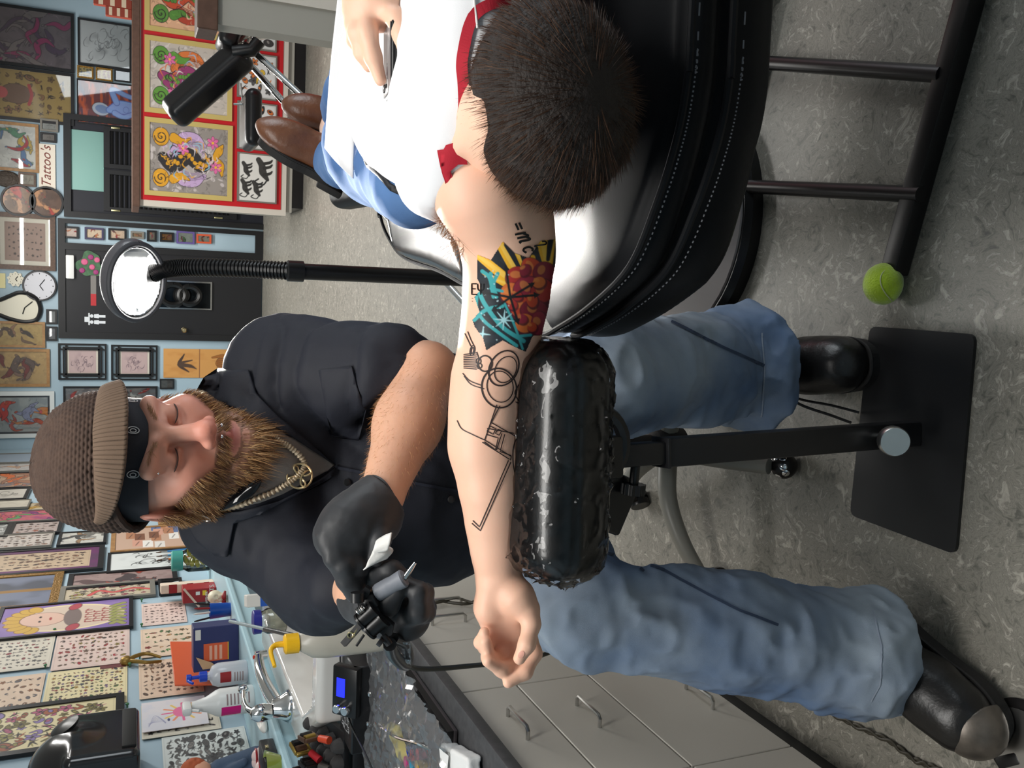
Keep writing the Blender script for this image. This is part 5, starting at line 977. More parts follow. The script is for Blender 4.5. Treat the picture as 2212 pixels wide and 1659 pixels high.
for k in range(2):
    a = P(545, 70+12*k, D4+.1*k); e_ = np.array([a[0]+.3, a[1]+.15, .015]); obj('leg', MB().tube([a, e_], .014, 10), M_chrome, t)
obj('joint', MB().tube([P(505, 112, D4-.06), P(545, 108, D4-.06), P(560, 88, D4-.06)], .03, 10), M_plast, t); obj('head_pad', MB().rbox((.3, .2, .09), P(508, 40, D4), Rot(0, .3, 0), .03, 3), LE, t)
obj('brace_wire', MB().tube([P(525, 232, D4), P(520, 180, D4)], .004, 6).tube([P(505, 225, D4), P(548, 225, D4)], .005, 6), M_steel, t)
# ---------------------------------------------------------------- floor lamp
DL = 2.62; t = thing('floor_lamp', 'black floor lamp with flexible neck and glowing oblong head', 'lamp', (.03, 2.75, 0))
hc = P(288, 606, DL); pj = P(640, 586, DL); lo = P(1003, 604, DL); foot = np.array([lo[0]+.006, lo[1]-.0, 0.0])
pole_x = (pj+lo)/2
obj('pole', MB().tube([pj+(0, 0, .02), np.array([pj[0]+.004, pj[1], .03])], .024, 16), M_plast, t); obj('base', MB().lathe([(.001, .03), (.02, .03), (.15, .022), (.17, .012), (.17, 0), (.001, 0)], 32, (pj[0]+.004, pj[1], 0)), M_plast, t)
obj('collar', MB().lathe([(.027, -.02), (.031, -.02), (.031, .025), (.025, .03)], 18, pj), M_plast, t)
nk = spline([pj+(0, 0, .02), P(520, 580, DL), P(410, 578, DL+.02), P(360, 582, DL+.03), P(330, 592, DL+.03)], 14)
rr = np.where(np.arange(len(nk)*4) % 4 < 2, .027, .0225); nk4 = np.stack([np.interp(np.arange(len(nk)*4)/4, np.arange(len(nk)), nk[:, i]) for i in range(3)], 1); obj('flexible_neck', MB().tube(nk4, rr, 14), M_plast, t)
# head: a shallow oblong shell, its open face turned toward the artist and the client
nrm = np.array([-.16, -.93, -.36]); nrm /= np.linalg.norm(nrm); hx = np.array([1., -.1, 0]); Rh = axes(nrm, hx)
S = SDF(hc-.19, hc+.19, .004); S.ell(hc-nrm*.015, (.122, .088, .062), Rh, 0); S.half(hc+nrm*.03, nrm, .004); S.ell(hc+nrm*.035, (.106, .074, .062), Rh, .004, -1)
obj('shade', S.mesh(), mat('lamp_shell', srgb(92, 90, 94), .32, coat=.2), t, angle=180)
S = SDF(hc-.19, hc+.19, .004); S.ell(hc+nrm*.034, (.105, .073, .060), Rh, 0); S.ell(hc+nrm*.036, (.102, .070, .057), Rh, .002, -1); S.half(hc+nrm*.026, nrm, .002); obj('reflector', S.mesh(), mat('reflector', (.9, .9, .9), .1, metal=1), t, angle=180)
th = np.linspace(0, 2*np.pi, 48, endpoint=False); ring = hc+nrm*.029+np.outer(.113*np.cos(th), Rh[:, 0])+np.outer(.08*np.sin(th), Rh[:, 1]); obj('rim', MB().tube(np.r_[ring, ring[:1]], .008, 8, caps=False), mat('rim_grey', srgb(70, 70, 74), .35), t)
tube_m = mat('lamp_tube', (1, 1, 1), .5, emit=((1, .98, .95), 12))
for k in (-.024, 0, .024):
    a = hc+nrm*.006+Rh[:, 1]*k; obj('lamp_tube', MB().tube([a-Rh[:, 0]*.068, a+Rh[:, 0]*.068], .0125, 12), tube_m, t)
obj('socket', MB().rbox((.02, .07, .025), hc+nrm*.004+Rh[:, 0]*.078, Rh, .005), M_white, t); obj('head_joint', MB().tube([nk[-1], hc-nrm*.05], [.024, .03], 12), M_plast, t)
l = bpy.data.lights.new('lamp_light', 'AREA'); l.shape = 'ELLIPSE'; l.size = .15; l.size_y = .075; l.energy = 9; l.color = (1, .97, .92); l.spread = math.radians(64)
lo_ = bpy.data.objects.new('lamp_light', l); COL.objects.link(lo_); lo_.location = hc+nrm*.036; lo_.rotation_euler = Vector((-.10, -.97, -.20)).to_track_quat('-Z', 'Y').to_euler()
# ---------------------------------------------------------------- client's reclining chair
CH = thing('tattoo_chair', 'big black leather reclining tattoo chair with piped headrest', 'chair', (.3, 1.7, 0))
LB = mat('black_leather', srgb(24, 25, 27), .40, bump=(520, .14, .0006), spec=.07)
ZT, ZBt = .885, .725
Tp = [(1480, 0), (1476, 100), (1462, 220), (1440, 320), (1402, 440), (1345, 575), (1262, 660), (1195, 706), (1160, 722)]
tp = [onz(x, y, ZT)[:2] for x, y in Tp]
tp = spline([(1.15, tp[0][1]+.02)]+[tuple(q) for q in tp]+[(-.055, 1.225), (.02, 1.31), (.2, 1.34), (1.15, 1.36)], 6)
S = SDF((-.16, .76, .64), (1.2, 1.45, .95), .006); X, Y = np.meshgrid(S.ax[0], S.ax[1], indexing='ij'); d2 = poly_sdf(tp, X, Y)[:, :, None]
Z = S.ax[2][None, None, :]; 
z1 = ZT-.012+.034*(1-np.exp(np.minimum(d2, 0)/.09))-.05*np.clip((Y[:, :, None]-1.0)/.35, 0, 1)**1.3; lean = (.10+.22*np.clip((X[:, :, None]-.02)/.16, 0, 1))*(ZT-Z)              # the end face leans inward toward the floor
g1 = .010*np.exp(-((Z-(ZT-.008))/.006)**2)+.012*np.exp(-((Z-(ZT-.062))/.007)**2); bul = .013*np.exp(-((Z-.765)/.045)**2)+.004*np.exp(-((Z-(ZT-.035))/.018)**2)
a = d2+lean+g1-bul; b = np.maximum(Z-z1, ZBt-Z); r_ = .022; S.d = (np.sqrt(np.maximum(a+r_, 0)**2+np.maximum(b+r_, 0)**2)+np.minimum(np.maximum(a+r_, b+r_), 0)-r_).astype(np.float32)
obj('headrest', S.mesh(), LB, CH, angle=180)
def offset_curve(pts, off, z): 
    T = np.gradient(pts, axis=0); T /= np.linalg.norm(T, axis=1)[:, None]+1e-9; n = np.c_[T[:, 1], -T[:, 0]]; return np.c_[pts+n*off, np.full(len(pts), z)]
body = tp[4:62]; sgn = 1 if poly_sdf(tp, *(body[20]+.02*np.array([0, -1])).reshape(2, 1))[0] > 0 else 1
edge = [q for q in tp[:56]]; edge = np.array(edge)
def outward(pts, off, z):
    c = offset_curve(pts, off, z); m_ = len(c)//2; return c if poly_sdf(tp, c[m_:m_+1, 0], c[m_:m_+1, 1])[0]*off >= 0 else offset_curve(pts, -off, z)
for k, (off, z) in enumerate(((.0005, ZT-.009), (-.0045, ZT-.063))): obj('piping', MB().tube(outward(edge, off, z) if off > 0 else outward(edge, .0001, z)-0, .0042 if k == 0 else .005, 8), LB, CH)
st = MB(); ec = spline(edge[::3], 30)
for k in range(0, len(ec)-3, 5):
    for off, z in ((.001, ZT-.018), (.001, ZT-.078)):
        c = outward(ec[max(k-2, 0):k+5], off, z); st.tube(c[2:5], .0011, 4)
obj('stitching', st, mat('thread_grey', srgb(120, 120, 124), .6), CH, kind='stuff')
# seat wing beyond the arm
q = P(925, 500, 1.62); 
sw = [(800, 300), (798, 420), (806, 470), (830, 530), (856, 552), (930, 585), (1000, 622), (1012, 560), (1030, 470), (1030, 300)]
S = SDF((-.12, 1.3, .58), (.75, 2.35, .9), .007); ZS = .87
pl = np.array([onz(x, y, ZS)[:2] for x, y in [(800, 400), (806, 470), (826, 520), (856, 556), (930, 585), (1002, 620), (1018, 570), (1035, 480)]]); pl = np.r_[[(.9, pl[0][1]+.1)], pl, [(.9, pl[-1][1]-.06)]]
X, Y = np.meshgrid(S.ax[0], S.ax[1], indexing='ij'); d2 = poly_sdf(spline(pl, 4)[::1], X, Y)[:, :, None]; Z = S.ax[2][None, None, :]
seam = onz(850, 500, ZS)[1]
a = d2+.006*np.exp(-((Z-(ZS-.02))/.005)**2); b = np.maximum(Z-ZS-.02*np.clip(-d2/.08, 0, 1)+.014*np.exp(-((Y[:, :, None]-seam)/.012)**2)+np.clip(Y[:, :, None]-seam, 0, 1)*.25, (ZS-.13)-Z); r_ = .03
S.d = (np.sqrt(np.maximum(a+r_, 0)**2+np.maximum(b+r_, 0)**2)+np.minimum(np.maximum(a+r_, b+r_), 0)-r_).astype(np.float32); obj('seat', S.mesh(), mat('seat_vinyl', srgb(26, 26, 28), .17, bump=(300, .08, .0006), spec=.32), CH, angle=180)
e2 = spline(pl, 8); obj('piping', MB().tube(np.c_[e2[8:-8], np.full(len(e2)-16, ZS-.02)], .004, 8), LB, CH)
obj('hinge_plate', MB().rbox((.05, .04, .03), onz(1003, 612, ZS-.06)+(.03, .0, 0), None, .004), M_chrome, CH)
slab('leg_rest', (.46, 2.35, .78), (.24, .42, .05), Rot(.12, 0, 0), CH, LB, .04)
# hydraulic column, dome and floor ring
bc = np.array([.205, 2.14, 0.0]); obj('base_ring', MB().lathe([(.30, .0), (.342, .0), (.342, .03), (.328, .045), (.30, .045)], 56, bc, caps=False), M_plast, CH)
obj('base_dome', MB().lathe([(.325, .03), (.32, .05), (.26, .075), (.18, .11), (.11, .16), (.09, .2), (.001, .2)], 48, bc), mat('dome_metal', srgb(168, 160, 158), .35, metal=.5), CH)
obj('column', MB().lathe([(.075, .18), (.075, .66), (.001, .66)], 28, bc), M_dark, CH); obj('under_frame', MB().rbox((.42, .5, .05), (.4, 2.0, .665), None, .008).rbox((.3, .9, .04), (.45, 1.5, .675), None, .008), M_dark, CH)
# welded floor frame: square tube with two round rungs
t = thing('floor_frame', 'black welded floor frame of square tube and round rungs under the leather chair', 'frame', (.3, 1.4, 0))
a = np.array([.066, 1.352, .0]); b = np.array([1.12, 1.10, .0]); d_ = (b-a)/np.linalg.norm(b-a); R = axes((0, 0, 1), d_); c = (a+b)/2+(0, 0, .021); obj('square_tube', MB().rbox((np.linalg.norm(b-a), .04, .04), c, R, .004), M_dark, t)
for (x0, y0, x1, y1) in ((1985, 420, 1640, 404), (2030, 160, 1690, 138)):
    p_ = onz(x0, y0, .03); q_ = onz(x1, y1, .03); q_ = p_+(q_-p_)*1.3; p_ = p_+(p_-q_)*.01; obj('rung', MB().tube([p_, q_], .0165, 14), M_dark, t)
obj('square_tube', MB().rbox((np.linalg.norm(b-a), .04, .04), c+np.array([.10, .62, 0]), R, .004), M_dark, t)
tb = np.array([.045, 1.36, .0385]); S = SDF(tb-.05, tb+.05, .0022); S.ell(tb, (.042, .038, .0385), k=0)
ab = np.linspace(0, 2*np.pi, 72); seam = np.stack([.0335*(np.cos(ab)*.75+.25*np.cos(3*ab)), .0335*(np.sin(ab)*.75-.25*np.sin(3*ab)), .0335*.866*np.sin(2*ab)], 1); seam = seam/np.linalg.norm(seam, axis=1)[:, None]*np.array([.0423, .0383, .0388])
t = thing('tennis_ball', 'lime green tennis ball pushed over the end of the black floor tube', 'ball', tb-(0, 0, .0385)); obj('felt', S.mesh(), mat('tennis_felt', srgb(176, 206, 40), .95, bump=(260, .8, .003), var=(18, srgb(110, 132, 24), .55), sheen=.6), t, angle=180)
obj('seam', MB().tube((seam@Rot(.5, .4, .9).T)+tb, .0011, 6, caps=False), mat('seam_pale', srgb(190, 196, 150), .8), t)
# ---------------------------------------------------------------- arm rest: plate, post, clamp, padded roll in film
t = thing('arm_rest', 'film wrapped black arm rest on a square post with flat floor plate', 'arm rest', (-.245, 1.29, 0))
pc_ = [onz(x, y, .006)[:2] for x, y in ((1880, 705), (2107, 722), (2065, 1198), (1837, 1112))]; th = []
for i in range(4):
    p_, a_, b_ = pc_[i], pc_[i-1], pc_[(i+1) % 4]; u_ = (a_-p_)/np.linalg.norm(a_-p_)*.018; v_ = (b_-p_)/np.linalg.norm(b_-p_)*.018
    for k in np.linspace(0, 1, 5): th.append(p_+u_*(1-k)**2+v_*k**2)
obj('floor_plate', MB().prism(th[::-1], 0, .008), mat('plate_black', srgb(24, 24, 25), .42, bump=(200, .1, .0008), var=(6, srgb(34, 34, 35), .6)), t, smooth=False)
pbz = onz(1968, 936, .01); ptop = ony(1335, 984, pbz[1]-.02); d_ = (ptop-pbz)/np.linalg.norm(ptop-pbz); Rp_ = axes(d_, (1, .1, 0)); sl = lambda z: pbz+d_*((z-pbz[2])/d_[2])
obj('outer_post', MB().rbox((.048, .048, np.linalg.norm(sl(.60)-sl(.008))), (sl(.60)+sl(.008))/2, Rp_, .004), M_black, t)
obj('inner_post', MB().rbox((.038, .038, .16), (sl(.56)+sl(.72))/2, Rp_, .004), M_black, t); obj('weld_cap', MB().rbox((.052, .052, .006), sl(.60), Rp_, .002), M_black, t)
kn = onz(1898, 955, .085)+np.array([0.01, -.02, 0]); R = axes((.05, -1, .25)); kc = pbz+d_*.075; obj('base_knob', MB().lathe([(.013, .02), (.013, .05), (.026, .054), (.028, .058), (.028, .076), (.026, .079), (.001, .079)], 32, kc, axes((-.0, -.85, .5))), mat('satin_aluminium', (.62, .61, .58), .34, metal=1, bump=(90, .1, .001)), t)
kc = P(1372, 1030, 1.27); R = axes((-1, 0, .05)); kx = sl(ptop[2]-.03); pp = np.array([kx[0]-.03, kx[1], kx[2]-.005])
th_ = np.linspace(0, 2*np.pi, 60, endpoint=False); rr = .020*(1+.08*np.cos(10*th_)); M4 = np.eye(4); M4[:3, :3] = R; M4[:3, 3] = pp
obj('height_knob', MB().lathe([(.008, -.01), (.008, .025)], 12, pp, R).prism(np.c_[rr*np.cos(th_), rr*np.sin(th_)], .02, .038, M4), M_plast, t)
obj('clamp_block', MB().rbox((.07, .055, .05), sl(.715), Rp_, .006), M_plast, t); rc_ = sl(.735)+np.array([.02, -.01, .01])
th_ = np.linspace(0, 2*np.pi, 36); obj('clamp_ring', MB().tube(np.stack([rc_[0]+.062*np.cos(th_), np.full(36, rc_[1]-.0), rc_[2]+.062*np.sin(th_)], 1), .012, 8, caps=False), M_plast, t)
obj('bracket', MB().rbox((.1, .03, .12), sl(.70)+np.array([-.075, .03, -.0]), Rot(0, .4, 0), .006), M_plast, t)
# the pad: axis from the chair corner toward the open hand
A0, A1 = P(1205, 742, 1.12), P(1210, 1252, 1.15); Lp = np.linalg.norm(A1-A0); ux = (A1-A0)/Lp; Rw = axes((0, -.18, 1.0), ux); pcn = (A0+A1)/2+np.array([0, .03, -.004])
ext = .30; S = SDF(pcn-(.24, .14, .11), pcn+(.24, .14, .11), .004); S.box(pcn, (Lp/2, .078, .05), Rw, .045, 0)
S.disp(lambda x, y, z: .004*np.cos(((x-pcn[0])*ux[0]+(y-pcn[1])*ux[1]+(z-pcn[2])*ux[2])/Lp*3)-.0018*np.exp(-((((x-pcn[0])*Rw[0, 2]+(y-pcn[1])*Rw[1, 2]+(z-pcn[2])*Rw[2, 2])-.018)/.004)**2))
pad = obj('pad', S.mesh(), mat('pad_vinyl', srgb(16, 16, 17), .3, bump=(420, .2, .0008), coat=.2), t, angle=180)
stt = MB()
for k in range(70):
    s_ = (k/69-.5)*(Lp-.08); stt.tube([pcn+ux*s_+Rw[:, 1]*-.0772+Rw[:, 2]*.021, pcn+ux*(s_+.0035)+Rw[:, 1]*-.0772+Rw[:, 2]*.021], .0009, 4)
obj('stitching', stt, MATS['thread_grey'], pad, kind='stuff')
S = SDF(pcn-(.25, .15, .12), pcn+(.25, .15, .12), .0042); S.box(pcn, (Lp/2+.005, .083, .055), Rw, .046, 0)
def wr(x, y, z):
    a = (x-pcn[0])*ux[0]+(y-pcn[1])*ux[1]+(z-pcn[2])*ux[2]; b = (x-pcn[0])*Rw[0, 1]+(y-pcn[1])*Rw[1, 1]+(z-pcn[2])*Rw[2, 1]; c = (x-pcn[0])*Rw[0, 2]+(y-pcn[1])*Rw[1, 2]+(z-pcn[2])*Rw[2, 2]
    n1 = vnoise(a*34+b*60, b*16-a*18+5, c*26); n2 = vnoise(a*80-b*40, b*50, c*60+9); return .007*(1-2*np.abs(n1))**5*(.4+.6*np.clip(vnoise(a*7, b*7, c*7+3)*3+.5, 0, 1))+.0028*(1-2*np.abs(n2))**5
S.disp(wr); obj('cling_film', S.mesh(), clear_mat('wrap_film', (.97, .97, .97), .05, .0, 1.30), t, angle=30)
# ---------------------------------------------------------------- artist's stool
SB = np.array([-.39, 1.96, 0.0]); t = thing('stool', 'grey five footed rolling stool under the seated tattooist', 'stool', SB); GS = mat('stool_grey', srgb(128, 126, 118), .4)
for k in range(5):
    a = math.radians(-88+72*k); d_ = np.array([math.cos(a), math.sin(a), 0]); s_ = np.array([-d_[1], d_[0], 0])
    pts = spline([SB+(0, 0, .13)+d_*.03, SB+(0, 0, .145)+d_*.14, SB+(0, 0, .12)+d_*.25, SB+(0, 0, .075)+d_*.345], 6); obj('leg', MB().tube(pts, np.linspace(.026, .019, len(pts)), 12), GS, t)
    c = SB+d_*.345
    if k == 0:
        g = obj('caster', MB().lathe([(.031*math.sin(a_), .0325-.031*math.cos(a_)) for a_ in np.linspace(.03, 3.11, 14)], 22, c), M_dark, t)
        for j in range(9): a_ = j*2.4; e_ = np.array([math.cos(a_)*.7, math.sin(a_)*.7, .75-.06*j]); e_ /= np.linalg.norm(e_); obj('chrome_patch', MB().lathe([(.001, .0012), (.007, .0008), (.009, -.0006)], 8, c+(0, 0, .0325)+e_*.0306, axes(e_)), M_chrome, g)
        continue
    g = obj('caster', MB().lathe([(.01, .0), (.01, .04)], 10, c+(0, 0, .045)).lathe([(.028, -.022), (.03, -.016), (.03, -.004), (.02, -.003), (.02, .003), (.03, .004), (.03, .016), (.028, .022)], 20, c+d_*.008+(0, 0, .0302), axes(s_)), M_plast, t)
    obj('fork', MB().rbox((.03, .03, .03), c+(0, 0, .062)-d_*.004, axes((0, 0, 1), d_), .008), M_chrome if k == 0 else M_dark, g)
obj('hub', MB().lathe([(.001, .09), (.05, .09), (.055, .13), (.045, .17), (.03, .18), (.03, .42), (.001, .42)], 24, SB), M_dark, t); obj('seat', MB().lathe([(.001, .44), (.17, .44), (.19, .46), (.19, .5), (.165, .525), (.001, .53)], 36, SB+(.02, -.07, 0)), LE, t)
# ================================================================= people
def joinmesh(parts):
    V = []; F = []; n = 0
    for v, f in parts: V.append(v); F.append(np.asarray(f)+n); n += len(v)
    return np.concatenate(V), np.concatenate(F)
def vnormals(V, F):
    n = np.cross(V[F[:, 2]]-V[F[:, 0]], V[F[:, 3]]-V[F[:, 1]]); N = np.zeros_like(V)
    for k in range(4): np.add.at(N, F[:, k], n)
    return N/(np.linalg.norm(N, axis=1)[:, None]+1e-12)
def strands(Pn, D, ln, wd, curl=(0, 0, 0), seed=1, lv=(0, .35, .7, 1.0)):
    """thin tapered ribbons: roots, directions, lengths, width"""
    rs = np.random.RandomState(seed); n = len(Pn); D = D/(np.linalg.norm(D, axis=1)[:, None]+1e-9); ln = np.broadcast_to(ln, (n,))
    S_ = np.cross(D, rs.randn(n, 3)); S_ /= np.linalg.norm(S_, axis=1)[:, None]+1e-9; V = []
    for t in lv:
        c = Pn+D*(ln*t)[:, None]+np.array(curl)*((t*t)*ln)[:, None]; w_ = wd*(1-t*.92); V += [c-S_*w_, c+S_*w_]
    V = np.stack(V, 1); k = len(lv); F = np.concatenate([np.array([[2*i, 2*i+1, 2*i+3, 2*i+2]]) for i in range(k-1)])[None]+(np.arange(n)*2*k)[:, None, None]
    return V.reshape(-1, 3), F.reshape(-1, 4)
def bvh(VF): return BVHTree.FromPolygons(VF[0].tolist(), [tuple(q) for q in VF[1].tolist()])
def hit(tree, x, y, off=0.0):
    r = ray(x, y); h = tree.ray_cast(Vector(CP), Vector(r/np.linalg.norm(r)))
    if h[0] is None: return None
    n = np.array(h[1]); n = n if n@r < 0 else -n
    return np.array(h[0])+n*off
from mathutils.geometry import delaunay_2d_cdt
def patch(name, poly, tree, off, material, par, step=10, thick=0.0, **k):
    """piece of cloth lying on a surface: outline poly (traced), thickened"""
    poly = np.asarray(poly, float); pts = [tuple(q) for q in poly]; n = len(pts)
    for x in np.arange(poly[:, 0].min(), poly[:, 0].max(), step):
        for y in np.arange(poly[:, 1].min(), poly[:, 1].max(), step): pts.append((x+.1, y+.1))
    r = delaunay_2d_cdt([Vector(q) for q in pts], [], [list(range(n))], 1, .01); vs, fs = r[0], r[2]; V = []; last = None
    H_ = [hit(tree, q[0], q[1], off) for q in vs]; ok = [h for h in H_ if h is not None]
    if not ok: return None
    for q, h in zip(vs, H_):
        if h is None:
            j = min(range(len(vs)), key=lambda i_: (vs[i_]-q).length if H_[i_] is not None else 1e9); dj = (H_[j]-CP)@FW; h = P(q[0], q[1], dj)
        V.append(h)
    V = np.array(V); mb = MB().add(V, fs)
    o = obj(name, mb, material, par, angle=180, **k)
    if thick: m_ = o.modifiers.new('solid', 'SOLIDIFY'); m_.thickness = thick; m_.offset = 1
    return o
def lines(name, polys, tree, wd, off, material, par, px=5, **k):
    """ink lines on skin: traced polylines laid on the surface as flat ribbons"""
    V, F, n = [], [], 0
    for pl in polys:
        w_ = wd
        if isinstance(pl, tuple): w_, pl = pl
        pl = np.asarray(pl, float); seg = [pl[0]]
        for a, b in zip(pl[:-1], pl[1:]):
            m_ = max(1, int(np.hypot(*(b-a))/px)); seg += [a+(b-a)*(i+1)/m_ for i in range(m_)]
        seg = np.array(seg); T = np.gradient(seg, axis=0); T /= np.linalg.norm(T, axis=1)[:, None]+1e-9; N_ = np.c_[-T[:, 1], T[:, 0]]
        prev = None
        for s_, q in zip(seg, N_):
            a, b = hit(tree, *(s_+q*w_), off), hit(tree, *(s_-q*w_), off)
            if a is None or b is None: prev = None; continue
            V += [a, b]
            if prev is not None and np.linalg.norm(V[prev]-a) < .03: F.append((prev, prev+1, n+1, n))
            prev = n; n += 2
    if not F: return None
    return obj(name, MB().add(np.array(V), F), material, par, smooth=False, **k)
# ----------------------------------------------------------------- the tattooist
HS = 1.12; HO = P(360, 936, 1.28)
f0 = -ray(360, 936); f0 /= np.linalg.norm(f0); r0 = RT-f0*(RT@f0); r0 /= np.linalg.norm(r0); u0 = np.cross(f0, r0)*-1
u0 = np.cross(r0, f0)*1.0
if u0[2] < 0: u0 = -u0
ps, ph = math.radians(21), math.radians(11)
hf = f0*math.cos(ps)+r0*math.sin(ps); hx = r0*math.cos(ps)-f0*math.sin(ps); hf, hu = hf*math.cos(ph)-u0*math.sin(ph), u0*math.cos(ph)+hf*math.sin(ph)
HR = np.stack([hx, hf, hu], 1)            # columns: his left, face forward, up
HB = HO-HR@np.array([0, .093, .004])*HS
def hw(p): return HB+(np.asarray(p, float)@HR.T)*HS
S = SDF((-.115, -.17, -.27), (.115, .16, .14), .0019)
S.ell((0, -.018, .035), (.076, .096, .092), k=0); S.ell((0, .02, -.03), (.066, .064, .075), k=.03); S.ell((0, .035, -.07), (.05, .052, .048), k=.03)
for s in (-1, 1):
    S.ell((.046*s, .052, -.03), (.027, .03, .026), k=.02); S.cap((.06*s, .0, -.07), (.03*s, .06, -.1), .022, .02, k=.02)
    S.cap((.046*s, .076, .022), (.012*s, .089, .014), .012, .011, k=.012)
    S.ell((.032*s, .1, -.004), (.021, .02, .015), k=.016, op=-1); S.ell((.0325*s, .0715, -.002), (.0158, .0158, .0138), k=.004)
    S.cap((.019*s, .083, -.013), (.045*s, .076, -.011), .003, .002, k=.006); S.cap((.018*s, .09, .006), (.047*s, .077, .008), .004, .003, k=.007)
S.cap((0, .084, .012), (0, .106, -.036), .0085, .0125, k=.012); S.ell((0, .110, -.042), (.0145, .0145, .0125), k=.008)
for s in (-1, 1):
    S.ell((.0145*s, .100, -.047), (.0095, .0125, .0088), k=.006); S.ell((.0075*s, .106, -.0555), (.0045, .006, .0038), k=.003, op=-1)
    S.cap((.022*s, .090, -.045), (.037*s, .077, -.075), .004, .003, k=.012, op=-1)
S.cap((-.023, .082, -.0755), (0, .0935, -.071), .0048, .0066, k=.006); S.cap((.023, .082, -.0755), (0, .0935, -.071), .0048, .0066, k=.006)
S.cap((-.018, .083, -.083), (.018, .083, -.083), .0055, k=.006); S.ell((0, .0885, -.083), (.014, .006, .0055), k=.005); S.cap((-.026, .086, -.0772), (.026, .086, -.0772), .0016, k=.003, op=-1)
S.ell((0, .078, -.107), (.027, .022, .02), k=.016)
for s in (-1, 1):
    Re = Rot(.15, 0, -.35*s); S.ell((.079*s, -.012, -.016), (.009, .021, .034), Re, .006); S.ell((.087*s, -.008, -.010), (.006, .011, .018), Re, .004, -1); S.ell((.077*s, -.0, -.047), (.006, .009, .011), k=.006)
S.cap((0, -.028, -.06), (0, -.075, -.25), .058, .062, k=.03)
hV, hF = S.mesh(); hN = vnormals(hV, hF)
def face_col(V):
    x, y, z = V[:, 0], V[:, 1], V[:, 2]; c = np.tile(np.array(srgb(206, 150, 128)), (len(V), 1))
    g = lambda m_, col, a: c.__setitem__(slice(None), c*(1-(m_*a)[:, None])+np.array(col)*(m_*a)[:, None])
    e = lambda cx, cy, cz, r: np.exp(-(((x-cx)**2+(y-cy)**2+(z-cz)**2)/r**2))
    g(np.clip(e(0, .11, -.042, .022), 0, 1), srgb(206, 120, 104), .7); g(np.clip(e(.05, .06, -.035, .03)+e(-.05, .06, -.035, .03), 0, 1), srgb(206, 126, 110), .6)
    lip = np.clip(1-((x/.027)**2+((z+.0785)/.0125)**2), 0, 1)**.5*(y > .074); g(lip, srgb(176, 100, 96), .85)
    ear = (np.abs(x) > .078)*1.0; g(ear, srgb(196, 120, 104), .5)
    bd = beard_mask(V); g(bd, srgb(112, 80, 58), .75); return c
def beard_mask(V):
    x, y, z = V[:, 0], V[:, 1], V[:, 2]; lower = np.clip((-.062-z+np.clip(np.abs(x)-.03, 0, 1)*1.15)/.014, 0, 1)*(y > -.02)*(z > -.16)
    lip = ((x/.027)**2+((z+.0795)/.0108)**2 < 1)*(y > .07); nose = (np.abs(x) < .021)*(z > -.0585)*(y > .085)
    soul = ((x/.013)**2+((z+.0965)/.005)**2 < 1); mus = (np.abs(x) < .036)*(z < -.0585)*(z > -.0695)*(y > .068); lower = np.maximum(lower, mus*.9); return np.clip(lower*(1-lip)*(1-nose)*(1-.7*soul), 0, 1)
fcol = face_col(hV)
# body under the clothes
nb = P(560, 985, 1.45); Ls, Le_, Lw_ = P(615, 805, 1.48), P(922, 806, 1.36), P(822, 1076, 1.21); Rs, Re_, Rw = P(520, 1108, 1.50), P(706, 1246, 1.44), P(792, 1284, 1.25)
chest, belly, pel = P(720, 985, 1.58), np.array([-.335, 1.52, .93]), np.array([-.335, 1.79, .63])
Lh, Lk, La = np.array([-.235, 1.74, .62]), np.array([-.150, 1.375, .665]), np.array([-.145, 1.60, .13]); Rh_, Rk, Ra_ = np.array([-.44, 1.74, .62]), P(1238, 1312, 1.60), np.array([-.655, 1.225, .13])
S = SDF((-.95, .95, .03), (.2, 2.05, 1.42), .0055)
S.cap(hw((0, -.05, -.15)), nb, .058, .07, .0); S.ell(chest, (.175, .11, .19), Rot(.15), .06); S.ell(belly, (.17, .13, .19), Rot(.4), .08); S.ell(pel, (.17, .13, .11), k=.06)
S.chain([nb, Ls, Le_], [.06, .062, .046], .05); S.cap(Le_, Le_*.55+Lw_*.45, .045, .0475, .02); S.cap(Le_*.6+Lw_*.4, Lw_, .048, .0285, .02); S.cap(Lw_, P(770, 1122, 1.185), .028, .034, .015)
S.chain([nb, Rs, Re_, Rw, P(835, 1285, 1.21)], [.06, .062, .045, .029, .033], .05)
S.chain([Lh, Lk, La], [.085, .060, .038], .03); S.chain([Rh_, Rk, Ra_], [.085, .060, .038], .03)
bV, bF = S.mesh(); bV0 = bV
bcol = np.tile(np.array(srgb(206, 158, 130)), (len(bV), 1))+RS.randn(len(bV), 1)*.004
V, F = joinmesh([(hw(hV), hF[:, ::-1]), (bV, bF)])
M_skin = mat('skin_ruddy', (.6, .4, .3), .48, attr='Col', sss=.12, bump=(420, .12, .0008))
ART = obj('person', (V, F), M_skin, loc=(-.33, 1.75, 0), label='bearded tattooist in brown knitted cap and navy shirt, seated behind the outstretched arm', cat='person', colors=np.concatenate([fcol, np.clip(bcol, 0, 1)]), angle=180)
arm_tree = bvh((bV, bF))
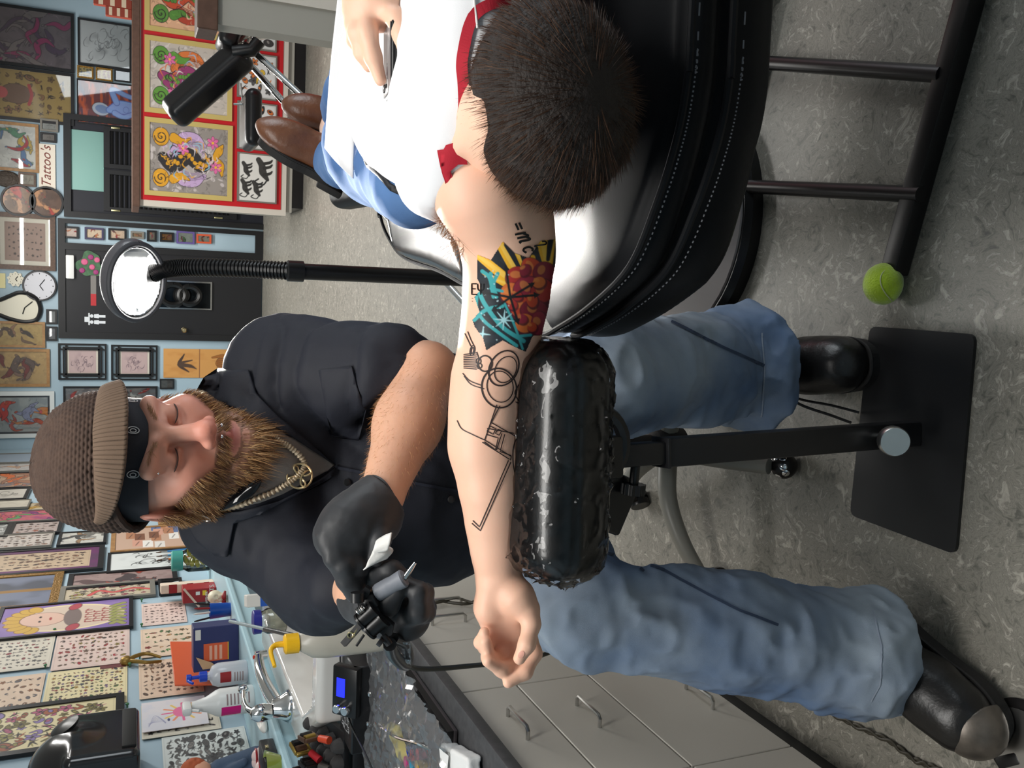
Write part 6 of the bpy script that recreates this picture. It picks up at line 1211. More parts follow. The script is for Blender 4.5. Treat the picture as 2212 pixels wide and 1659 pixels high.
# beard, brows, arm hair
rs = np.random.RandomState(5); bm_ = beard_mask(hV); idx = np.nonzero(bm_ > .3)[0]; wt = bm_[idx]*np.where((hV[idx, 2] > -.071) & (np.abs(hV[idx, 0]) < .035), 3.0, 1.0); idx = rs.choice(idx, 14000, p=wt/wt.sum())
p_ = hV[idx]; n_ = hN[idx]; front = np.clip((p_[:, 1]-.02)/.07, 0, 1)
d_ = n_*.55+np.array([0, .12, -1.0])+rs.randn(len(idx), 3)*.22; mous = p_[:, 2] > -.073; d_[mous] += np.c_[np.sign(p_[mous, 0])*.7, np.zeros(mous.sum()), np.zeros(mous.sum())]
low = np.clip((-.085-p_[:, 2])/.03, 0, 1); ln = (.010+.017*low)*rs.uniform(.6, 1.3, len(idx)); ln[mous] = .0125
sv, sf = strands(p_-n_*.001, d_, ln, .00045, (0, -.25, -.25), 3)
hc_ = np.array([srgb(186, 142, 92), srgb(132, 94, 60), srgb(96, 68, 46), srgb(206, 172, 124)])[rs.choice(4, len(idx), p=[.3, .35, .25, .1])]; obj('beard', (hw(sv), sf), mat('beard_hair', (.3, .2, .1), .5, attr='Col'), ART, colors=np.repeat(hc_, 8, 0), kind='stuff', angle=180, label='golden brown beard')
q = []; 
for s in (-1, 1): 
    k = 170; t_ = rs.rand(k); q.append(np.c_[s*(.014+.036*t_), .1-.022*t_**1.4, .0185+.006*np.sin(t_*3)+rs.randn(k)*.0015])
q = np.concatenate(q); sv, sf = strands(q, np.c_[np.sign(q[:, 0])*1.0, np.full(len(q), .15), rs.randn(len(q))*.3+.1], .009, .0003, seed=4); obj('eyebrows', (hw(sv), sf), MATS['beard_hair'], ART, colors=np.tile(np.array(srgb(150, 110, 76)), (len(sv), 1)), kind='stuff', angle=180)
for s in (-1, 1):
    t_ = np.linspace(-1, 1, 12); e = np.c_[.0325*s+.0155*t_, .0865-.004*t_**2-.003*t_*s, -.0075-.0035*(1-t_**2)]; obj('eyelashes', MB().tube(hw(e), [.0004]+[.0011]*10+[.0004], 6), mat('lash_dark', srgb(64, 42, 36), .6), ART)
k = rs.choice(len(bV), 60000); ab = Le_; ax = (Lw_-Le_); tt = ((bV[k]-ab)@ax)/(ax@ax); dd = np.linalg.norm(bV[k]-ab-np.clip(tt, 0, 1)[:, None]*ax, axis=1); sel = k[(tt > .05) & (tt < .92) & (dd < .06)][:1300]; bN = vnormals(bV, bF)
sv, sf = strands(bV[sel], bN[sel]*.5+ax/np.linalg.norm(ax)*1.0+rs.randn(len(sel), 3)*.25, .010, .00018, seed=6); obj('arm_hair', (sv, sf), mat('arm_hair_blond', srgb(206, 160, 110), .5), ART, kind='stuff', angle=180)
# piercings
ball = lambda mb, c, r: mb.lathe([(r*math.sin(a), -r*math.cos(a)) for a in np.linspace(.05, 3.09, 8)], 12, c)
mb = MB(); [ball(mb, hw(c), r) for c, r in (((-.008, .111, -.061), .0028), ((.008, .111, -.061), .0028))]; obj('nose_ring', mb, M_chrome, ART)
mb = MB(); [ball(mb, hw(c), .0016) for c in ((-.051, .083, .012), (-.055, .078, .024), (.049, .085, .022), (.053, .082, .010))]; obj('brow_studs', mb, M_chrome, ART)
th = np.linspace(0, 6.28, 24); obj('ear_ring', MB().tube(hw(np.c_[np.full(24, -.084)+.003*np.sin(th), -.004+.009*np.cos(th), -.062+.010*np.sin(th)]), .0011, 6, caps=False), M_steel, ART)
# bandana and knitted cap with visor
def shell(name, z0f, z1f, rad, m_, n=120, nz=8, a0=-np.pi, a1=np.pi, **k):
    a = np.linspace(a0, a1, n); t_ = np.linspace(0, 1, nz); A, T = np.meshgrid(a, t_, indexing='ij'); z = z0f(A)*(1-T)+z1f(A)*T; rx, ry, oy = rad(A, z)
    G = np.stack([rx*np.sin(A), ry*np.cos(A)+oy, z], -1); return obj(name, MB().sheet(hw(G.reshape(-1, 3)).reshape(n, nz, 3)), m_, ART, angle=180, **k)
back = lambda A: (1-np.cos(A))/2
Mb = mat('bandana_black', srgb(24, 26, 34), .8, bump=(500, .3, .0006))
bd_ = shell('bandana', lambda A: .026-.040*back(A), lambda A: .075-.03*back(A), lambda A, z: (.0805+.001*np.sin(9*A), .103+0*A, -.012+0*A), Mb)
pz = MB()
for a, z, q in ((-.66, .040, 1), (.02, .044, -1), (.72, .042, 1)):
    t_ = np.linspace(0, 2*np.pi, 22); rr = .0075*(1-.45*np.sin(t_/2)**6); 
    for sc_ in (1.0, .5):
        du = sc_*rr*np.cos(t_)*.85; dz = sc_*rr*np.sin(t_)*q; aa = a+du/.09; pz.tube(hw(np.c_[(.0815)*np.sin(aa), .104*np.cos(aa)-.012, z+dz]), .0006, 5, caps=False)
obj('paisley_print', pz, mat('print_white', srgb(206, 206, 206), .8), bd_, kind='stuff')
Mk = mat('knit_brown', srgb(76, 58, 48), .9, bump=(900, .5, .0008), var=(70, srgb(60, 45, 38), .7)); na, nt = 300, 150
A, T = np.meshgrid(np.linspace(-np.pi, np.pi, na), np.linspace(0, 1, nt), indexing='ij'); phi = T*np.pi/2*.999
zr = .072-.095*back(A)**1.3; rx = .089+.006*np.sin(phi*2)+.002*back(A); ry = .109+.012*np.sin(phi*2)*back(A)+.005*np.sin(phi*2); hz = .092
kb = .0024*np.abs(np.sin(A*29+np.floor(T*27)*np.pi/2))**.7*np.abs(np.sin(T*27*np.pi))**.6*np.clip(1.1-T, .25, 1)+.0012*vnoise(A*9, T*9, A*0+2)
cz = zr+(np.sin(phi)*(.148-zr)); G = np.stack([(rx+kb)*np.cos(phi)**.78*np.sin(A), (ry+kb)*np.cos(phi)**.78*np.cos(A)-.02-.016*np.sin(phi), cz+kb*np.sin(phi)], -1)
cap_ = obj('knitted_cap', MB().sheet(hw(G.reshape(-1, 3)).reshape(na, nt, 3)), Mk, ART, angle=180)
rim = np.stack([G[:, 0, 0]*.985, (G[:, 0, 1]+.02)*.985-.02, G[:, 0, 2]+.002], -1); obj('cap_edge', MB().tube(hw(rim), .006, 8, caps=False), Mk, cap_)
na, nt = 240, 14; A, T = np.meshgrid(np.linspace(-1.42, 1.42, na), np.linspace(0, 1, nt), indexing='ij'); ext = .036*np.cos(A*1.08)**.7; rib = .0007*np.cos(A*120)
G = np.stack([(.0885+rib+ext*.62*T)*np.sin(A), (.109+rib+ext*.75*T)*np.cos(A)-.018, .088-.02*np.abs(A)**1.5*.6-T*ext*.95+.006*np.sin(T*3.1)], -1)
vs_ = obj('cap_visor', MB().sheet(hw(G.reshape(-1, 3)).reshape(na, nt, 3)), mat('knit_tan', srgb(102, 83, 68), .9, bump=(900, .4, .0006)), cap_, angle=180, label='lighter ribbed visor of the cap'); m_ = vs_.modifiers.new('solid', 'SOLIDIFY'); m_.thickness = .004
# ----------------------------------------------------------------- shirt
NAVY = mat('navy_cotton', srgb(15, 18, 30), .72, bump=(700, .25, .0008))
S = SDF((-.85, .98, .62), (.2, 1.98, 1.40), .0055)
S.ell(chest+(0, .01, -.01), (.215, .135, .205), Rot(.15), 0); S.ell(belly, (.215, .155, .21), Rot(.4), .06); S.ell(pel+(0, -.03, .09), (.20, .145, .13), k=.06)
S.chain([nb+(0, .02, -.02), Ls, Ls*.25+Le_*.75], [.085, .083, .078], .05); S.chain([nb+(0, .02, -.02), Rs, Re_, Re_*.45+Rw*.55], [.085, .085, .078, .056], .05)
S.cap(hw((0, -.06, -.10)), nb, .078, .09, .03)
fo = folds(3, 9, 9, 14, .008, .6); fo2 = folds(8, 26, 26, 30, .003, .6)
ua = (Le_-Ls)/np.linalg.norm(Le_-Ls)
def shirt_d(x, y, z):
    p0 = np.stack([x, y, z], -1)-Ls; a = p0@ua; near = np.exp(-((np.linalg.norm(p0-a[:, None]*ua, axis=1)-.07)/.09)**2)
    f = np.sin(a*46+5*vnoise(x*9, y*9, z*9)+p0[:, 0]*22); return fo(x, y, z)+fo2(x, y, z)+.007*near*(np.abs(f)**.7-.5)*(a > .02)
S.disp(shirt_d)
# open ends: hem, sleeve openings, neck
sh_end = Le_*.87+Ls*.13
def cut(S, p, n, rad, k=.004):
    p = np.array(p); n = np.array(n)/np.linalg.norm(n); lo = p-rad; hi = p+rad; sl, (X, Y, Z) = S.blk(lo, hi); inside = np.sqrt((X-p[0])**2+(Y-p[1])**2+(Z-p[2])**2) < rad
    b = (X-p[0])*n[0]+(Y-p[1])*n[1]+(Z-p[2])*n[2]; S.d[sl] = np.where(inside, np.maximum(S.d[sl], b), S.d[sl])
n_s = P(965, 748, 1.36)-P(803, 868, 1.33); n_s = np.cross(n_s, FW); n_s = n_s if n_s@(Le_-Ls) > 0 else -n_s; cut(S, (P(965, 748, 1.36)+P(803, 868, 1.33))/2, n_s, .135)
cut(S, hw((0, -.035, -.125)), hu*.9+hf*.25, .088)
sV, sF = S.mesh(); shirt = obj('shirt', (sV, sF), NAVY, ART, angle=180); stree = bvh((sV, sF))
tee = [(548, 940), (566, 925), (600, 930), (640, 950), (680, 975), (722, 1004), (708, 1016), (660, 1040), (610, 1066), (560, 1085), (500, 1098), (440, 1100), (420, 1075), (470, 1000)]
patch('undershirt', tee, stree, .002, mat('tee_grey', srgb(118, 114, 110), .85, bump=(900, .3, .0006)), ART, 9, .002)
patch('collar', [(398, 1080), (440, 1108), (520, 1100), (600, 1078), (680, 1036), (724, 1008), (716, 1030), (640, 1066), (560, 1108), (508, 1128), (496, 1198), (470, 1196), (432, 1168), (405, 1120)], stree, .007, NAVY, shirt, 9, .004)
patch('collar', [(420, 850), (440, 815), (480, 796), (540, 800), (556, 846), (600, 900), (680, 965), (726, 1003), (690, 985), (610, 932), (548, 905), (470, 870)], stree, .007, NAVY, shirt, 9, .004)
lines('placket_seam', [[(724, 1008), (830, 1030), (930, 1050), (1000, 1062)]], stree, 3, .003, mat('navy_thread', srgb(22, 26, 40), .8), shirt)
patch('chest_pocket', [(690, 800), (760, 790), (790, 880), (775, 950), (715, 940)], stree, .003, NAVY, shirt, 9, .002)
for (x, y) in ((751, 1041), (973, 1078)):
    c = hit(stree, x, y, .003); 
    if c is not None: obj('button', MB().lathe([(.001, .0), (.0055, 0), (.006, .002), (.0045, .0025), (.001, .0022)], 14, c, axes(-ray(x, y))), M_plast, shirt)
# necklace with knot pendant, glasses on the collar
ch = [(430, 1092), (470, 1094), (520, 1086), (570, 1066), (615, 1042), (640, 1022), (652, 1000), (626, 970), (600, 952), (578, 938)]
q = np.array([hit(stree, x, y, .007) for x, y in spline(ch, 6) if hit(stree, x, y) is not None]); t_ = np.arange(len(q)*3)/3; q3 = np.stack([np.interp(t_, np.arange(len(q)), q[:, i]) for i in range(3)], 1)
neck = obj('necklace', MB().tube(q3, .0042+.0012*np.sin(np.arange(len(q3))*2.0), 8), mat('cord_cream', srgb(176, 160, 136), .5, metal=.3), ART)
c = hit(stree, 640, 1024, .01); R = axes(-ray(640, 1024), RT); t_ = np.linspace(0, 2*np.pi, 90); kn = np.stack([.013*np.sin(3*t_)*.6+.011*np.cos(t_)*.9, .013*np.cos(3*t_)*.6+.011*np.sin(t_), .002*np.sin(6*t_)], 1); obj('pendant', MB().tube(c+kn@R.T, .0016, 6, caps=False).tube(c+np.c_[.019*np.cos(t_), .019*np.sin(t_), 0*t_]@R.T, .0016, 6, caps=False), mat('pendant_gold', srgb(190, 170, 130), .3, metal=.8), neck)
def hits(tree, pts, off): return np.array([h for h in (hit(tree, x, y, off) for x, y in pts) if h is not None])
g = hits(stree, spline([(470, 1090), (510, 1066), (545, 1046), (565, 1030)], 6), .012)
if len(g) > 4:
    t = thing('sunglasses', 'black sunglasses hung from the neck of the grey undershirt', 'glasses', g[0]); w_ = np.linspace(0, 1, len(g))
    obj('lens', MB().tube(g, .003+.012*np.sin(w_*2.9+.2), 10, flat=.5), mat('lens_black', (.004, .004, .005), .08), t); obj('temple', MB().tube(g+(0, 0, .008), .0018, 6), M_plast, t)
# ----------------------------------------------------------------- jeans and boots
DEN = mat('denim_worn', srgb(156, 168, 180), .85, bump=(800, .4, .0008), var=(3.2, srgb(92, 114, 146), 1.0))
S = SDF((-.93, .98, .05), (.03, 1.98, .83), .0055)
S.ell(pel, (.19, .15, .115), k=0)
S.chain([Lh, Lk], [.105, .088], .05); S.chain([Lk, Lk*.5+La*.5, La+(0, .0, .09), La+(0, -.01, .035)], [.090, .100, .108, .132], .03)
S.chain([Rh_, Rk], [.105, .092], .05); S.chain([Rk, Rk*.5+Ra_*.5, Ra_+(.0, .0, .06), Ra_+(.0, -.01, .03)], [.092, .098, .095, .108], .03)
f1, f2, f3 = folds(12, 10, 10, 6, .022, .8), folds(15, 24, 24, 28, .008, .8), folds(19, 7, 7, 16, .020, .8)
S.disp(lambda x, y, z: f1(x, y, z)+f2(x, y, z)+f3(x, y, z)*np.clip(1.2-z/.35, 0, 1))
S.half(La+(0, 0, .045), (0, -.35, -1), .003) if False else None
sl, (X, Y, Z) = S.blk((-.45, .9, 0), (.1, 2, .4)); S.d[sl] = np.maximum(S.d[sl], (.165-Z)+(Y-1.6)*.12)
sl, (X, Y, Z) = S.blk((-.95, .9, 0), (-.451, 2, .4)); S.d[sl] = np.maximum(S.d[sl], (.085-Z)-(Y-1.22)*.30)
jV, jF = S.mesh(); jeans = obj('jeans', (jV, jF), DEN, ART, angle=180); jt = bvh((jV, jF))
thd = mat('denim_seam', srgb(56, 70, 94), .8); lines('side_seam', [[(1270, 1190), (1330, 1200), (1430, 1230), (1530, 1285), (1600, 1320), (1680, 1350)], [(1180, 1190), (1300, 1150), (1390, 1235)], [(1450, 695), (1560, 750), (1650, 790)]], jt, 3, .002, thd, jeans, kind='stuff')
lines('hem_stitch', [[(1885, 1320), (1905, 1400), (1900, 1480), (1880, 1515)], [(1645, 720), (1650, 800), (1645, 900)]], jt, 1.5, .002, mat('thread_pale', srgb(150, 160, 176), .8), jeans)
BL = mat('boot_leather', srgb(20, 19, 19), .36, bump=(160, .3, .002), coat=.2, coat_rough=.3); SO = mat('boot_sole', srgb(30, 28, 27), .7, bump=(90, .4, .003))
def boot(toe, heel, ank, kn_, wd, cap=None, label=None, lift=0.0):
    toe, heel = np.array(toe, float), np.array(heel, float); d = toe-heel; L = np.linalg.norm(d); d /= L; s_ = np.array([-d[1], d[0], 0]); lo = np.minimum(toe, heel)-.12; hi = np.maximum(toe, heel)+.12; lo[2] = -.01; hi[2] = .40; lo[:2] -= .06; hi[:2] += .06; S = SDF(lo, hi, .004); z = lambda p, h: p+np.array([0, 0, h+lift])
    S.cap(z(toe-d*.055, .058), z(toe-d*.13, .062), .054, .058, 0); S.cap(z(toe-d*.11, .066), z(heel+d*.09, .09), .057, .057, .03); S.ell(z(heel+d*.06, .065), (.048, .052, .06), k=.03); S.cap(z(heel+d*.085, .10), np.array(ank), .062, .066, .02); S.cap(np.array(ank), np.array(ank)*.72+np.array(kn_)*.28, .066, .072, .02)
    S.ell(z(toe-d*.058, .056), (.056, .056, .056), k=.02); S.disp(folds(31, 24, 24, 30, .0022, .6)); S.half((0, 0, .018+lift), (0, 0, -1))
    b = obj('boot', S.mesh(), BL, ART, angle=180, label=label)
    a = np.linspace(0, 2*np.pi, 60, endpoint=False); mid = (toe+heel)/2; w_ = lambda c: wd*(1+.12*c)*(1-.16*np.exp(-((c+.1)/.35)**2))
    out = np.array([(mid+d*(L/2+.006)*np.sign(math.cos(k))*abs(math.cos(k))**.75+s_*w_(math.cos(k))*np.sign(math.sin(k))*abs(math.sin(k))**.75)[:2] for k in a]); obj('sole', MB().prism(out, .001+lift, .03+lift), SO, b, smooth=False)
    obj('welt', MB().tube(np.c_[out, np.full(60, .031+lift)][list(range(60))+[0]], .0035, 6, caps=False), SO, b)
    lc = MB()
    for k in range(5):
        c = heel+d*(L*.50-.028*k); zz = .112+.022*k; lc.tube(spline([z(c-s_*.03, zz-.012), z(c, zz+.006), z(c+s_*.03, zz-.012)], 5), .0028, 6)
    obj('laces', lc, M_black, b); return b, d, s_, z
b1 = boot((-.118, 1.385, 0), (-.158, 1.69, 0), La, Lk, .060, label='black laced work boot beside the floor plate')
lb = onz(1700, 880, .09); obj('loose_lace', MB().tube(spline([(-.17, 1.56, .14), (-.205, 1.52, .10), (-.215, 1.46, .05), (-.225, 1.42, .012)], 5), .003, 6).tube(spline([(-.18, 1.55, .13), (-.22, 1.53, .08), (-.24, 1.48, .03), (-.25, 1.44, .012)], 5), .003, 6), M_black, b1[0])
sk = hit(jt, 1670, 780); obj('boot_mark', MB().lathe([(.008, 0), (.006, .003), (.001, .004)], 8, np.array([-.135, 1.505, .175]), axes((0, -1, .3))), mat('mark_silver', srgb(150, 150, 150), .4, metal=.5), b1[0], label='small silver skull charm')
b2 = boot((-.735, 1.005, 0), (-.635, 1.30, 0), Ra_, Rk, .062, label='black boot with worn grey toe cap pressing the foot pedal', lift=.02)
tc_ = np.array([-.735, 1.005, .0])-b2[1]*.035; S = SDF(tc_+(-.09, -.09, 0), tc_+(.09, .09, .13), .003); S.ell(tc_+(0, 0, .066), (.0585, .0585, .0585), k=0); S.half(tc_+b2[1]*.010, -b2[1], .002); S.half((0, 0, .046), (0, 0, -1)); obj('toe_cap', S.mesh(), mat('cap_grey', srgb(112, 104, 96), .4, metal=.5, var=(30, srgb(70, 66, 62), .7)), b2[0], angle=180)
# ----------------------------------------------------------------- gloved hands, machine, pedal
GLV = mat('nitrile_black', srgb(38, 39, 42), .52, bump=(60, .25, .002), sheen=.1)
def pxs(l, d=None): return [P(q[0], q[1], q[2] if len(q) > 2 else d) for q in l]
S = SDF(P(690, 1330, 1.18)-.14, P(800, 1060, 1.18)+.16, .0025)
S.chain(pxs([(838, 1062, 1.215), (812, 1085, 1.205), (790, 1110, 1.195)]), [.034, .032, .036], .015); S.chain(pxs([(795, 1108, 1.195), (752, 1138, 1.18), (728, 1160, 1.17)]), [.036, .036, .03], .02); S.cap(*pxs([(820, 1130, 1.2), (770, 1185, 1.18)]), .026, .024, .02)
for l, r in (([(708, 1160, 1.155), (722, 1205, 1.15), (748, 1255, 1.16), (762, 1285, 1.17)], [.0135, .0125, .0115, .0095]), ([(728, 1178, 1.155), (746, 1222, 1.15), (768, 1258, 1.165), (778, 1272, 1.18)], [.0135, .0125, .0115, .01]), ([(752, 1190, 1.16), (775, 1222, 1.16), (792, 1236, 1.18)], [.013, .012, .0105]), ([(778, 1192, 1.17), (800, 1212, 1.175), (806, 1216, 1.195)], [.012, .011, .0095]), ([(812, 1120, 1.18), (822, 1165, 1.165), (812, 1205, 1.165)], [.017, .0135, .011])): S.chain(pxs(l), r, .006)
S.disp(folds(5, 60, 60, 60, .0012, .8)); cz = pxs([(838, 1062, 1.215), (812, 1085, 1.205)]); S.half(cz[0]*.75+cz[1]*.25, cz[0]-cz[1], .002)
gl = obj('glove', S.mesh(), GLV, ART, angle=180, label='black nitrile glove on the hand holding a paper towel')
cc_ = cz[0]*.75+cz[1]*.25; R = axes(cz[0]-cz[1]); th = np.linspace(0, 6.283, 40); obj('rolled_cuff', MB().tube(cc_+np.c_[.0325*np.cos(th), .0325*np.sin(th), .002*np.sin(3*th)]@R.T, .0022, 6, caps=False), GLV, gl)
S = SDF(P(850, 1290, 1.2)-.13, P(850, 1290, 1.2)+.13, .0025)
S.chain(pxs([(778, 1296, 1.245), (800, 1300, 1.235), (830, 1312, 1.215)]), [.032, .031, .034], .015); S.cap(*pxs([(835, 1318, 1.215), (880, 1335, 1.21)]), .036, .03, .02); S.cap(*pxs([(810, 1300, 1.21), (870, 1320, 1.2)]), .028, .028, .02)
for l, r in (([(786, 1300, 1.205), (786, 1255, 1.185), (812, 1236, 1.175), (848, 1232, 1.17), (868, 1244, 1.17)], [.015, .0145, .0135, .0125, .0105]), ([(865, 1340, 1.19), (905, 1322, 1.165), (905, 1278, 1.155), (878, 1262, 1.16)], [.0145, .014, .0125, .0105]), ([(880, 1345, 1.2), (918, 1322, 1.18), (918, 1280, 1.17), (896, 1268, 1.172)], [.0135, .013, .0115, .01]), ([(888, 1340, 1.215), (922, 1312, 1.2), (915, 1282, 1.19)], [.012, .0115, .0095]), ([(818, 1330, 1.185), (838, 1305, 1.158), (860, 1274, 1.152)], [.016, .0145, .0115])): S.chain(pxs(l), r, .006)
S.disp(folds(9, 60, 60, 60, .0012, .8)); g2 = obj('glove', S.mesh(), GLV, ART, angle=180, label='black nitrile glove gripping the tattoo machine')
# paper towel in the hand
t = thing('paper_towel', 'crumpled white paper towel pinched between the gloved hands', 'paper towel', P(820, 1195, 1.17)); tw = np.array([[P(x, y, d-.035) for (x, y, d) in row] for row in (((845, 1150, 1.165), (842, 1172, 1.16), (838, 1190, 1.165)), ((826, 1158, 1.175), (822, 1178, 1.165), (816, 1196, 1.17)), ((812, 1172, 1.175), (806, 1188, 1.17), (798, 1206, 1.172)), ((848, 1185, 1.178), (826, 1200, 1.172), (790, 1224, 1.175)), ((836, 1206, 1.18), (810, 1216, 1.178), (784, 1230, 1.178)))])
f_ = spline(tw.reshape(5, 9), 5).reshape(-1, 3, 3); f_ = np.stack([spline(r, 4) for r in f_]); o = obj('towel', MB().sheet(f_), mat('towel_white', srgb(214, 212, 208), .9, bump=(240, .4, .001)), t, angle=60); m_ = o.modifiers.new('solid', 'SOLIDIFY'); m_.thickness = .0015
# machine in use
t = thing('tattoo_machine', 'black coil tattoo machine with grey grip held in the gloved fist', 'tattoo machine', P(800, 1330, 1.16)); dm = 1.15
g0, g1, tip = P(814, 1282, dm), P(874, 1248, dm-.005), P(897, 1215, dm-.005); gd = (g1-g0)/np.linalg.norm(g1-g0); gl_ = np.linalg.norm(g1-g0); R = axes(gd)
obj('grip', MB().lathe([(.001, 0), (.0105, .0), (.0118, .004), (.0118, gl_*.45), (.0112, gl_*.6), (.0122, gl_*.95), (.0105, gl_), (.001, gl_)], 28, g0, R), mat('grip_grey', srgb(120, 124, 132), .5, bump=(200, .2, .0008)), t)
obj('tube_tip', MB().tube([g1, g1*.5+tip*.5, tip], [.0042, .0036, .0022], 12), M_chrome, t); obj('back_stem', MB().tube([g0, P(803, 1302, dm)], .0036, 12), M_chrome, t)
def plate(pts, dd, th_, m_, nm):
    a = np.array([P(x, y, dd) for x, y in pts]); b = a+FW*th_; n = len(a); return obj(nm, MB().add(np.r_[a, b], [tuple(range(n)), tuple(range(2*n-1, n-1, -1))]+[(i, n+i, n+(i+1) % n, (i+1) % n) for i in range(n)]), m_, t, smooth=False)
plate([(768, 1290), (790, 1268), (800, 1275), (796, 1292), (812, 1300), (822, 1326), (850, 1352), (846, 1372), (832, 1378), (805, 1352), (790, 1366), (780, 1358), (786, 1330), (776, 1318)], dm-.012, .014, M_black, 'machine_frame')
for k, (x, y) in enumerate(((795, 1330), (812, 1350))):
    c = P(x, y, dm-.014); R = axes(P(x-20, y+18, dm)-P(x, y, dm)); obj('coil', MB().lathe([(.001, -.013), (.0125, -.013), (.0125, -.010), (.0105, -.010), (.0105, .010), (.0125, .010), (.0125, .013), (.001, .013)], 22, c, R), M_plast, t)
obj('armature_bar', MB().tube([P(742, 1392, dm-.018), P(786, 1342, dm-.018)], .0055, 4).tube([P(770, 1395, dm-.018), P(786, 1372, dm-.018)], .0018, 8), M_black, t); obj('contact_post', MB().tube([P(776, 1352, dm-.02), P(762, 1376, dm-.022)], .0016, 8).tube(np.array([P(757+6*math.cos(k), 1372+6*math.sin(k), dm-.022) for k in np.linspace(0, 6.28, 16)]), .0012, 6, caps=False), MATS['brass'], t)
th = np.linspace(0, 26, 90); sa, sb = P(773, 1322, dm-.02), P(786, 1312, dm-.02); R = axes(sb-sa); obj('spring', MB().tube(sa+np.c_[.0045*np.cos(th), .0045*np.sin(th), th/26*np.linalg.norm(sb-sa)]@R.T, .0009, 5), M_steel, t)
obj('thumb_screw', MB().lathe([(.001, 0), (.009, 0), (.009, .012), (.001, .012)], 10, P(772, 1300, dm-.02), axes(RT)), M_black, t); obj('binding_post', MB().tube([P(828, 1372, dm-.01), P(842, 1392, dm-.01)], .005, 10).tube([P(818, 1384, dm-.014), P(826, 1390, dm-.014)], .006, 10), M_black, t); obj('tube_vice', MB().rbox((.018, .02, .016), P(803, 1298, dm-.004), axes(gd), .003), M_black, t)
# clip cord from the machine to the floor behind the hand
t = thing('clip_cord', 'dark clip cord with a black plug running from the machine behind the open hand', 'cord', P(870, 1420, 1.25))
obj('plug', MB().tube(spline(pxs([(842, 1392, 1.15), (848, 1412, 1.2), (866, 1432, 1.27), (878, 1436, 1.32)]), 5), .009, 10).tube(spline(pxs([(850, 1378, 1.16), (875, 1390, 1.22), (884, 1418, 1.28), (878, 1436, 1.32)]), 5), .007, 10), M_plast, t)
Cc = mat('cord_olive', srgb(58, 54, 44), .5); obj('cord', MB().tube(spline(pxs([(880, 1436, 1.32), (900, 1444, 1.36), (950, 1444, 1.42), (1040, 1436, 1.52), (1130, 1428, 1.62), (1200, 1405, 1.70), (1262, 1388, 1.75), (1330, 1385, 1.78), (1480, 1420, 1.82)]), 8), .0042, 8), Cc, t)
film('plug_film', lambda u, v: (P(842+46*v, 1384+50*u, 1.19+.1*u+.01*math.sin(6*u)), -FW), 18, 16, 9, .008, par=t, sc=40)
t = thing('power_cable', 'pair of dark cables hanging down the grey cabinet door behind the gloved fist', 'cable', (XC+.01, 2.75, .5)); obj('cable', MB().tube(spline([onx(x, y, XC+.012) for x, y in ((905, 1302), (940, 1296), (975, 1302), (1010, 1304), (1040, 1296), (1100, 1300))], 6), .005, 8).tube(spline([onx(x, y, XC+.02) for x, y in ((905, 1306), (945, 1302), (985, 1292), (1015, 1300), (1045, 1304), (1100, 1310))], 6), .004, 8), Cc, t)
t = thing('supply_cable', 'thin black cable curving over the top of the power supply', 'cable', (-1.3, 2.5, .75)); zsup = zsup_box+.006; obj('cable', MB().tube(spline([onz(x, y, zsup) for x, y in ((736, 1372), (735, 1410), (737, 1455), (744, 1505), (757, 1562), (785, 1620), (805, 1664))], 6), .003, 8), M_plast, t)
# foot pedal and its cord on the floor
t = thing('foot_pedal', 'round steel foot pedal on the floor beneath the boot', 'pedal', (-.735, 1.0, 0)); pc2 = np.array([-.742, .985, 0]); obj('base', MB().lathe([(.001, 0), (.075, 0), (.077, .006), (.066, .012), (.001, .013)], 40, pc2), M_dark, t); obj('disc', MB().lathe([(.001, .013), (.058, .013), (.062, .018), (.001, .0195)], 40, pc2), M_steel, t)
e = onz(2130, 1622, .01); obj('plug', MB().rbox((.022, .05, .018), (e+np.array([-.772, .955, .012]))/2, axes((0, 0, 1), (.75, .6, 0)), .004), M_plast, t)
t = thing('pedal_cord', 'dark twisted cord lying along the toe kick of the grey cabinets', 'cord', (-.9, 1.3, 0)); cp_ = [onz(x, y, .006) for x, y in ((1600, 1420), (1665, 1462), (1690, 1488), (1740, 1492), (1790, 1535), (1850, 1568), (1920, 1600), (1975, 1640), (2020, 1659), (2080, 1690))]
sp = spline(cp_, 10); T = np.gradient(sp, axis=0); T /= np.linalg.norm(T, axis=1)[:, None]; n_ = np.c_[-T[:, 1], T[:, 0], 0*T[:, 0]]; w_ = np.arange(len(sp))*.9
obj('cord', MB().tube(sp+n_*.0035*np.sin(w_)[:, None], .0035, 7).tube(sp-n_*.0035*np.sin(w_)[:, None]+(0, 0, .003), .0035, 7), Cc, t)
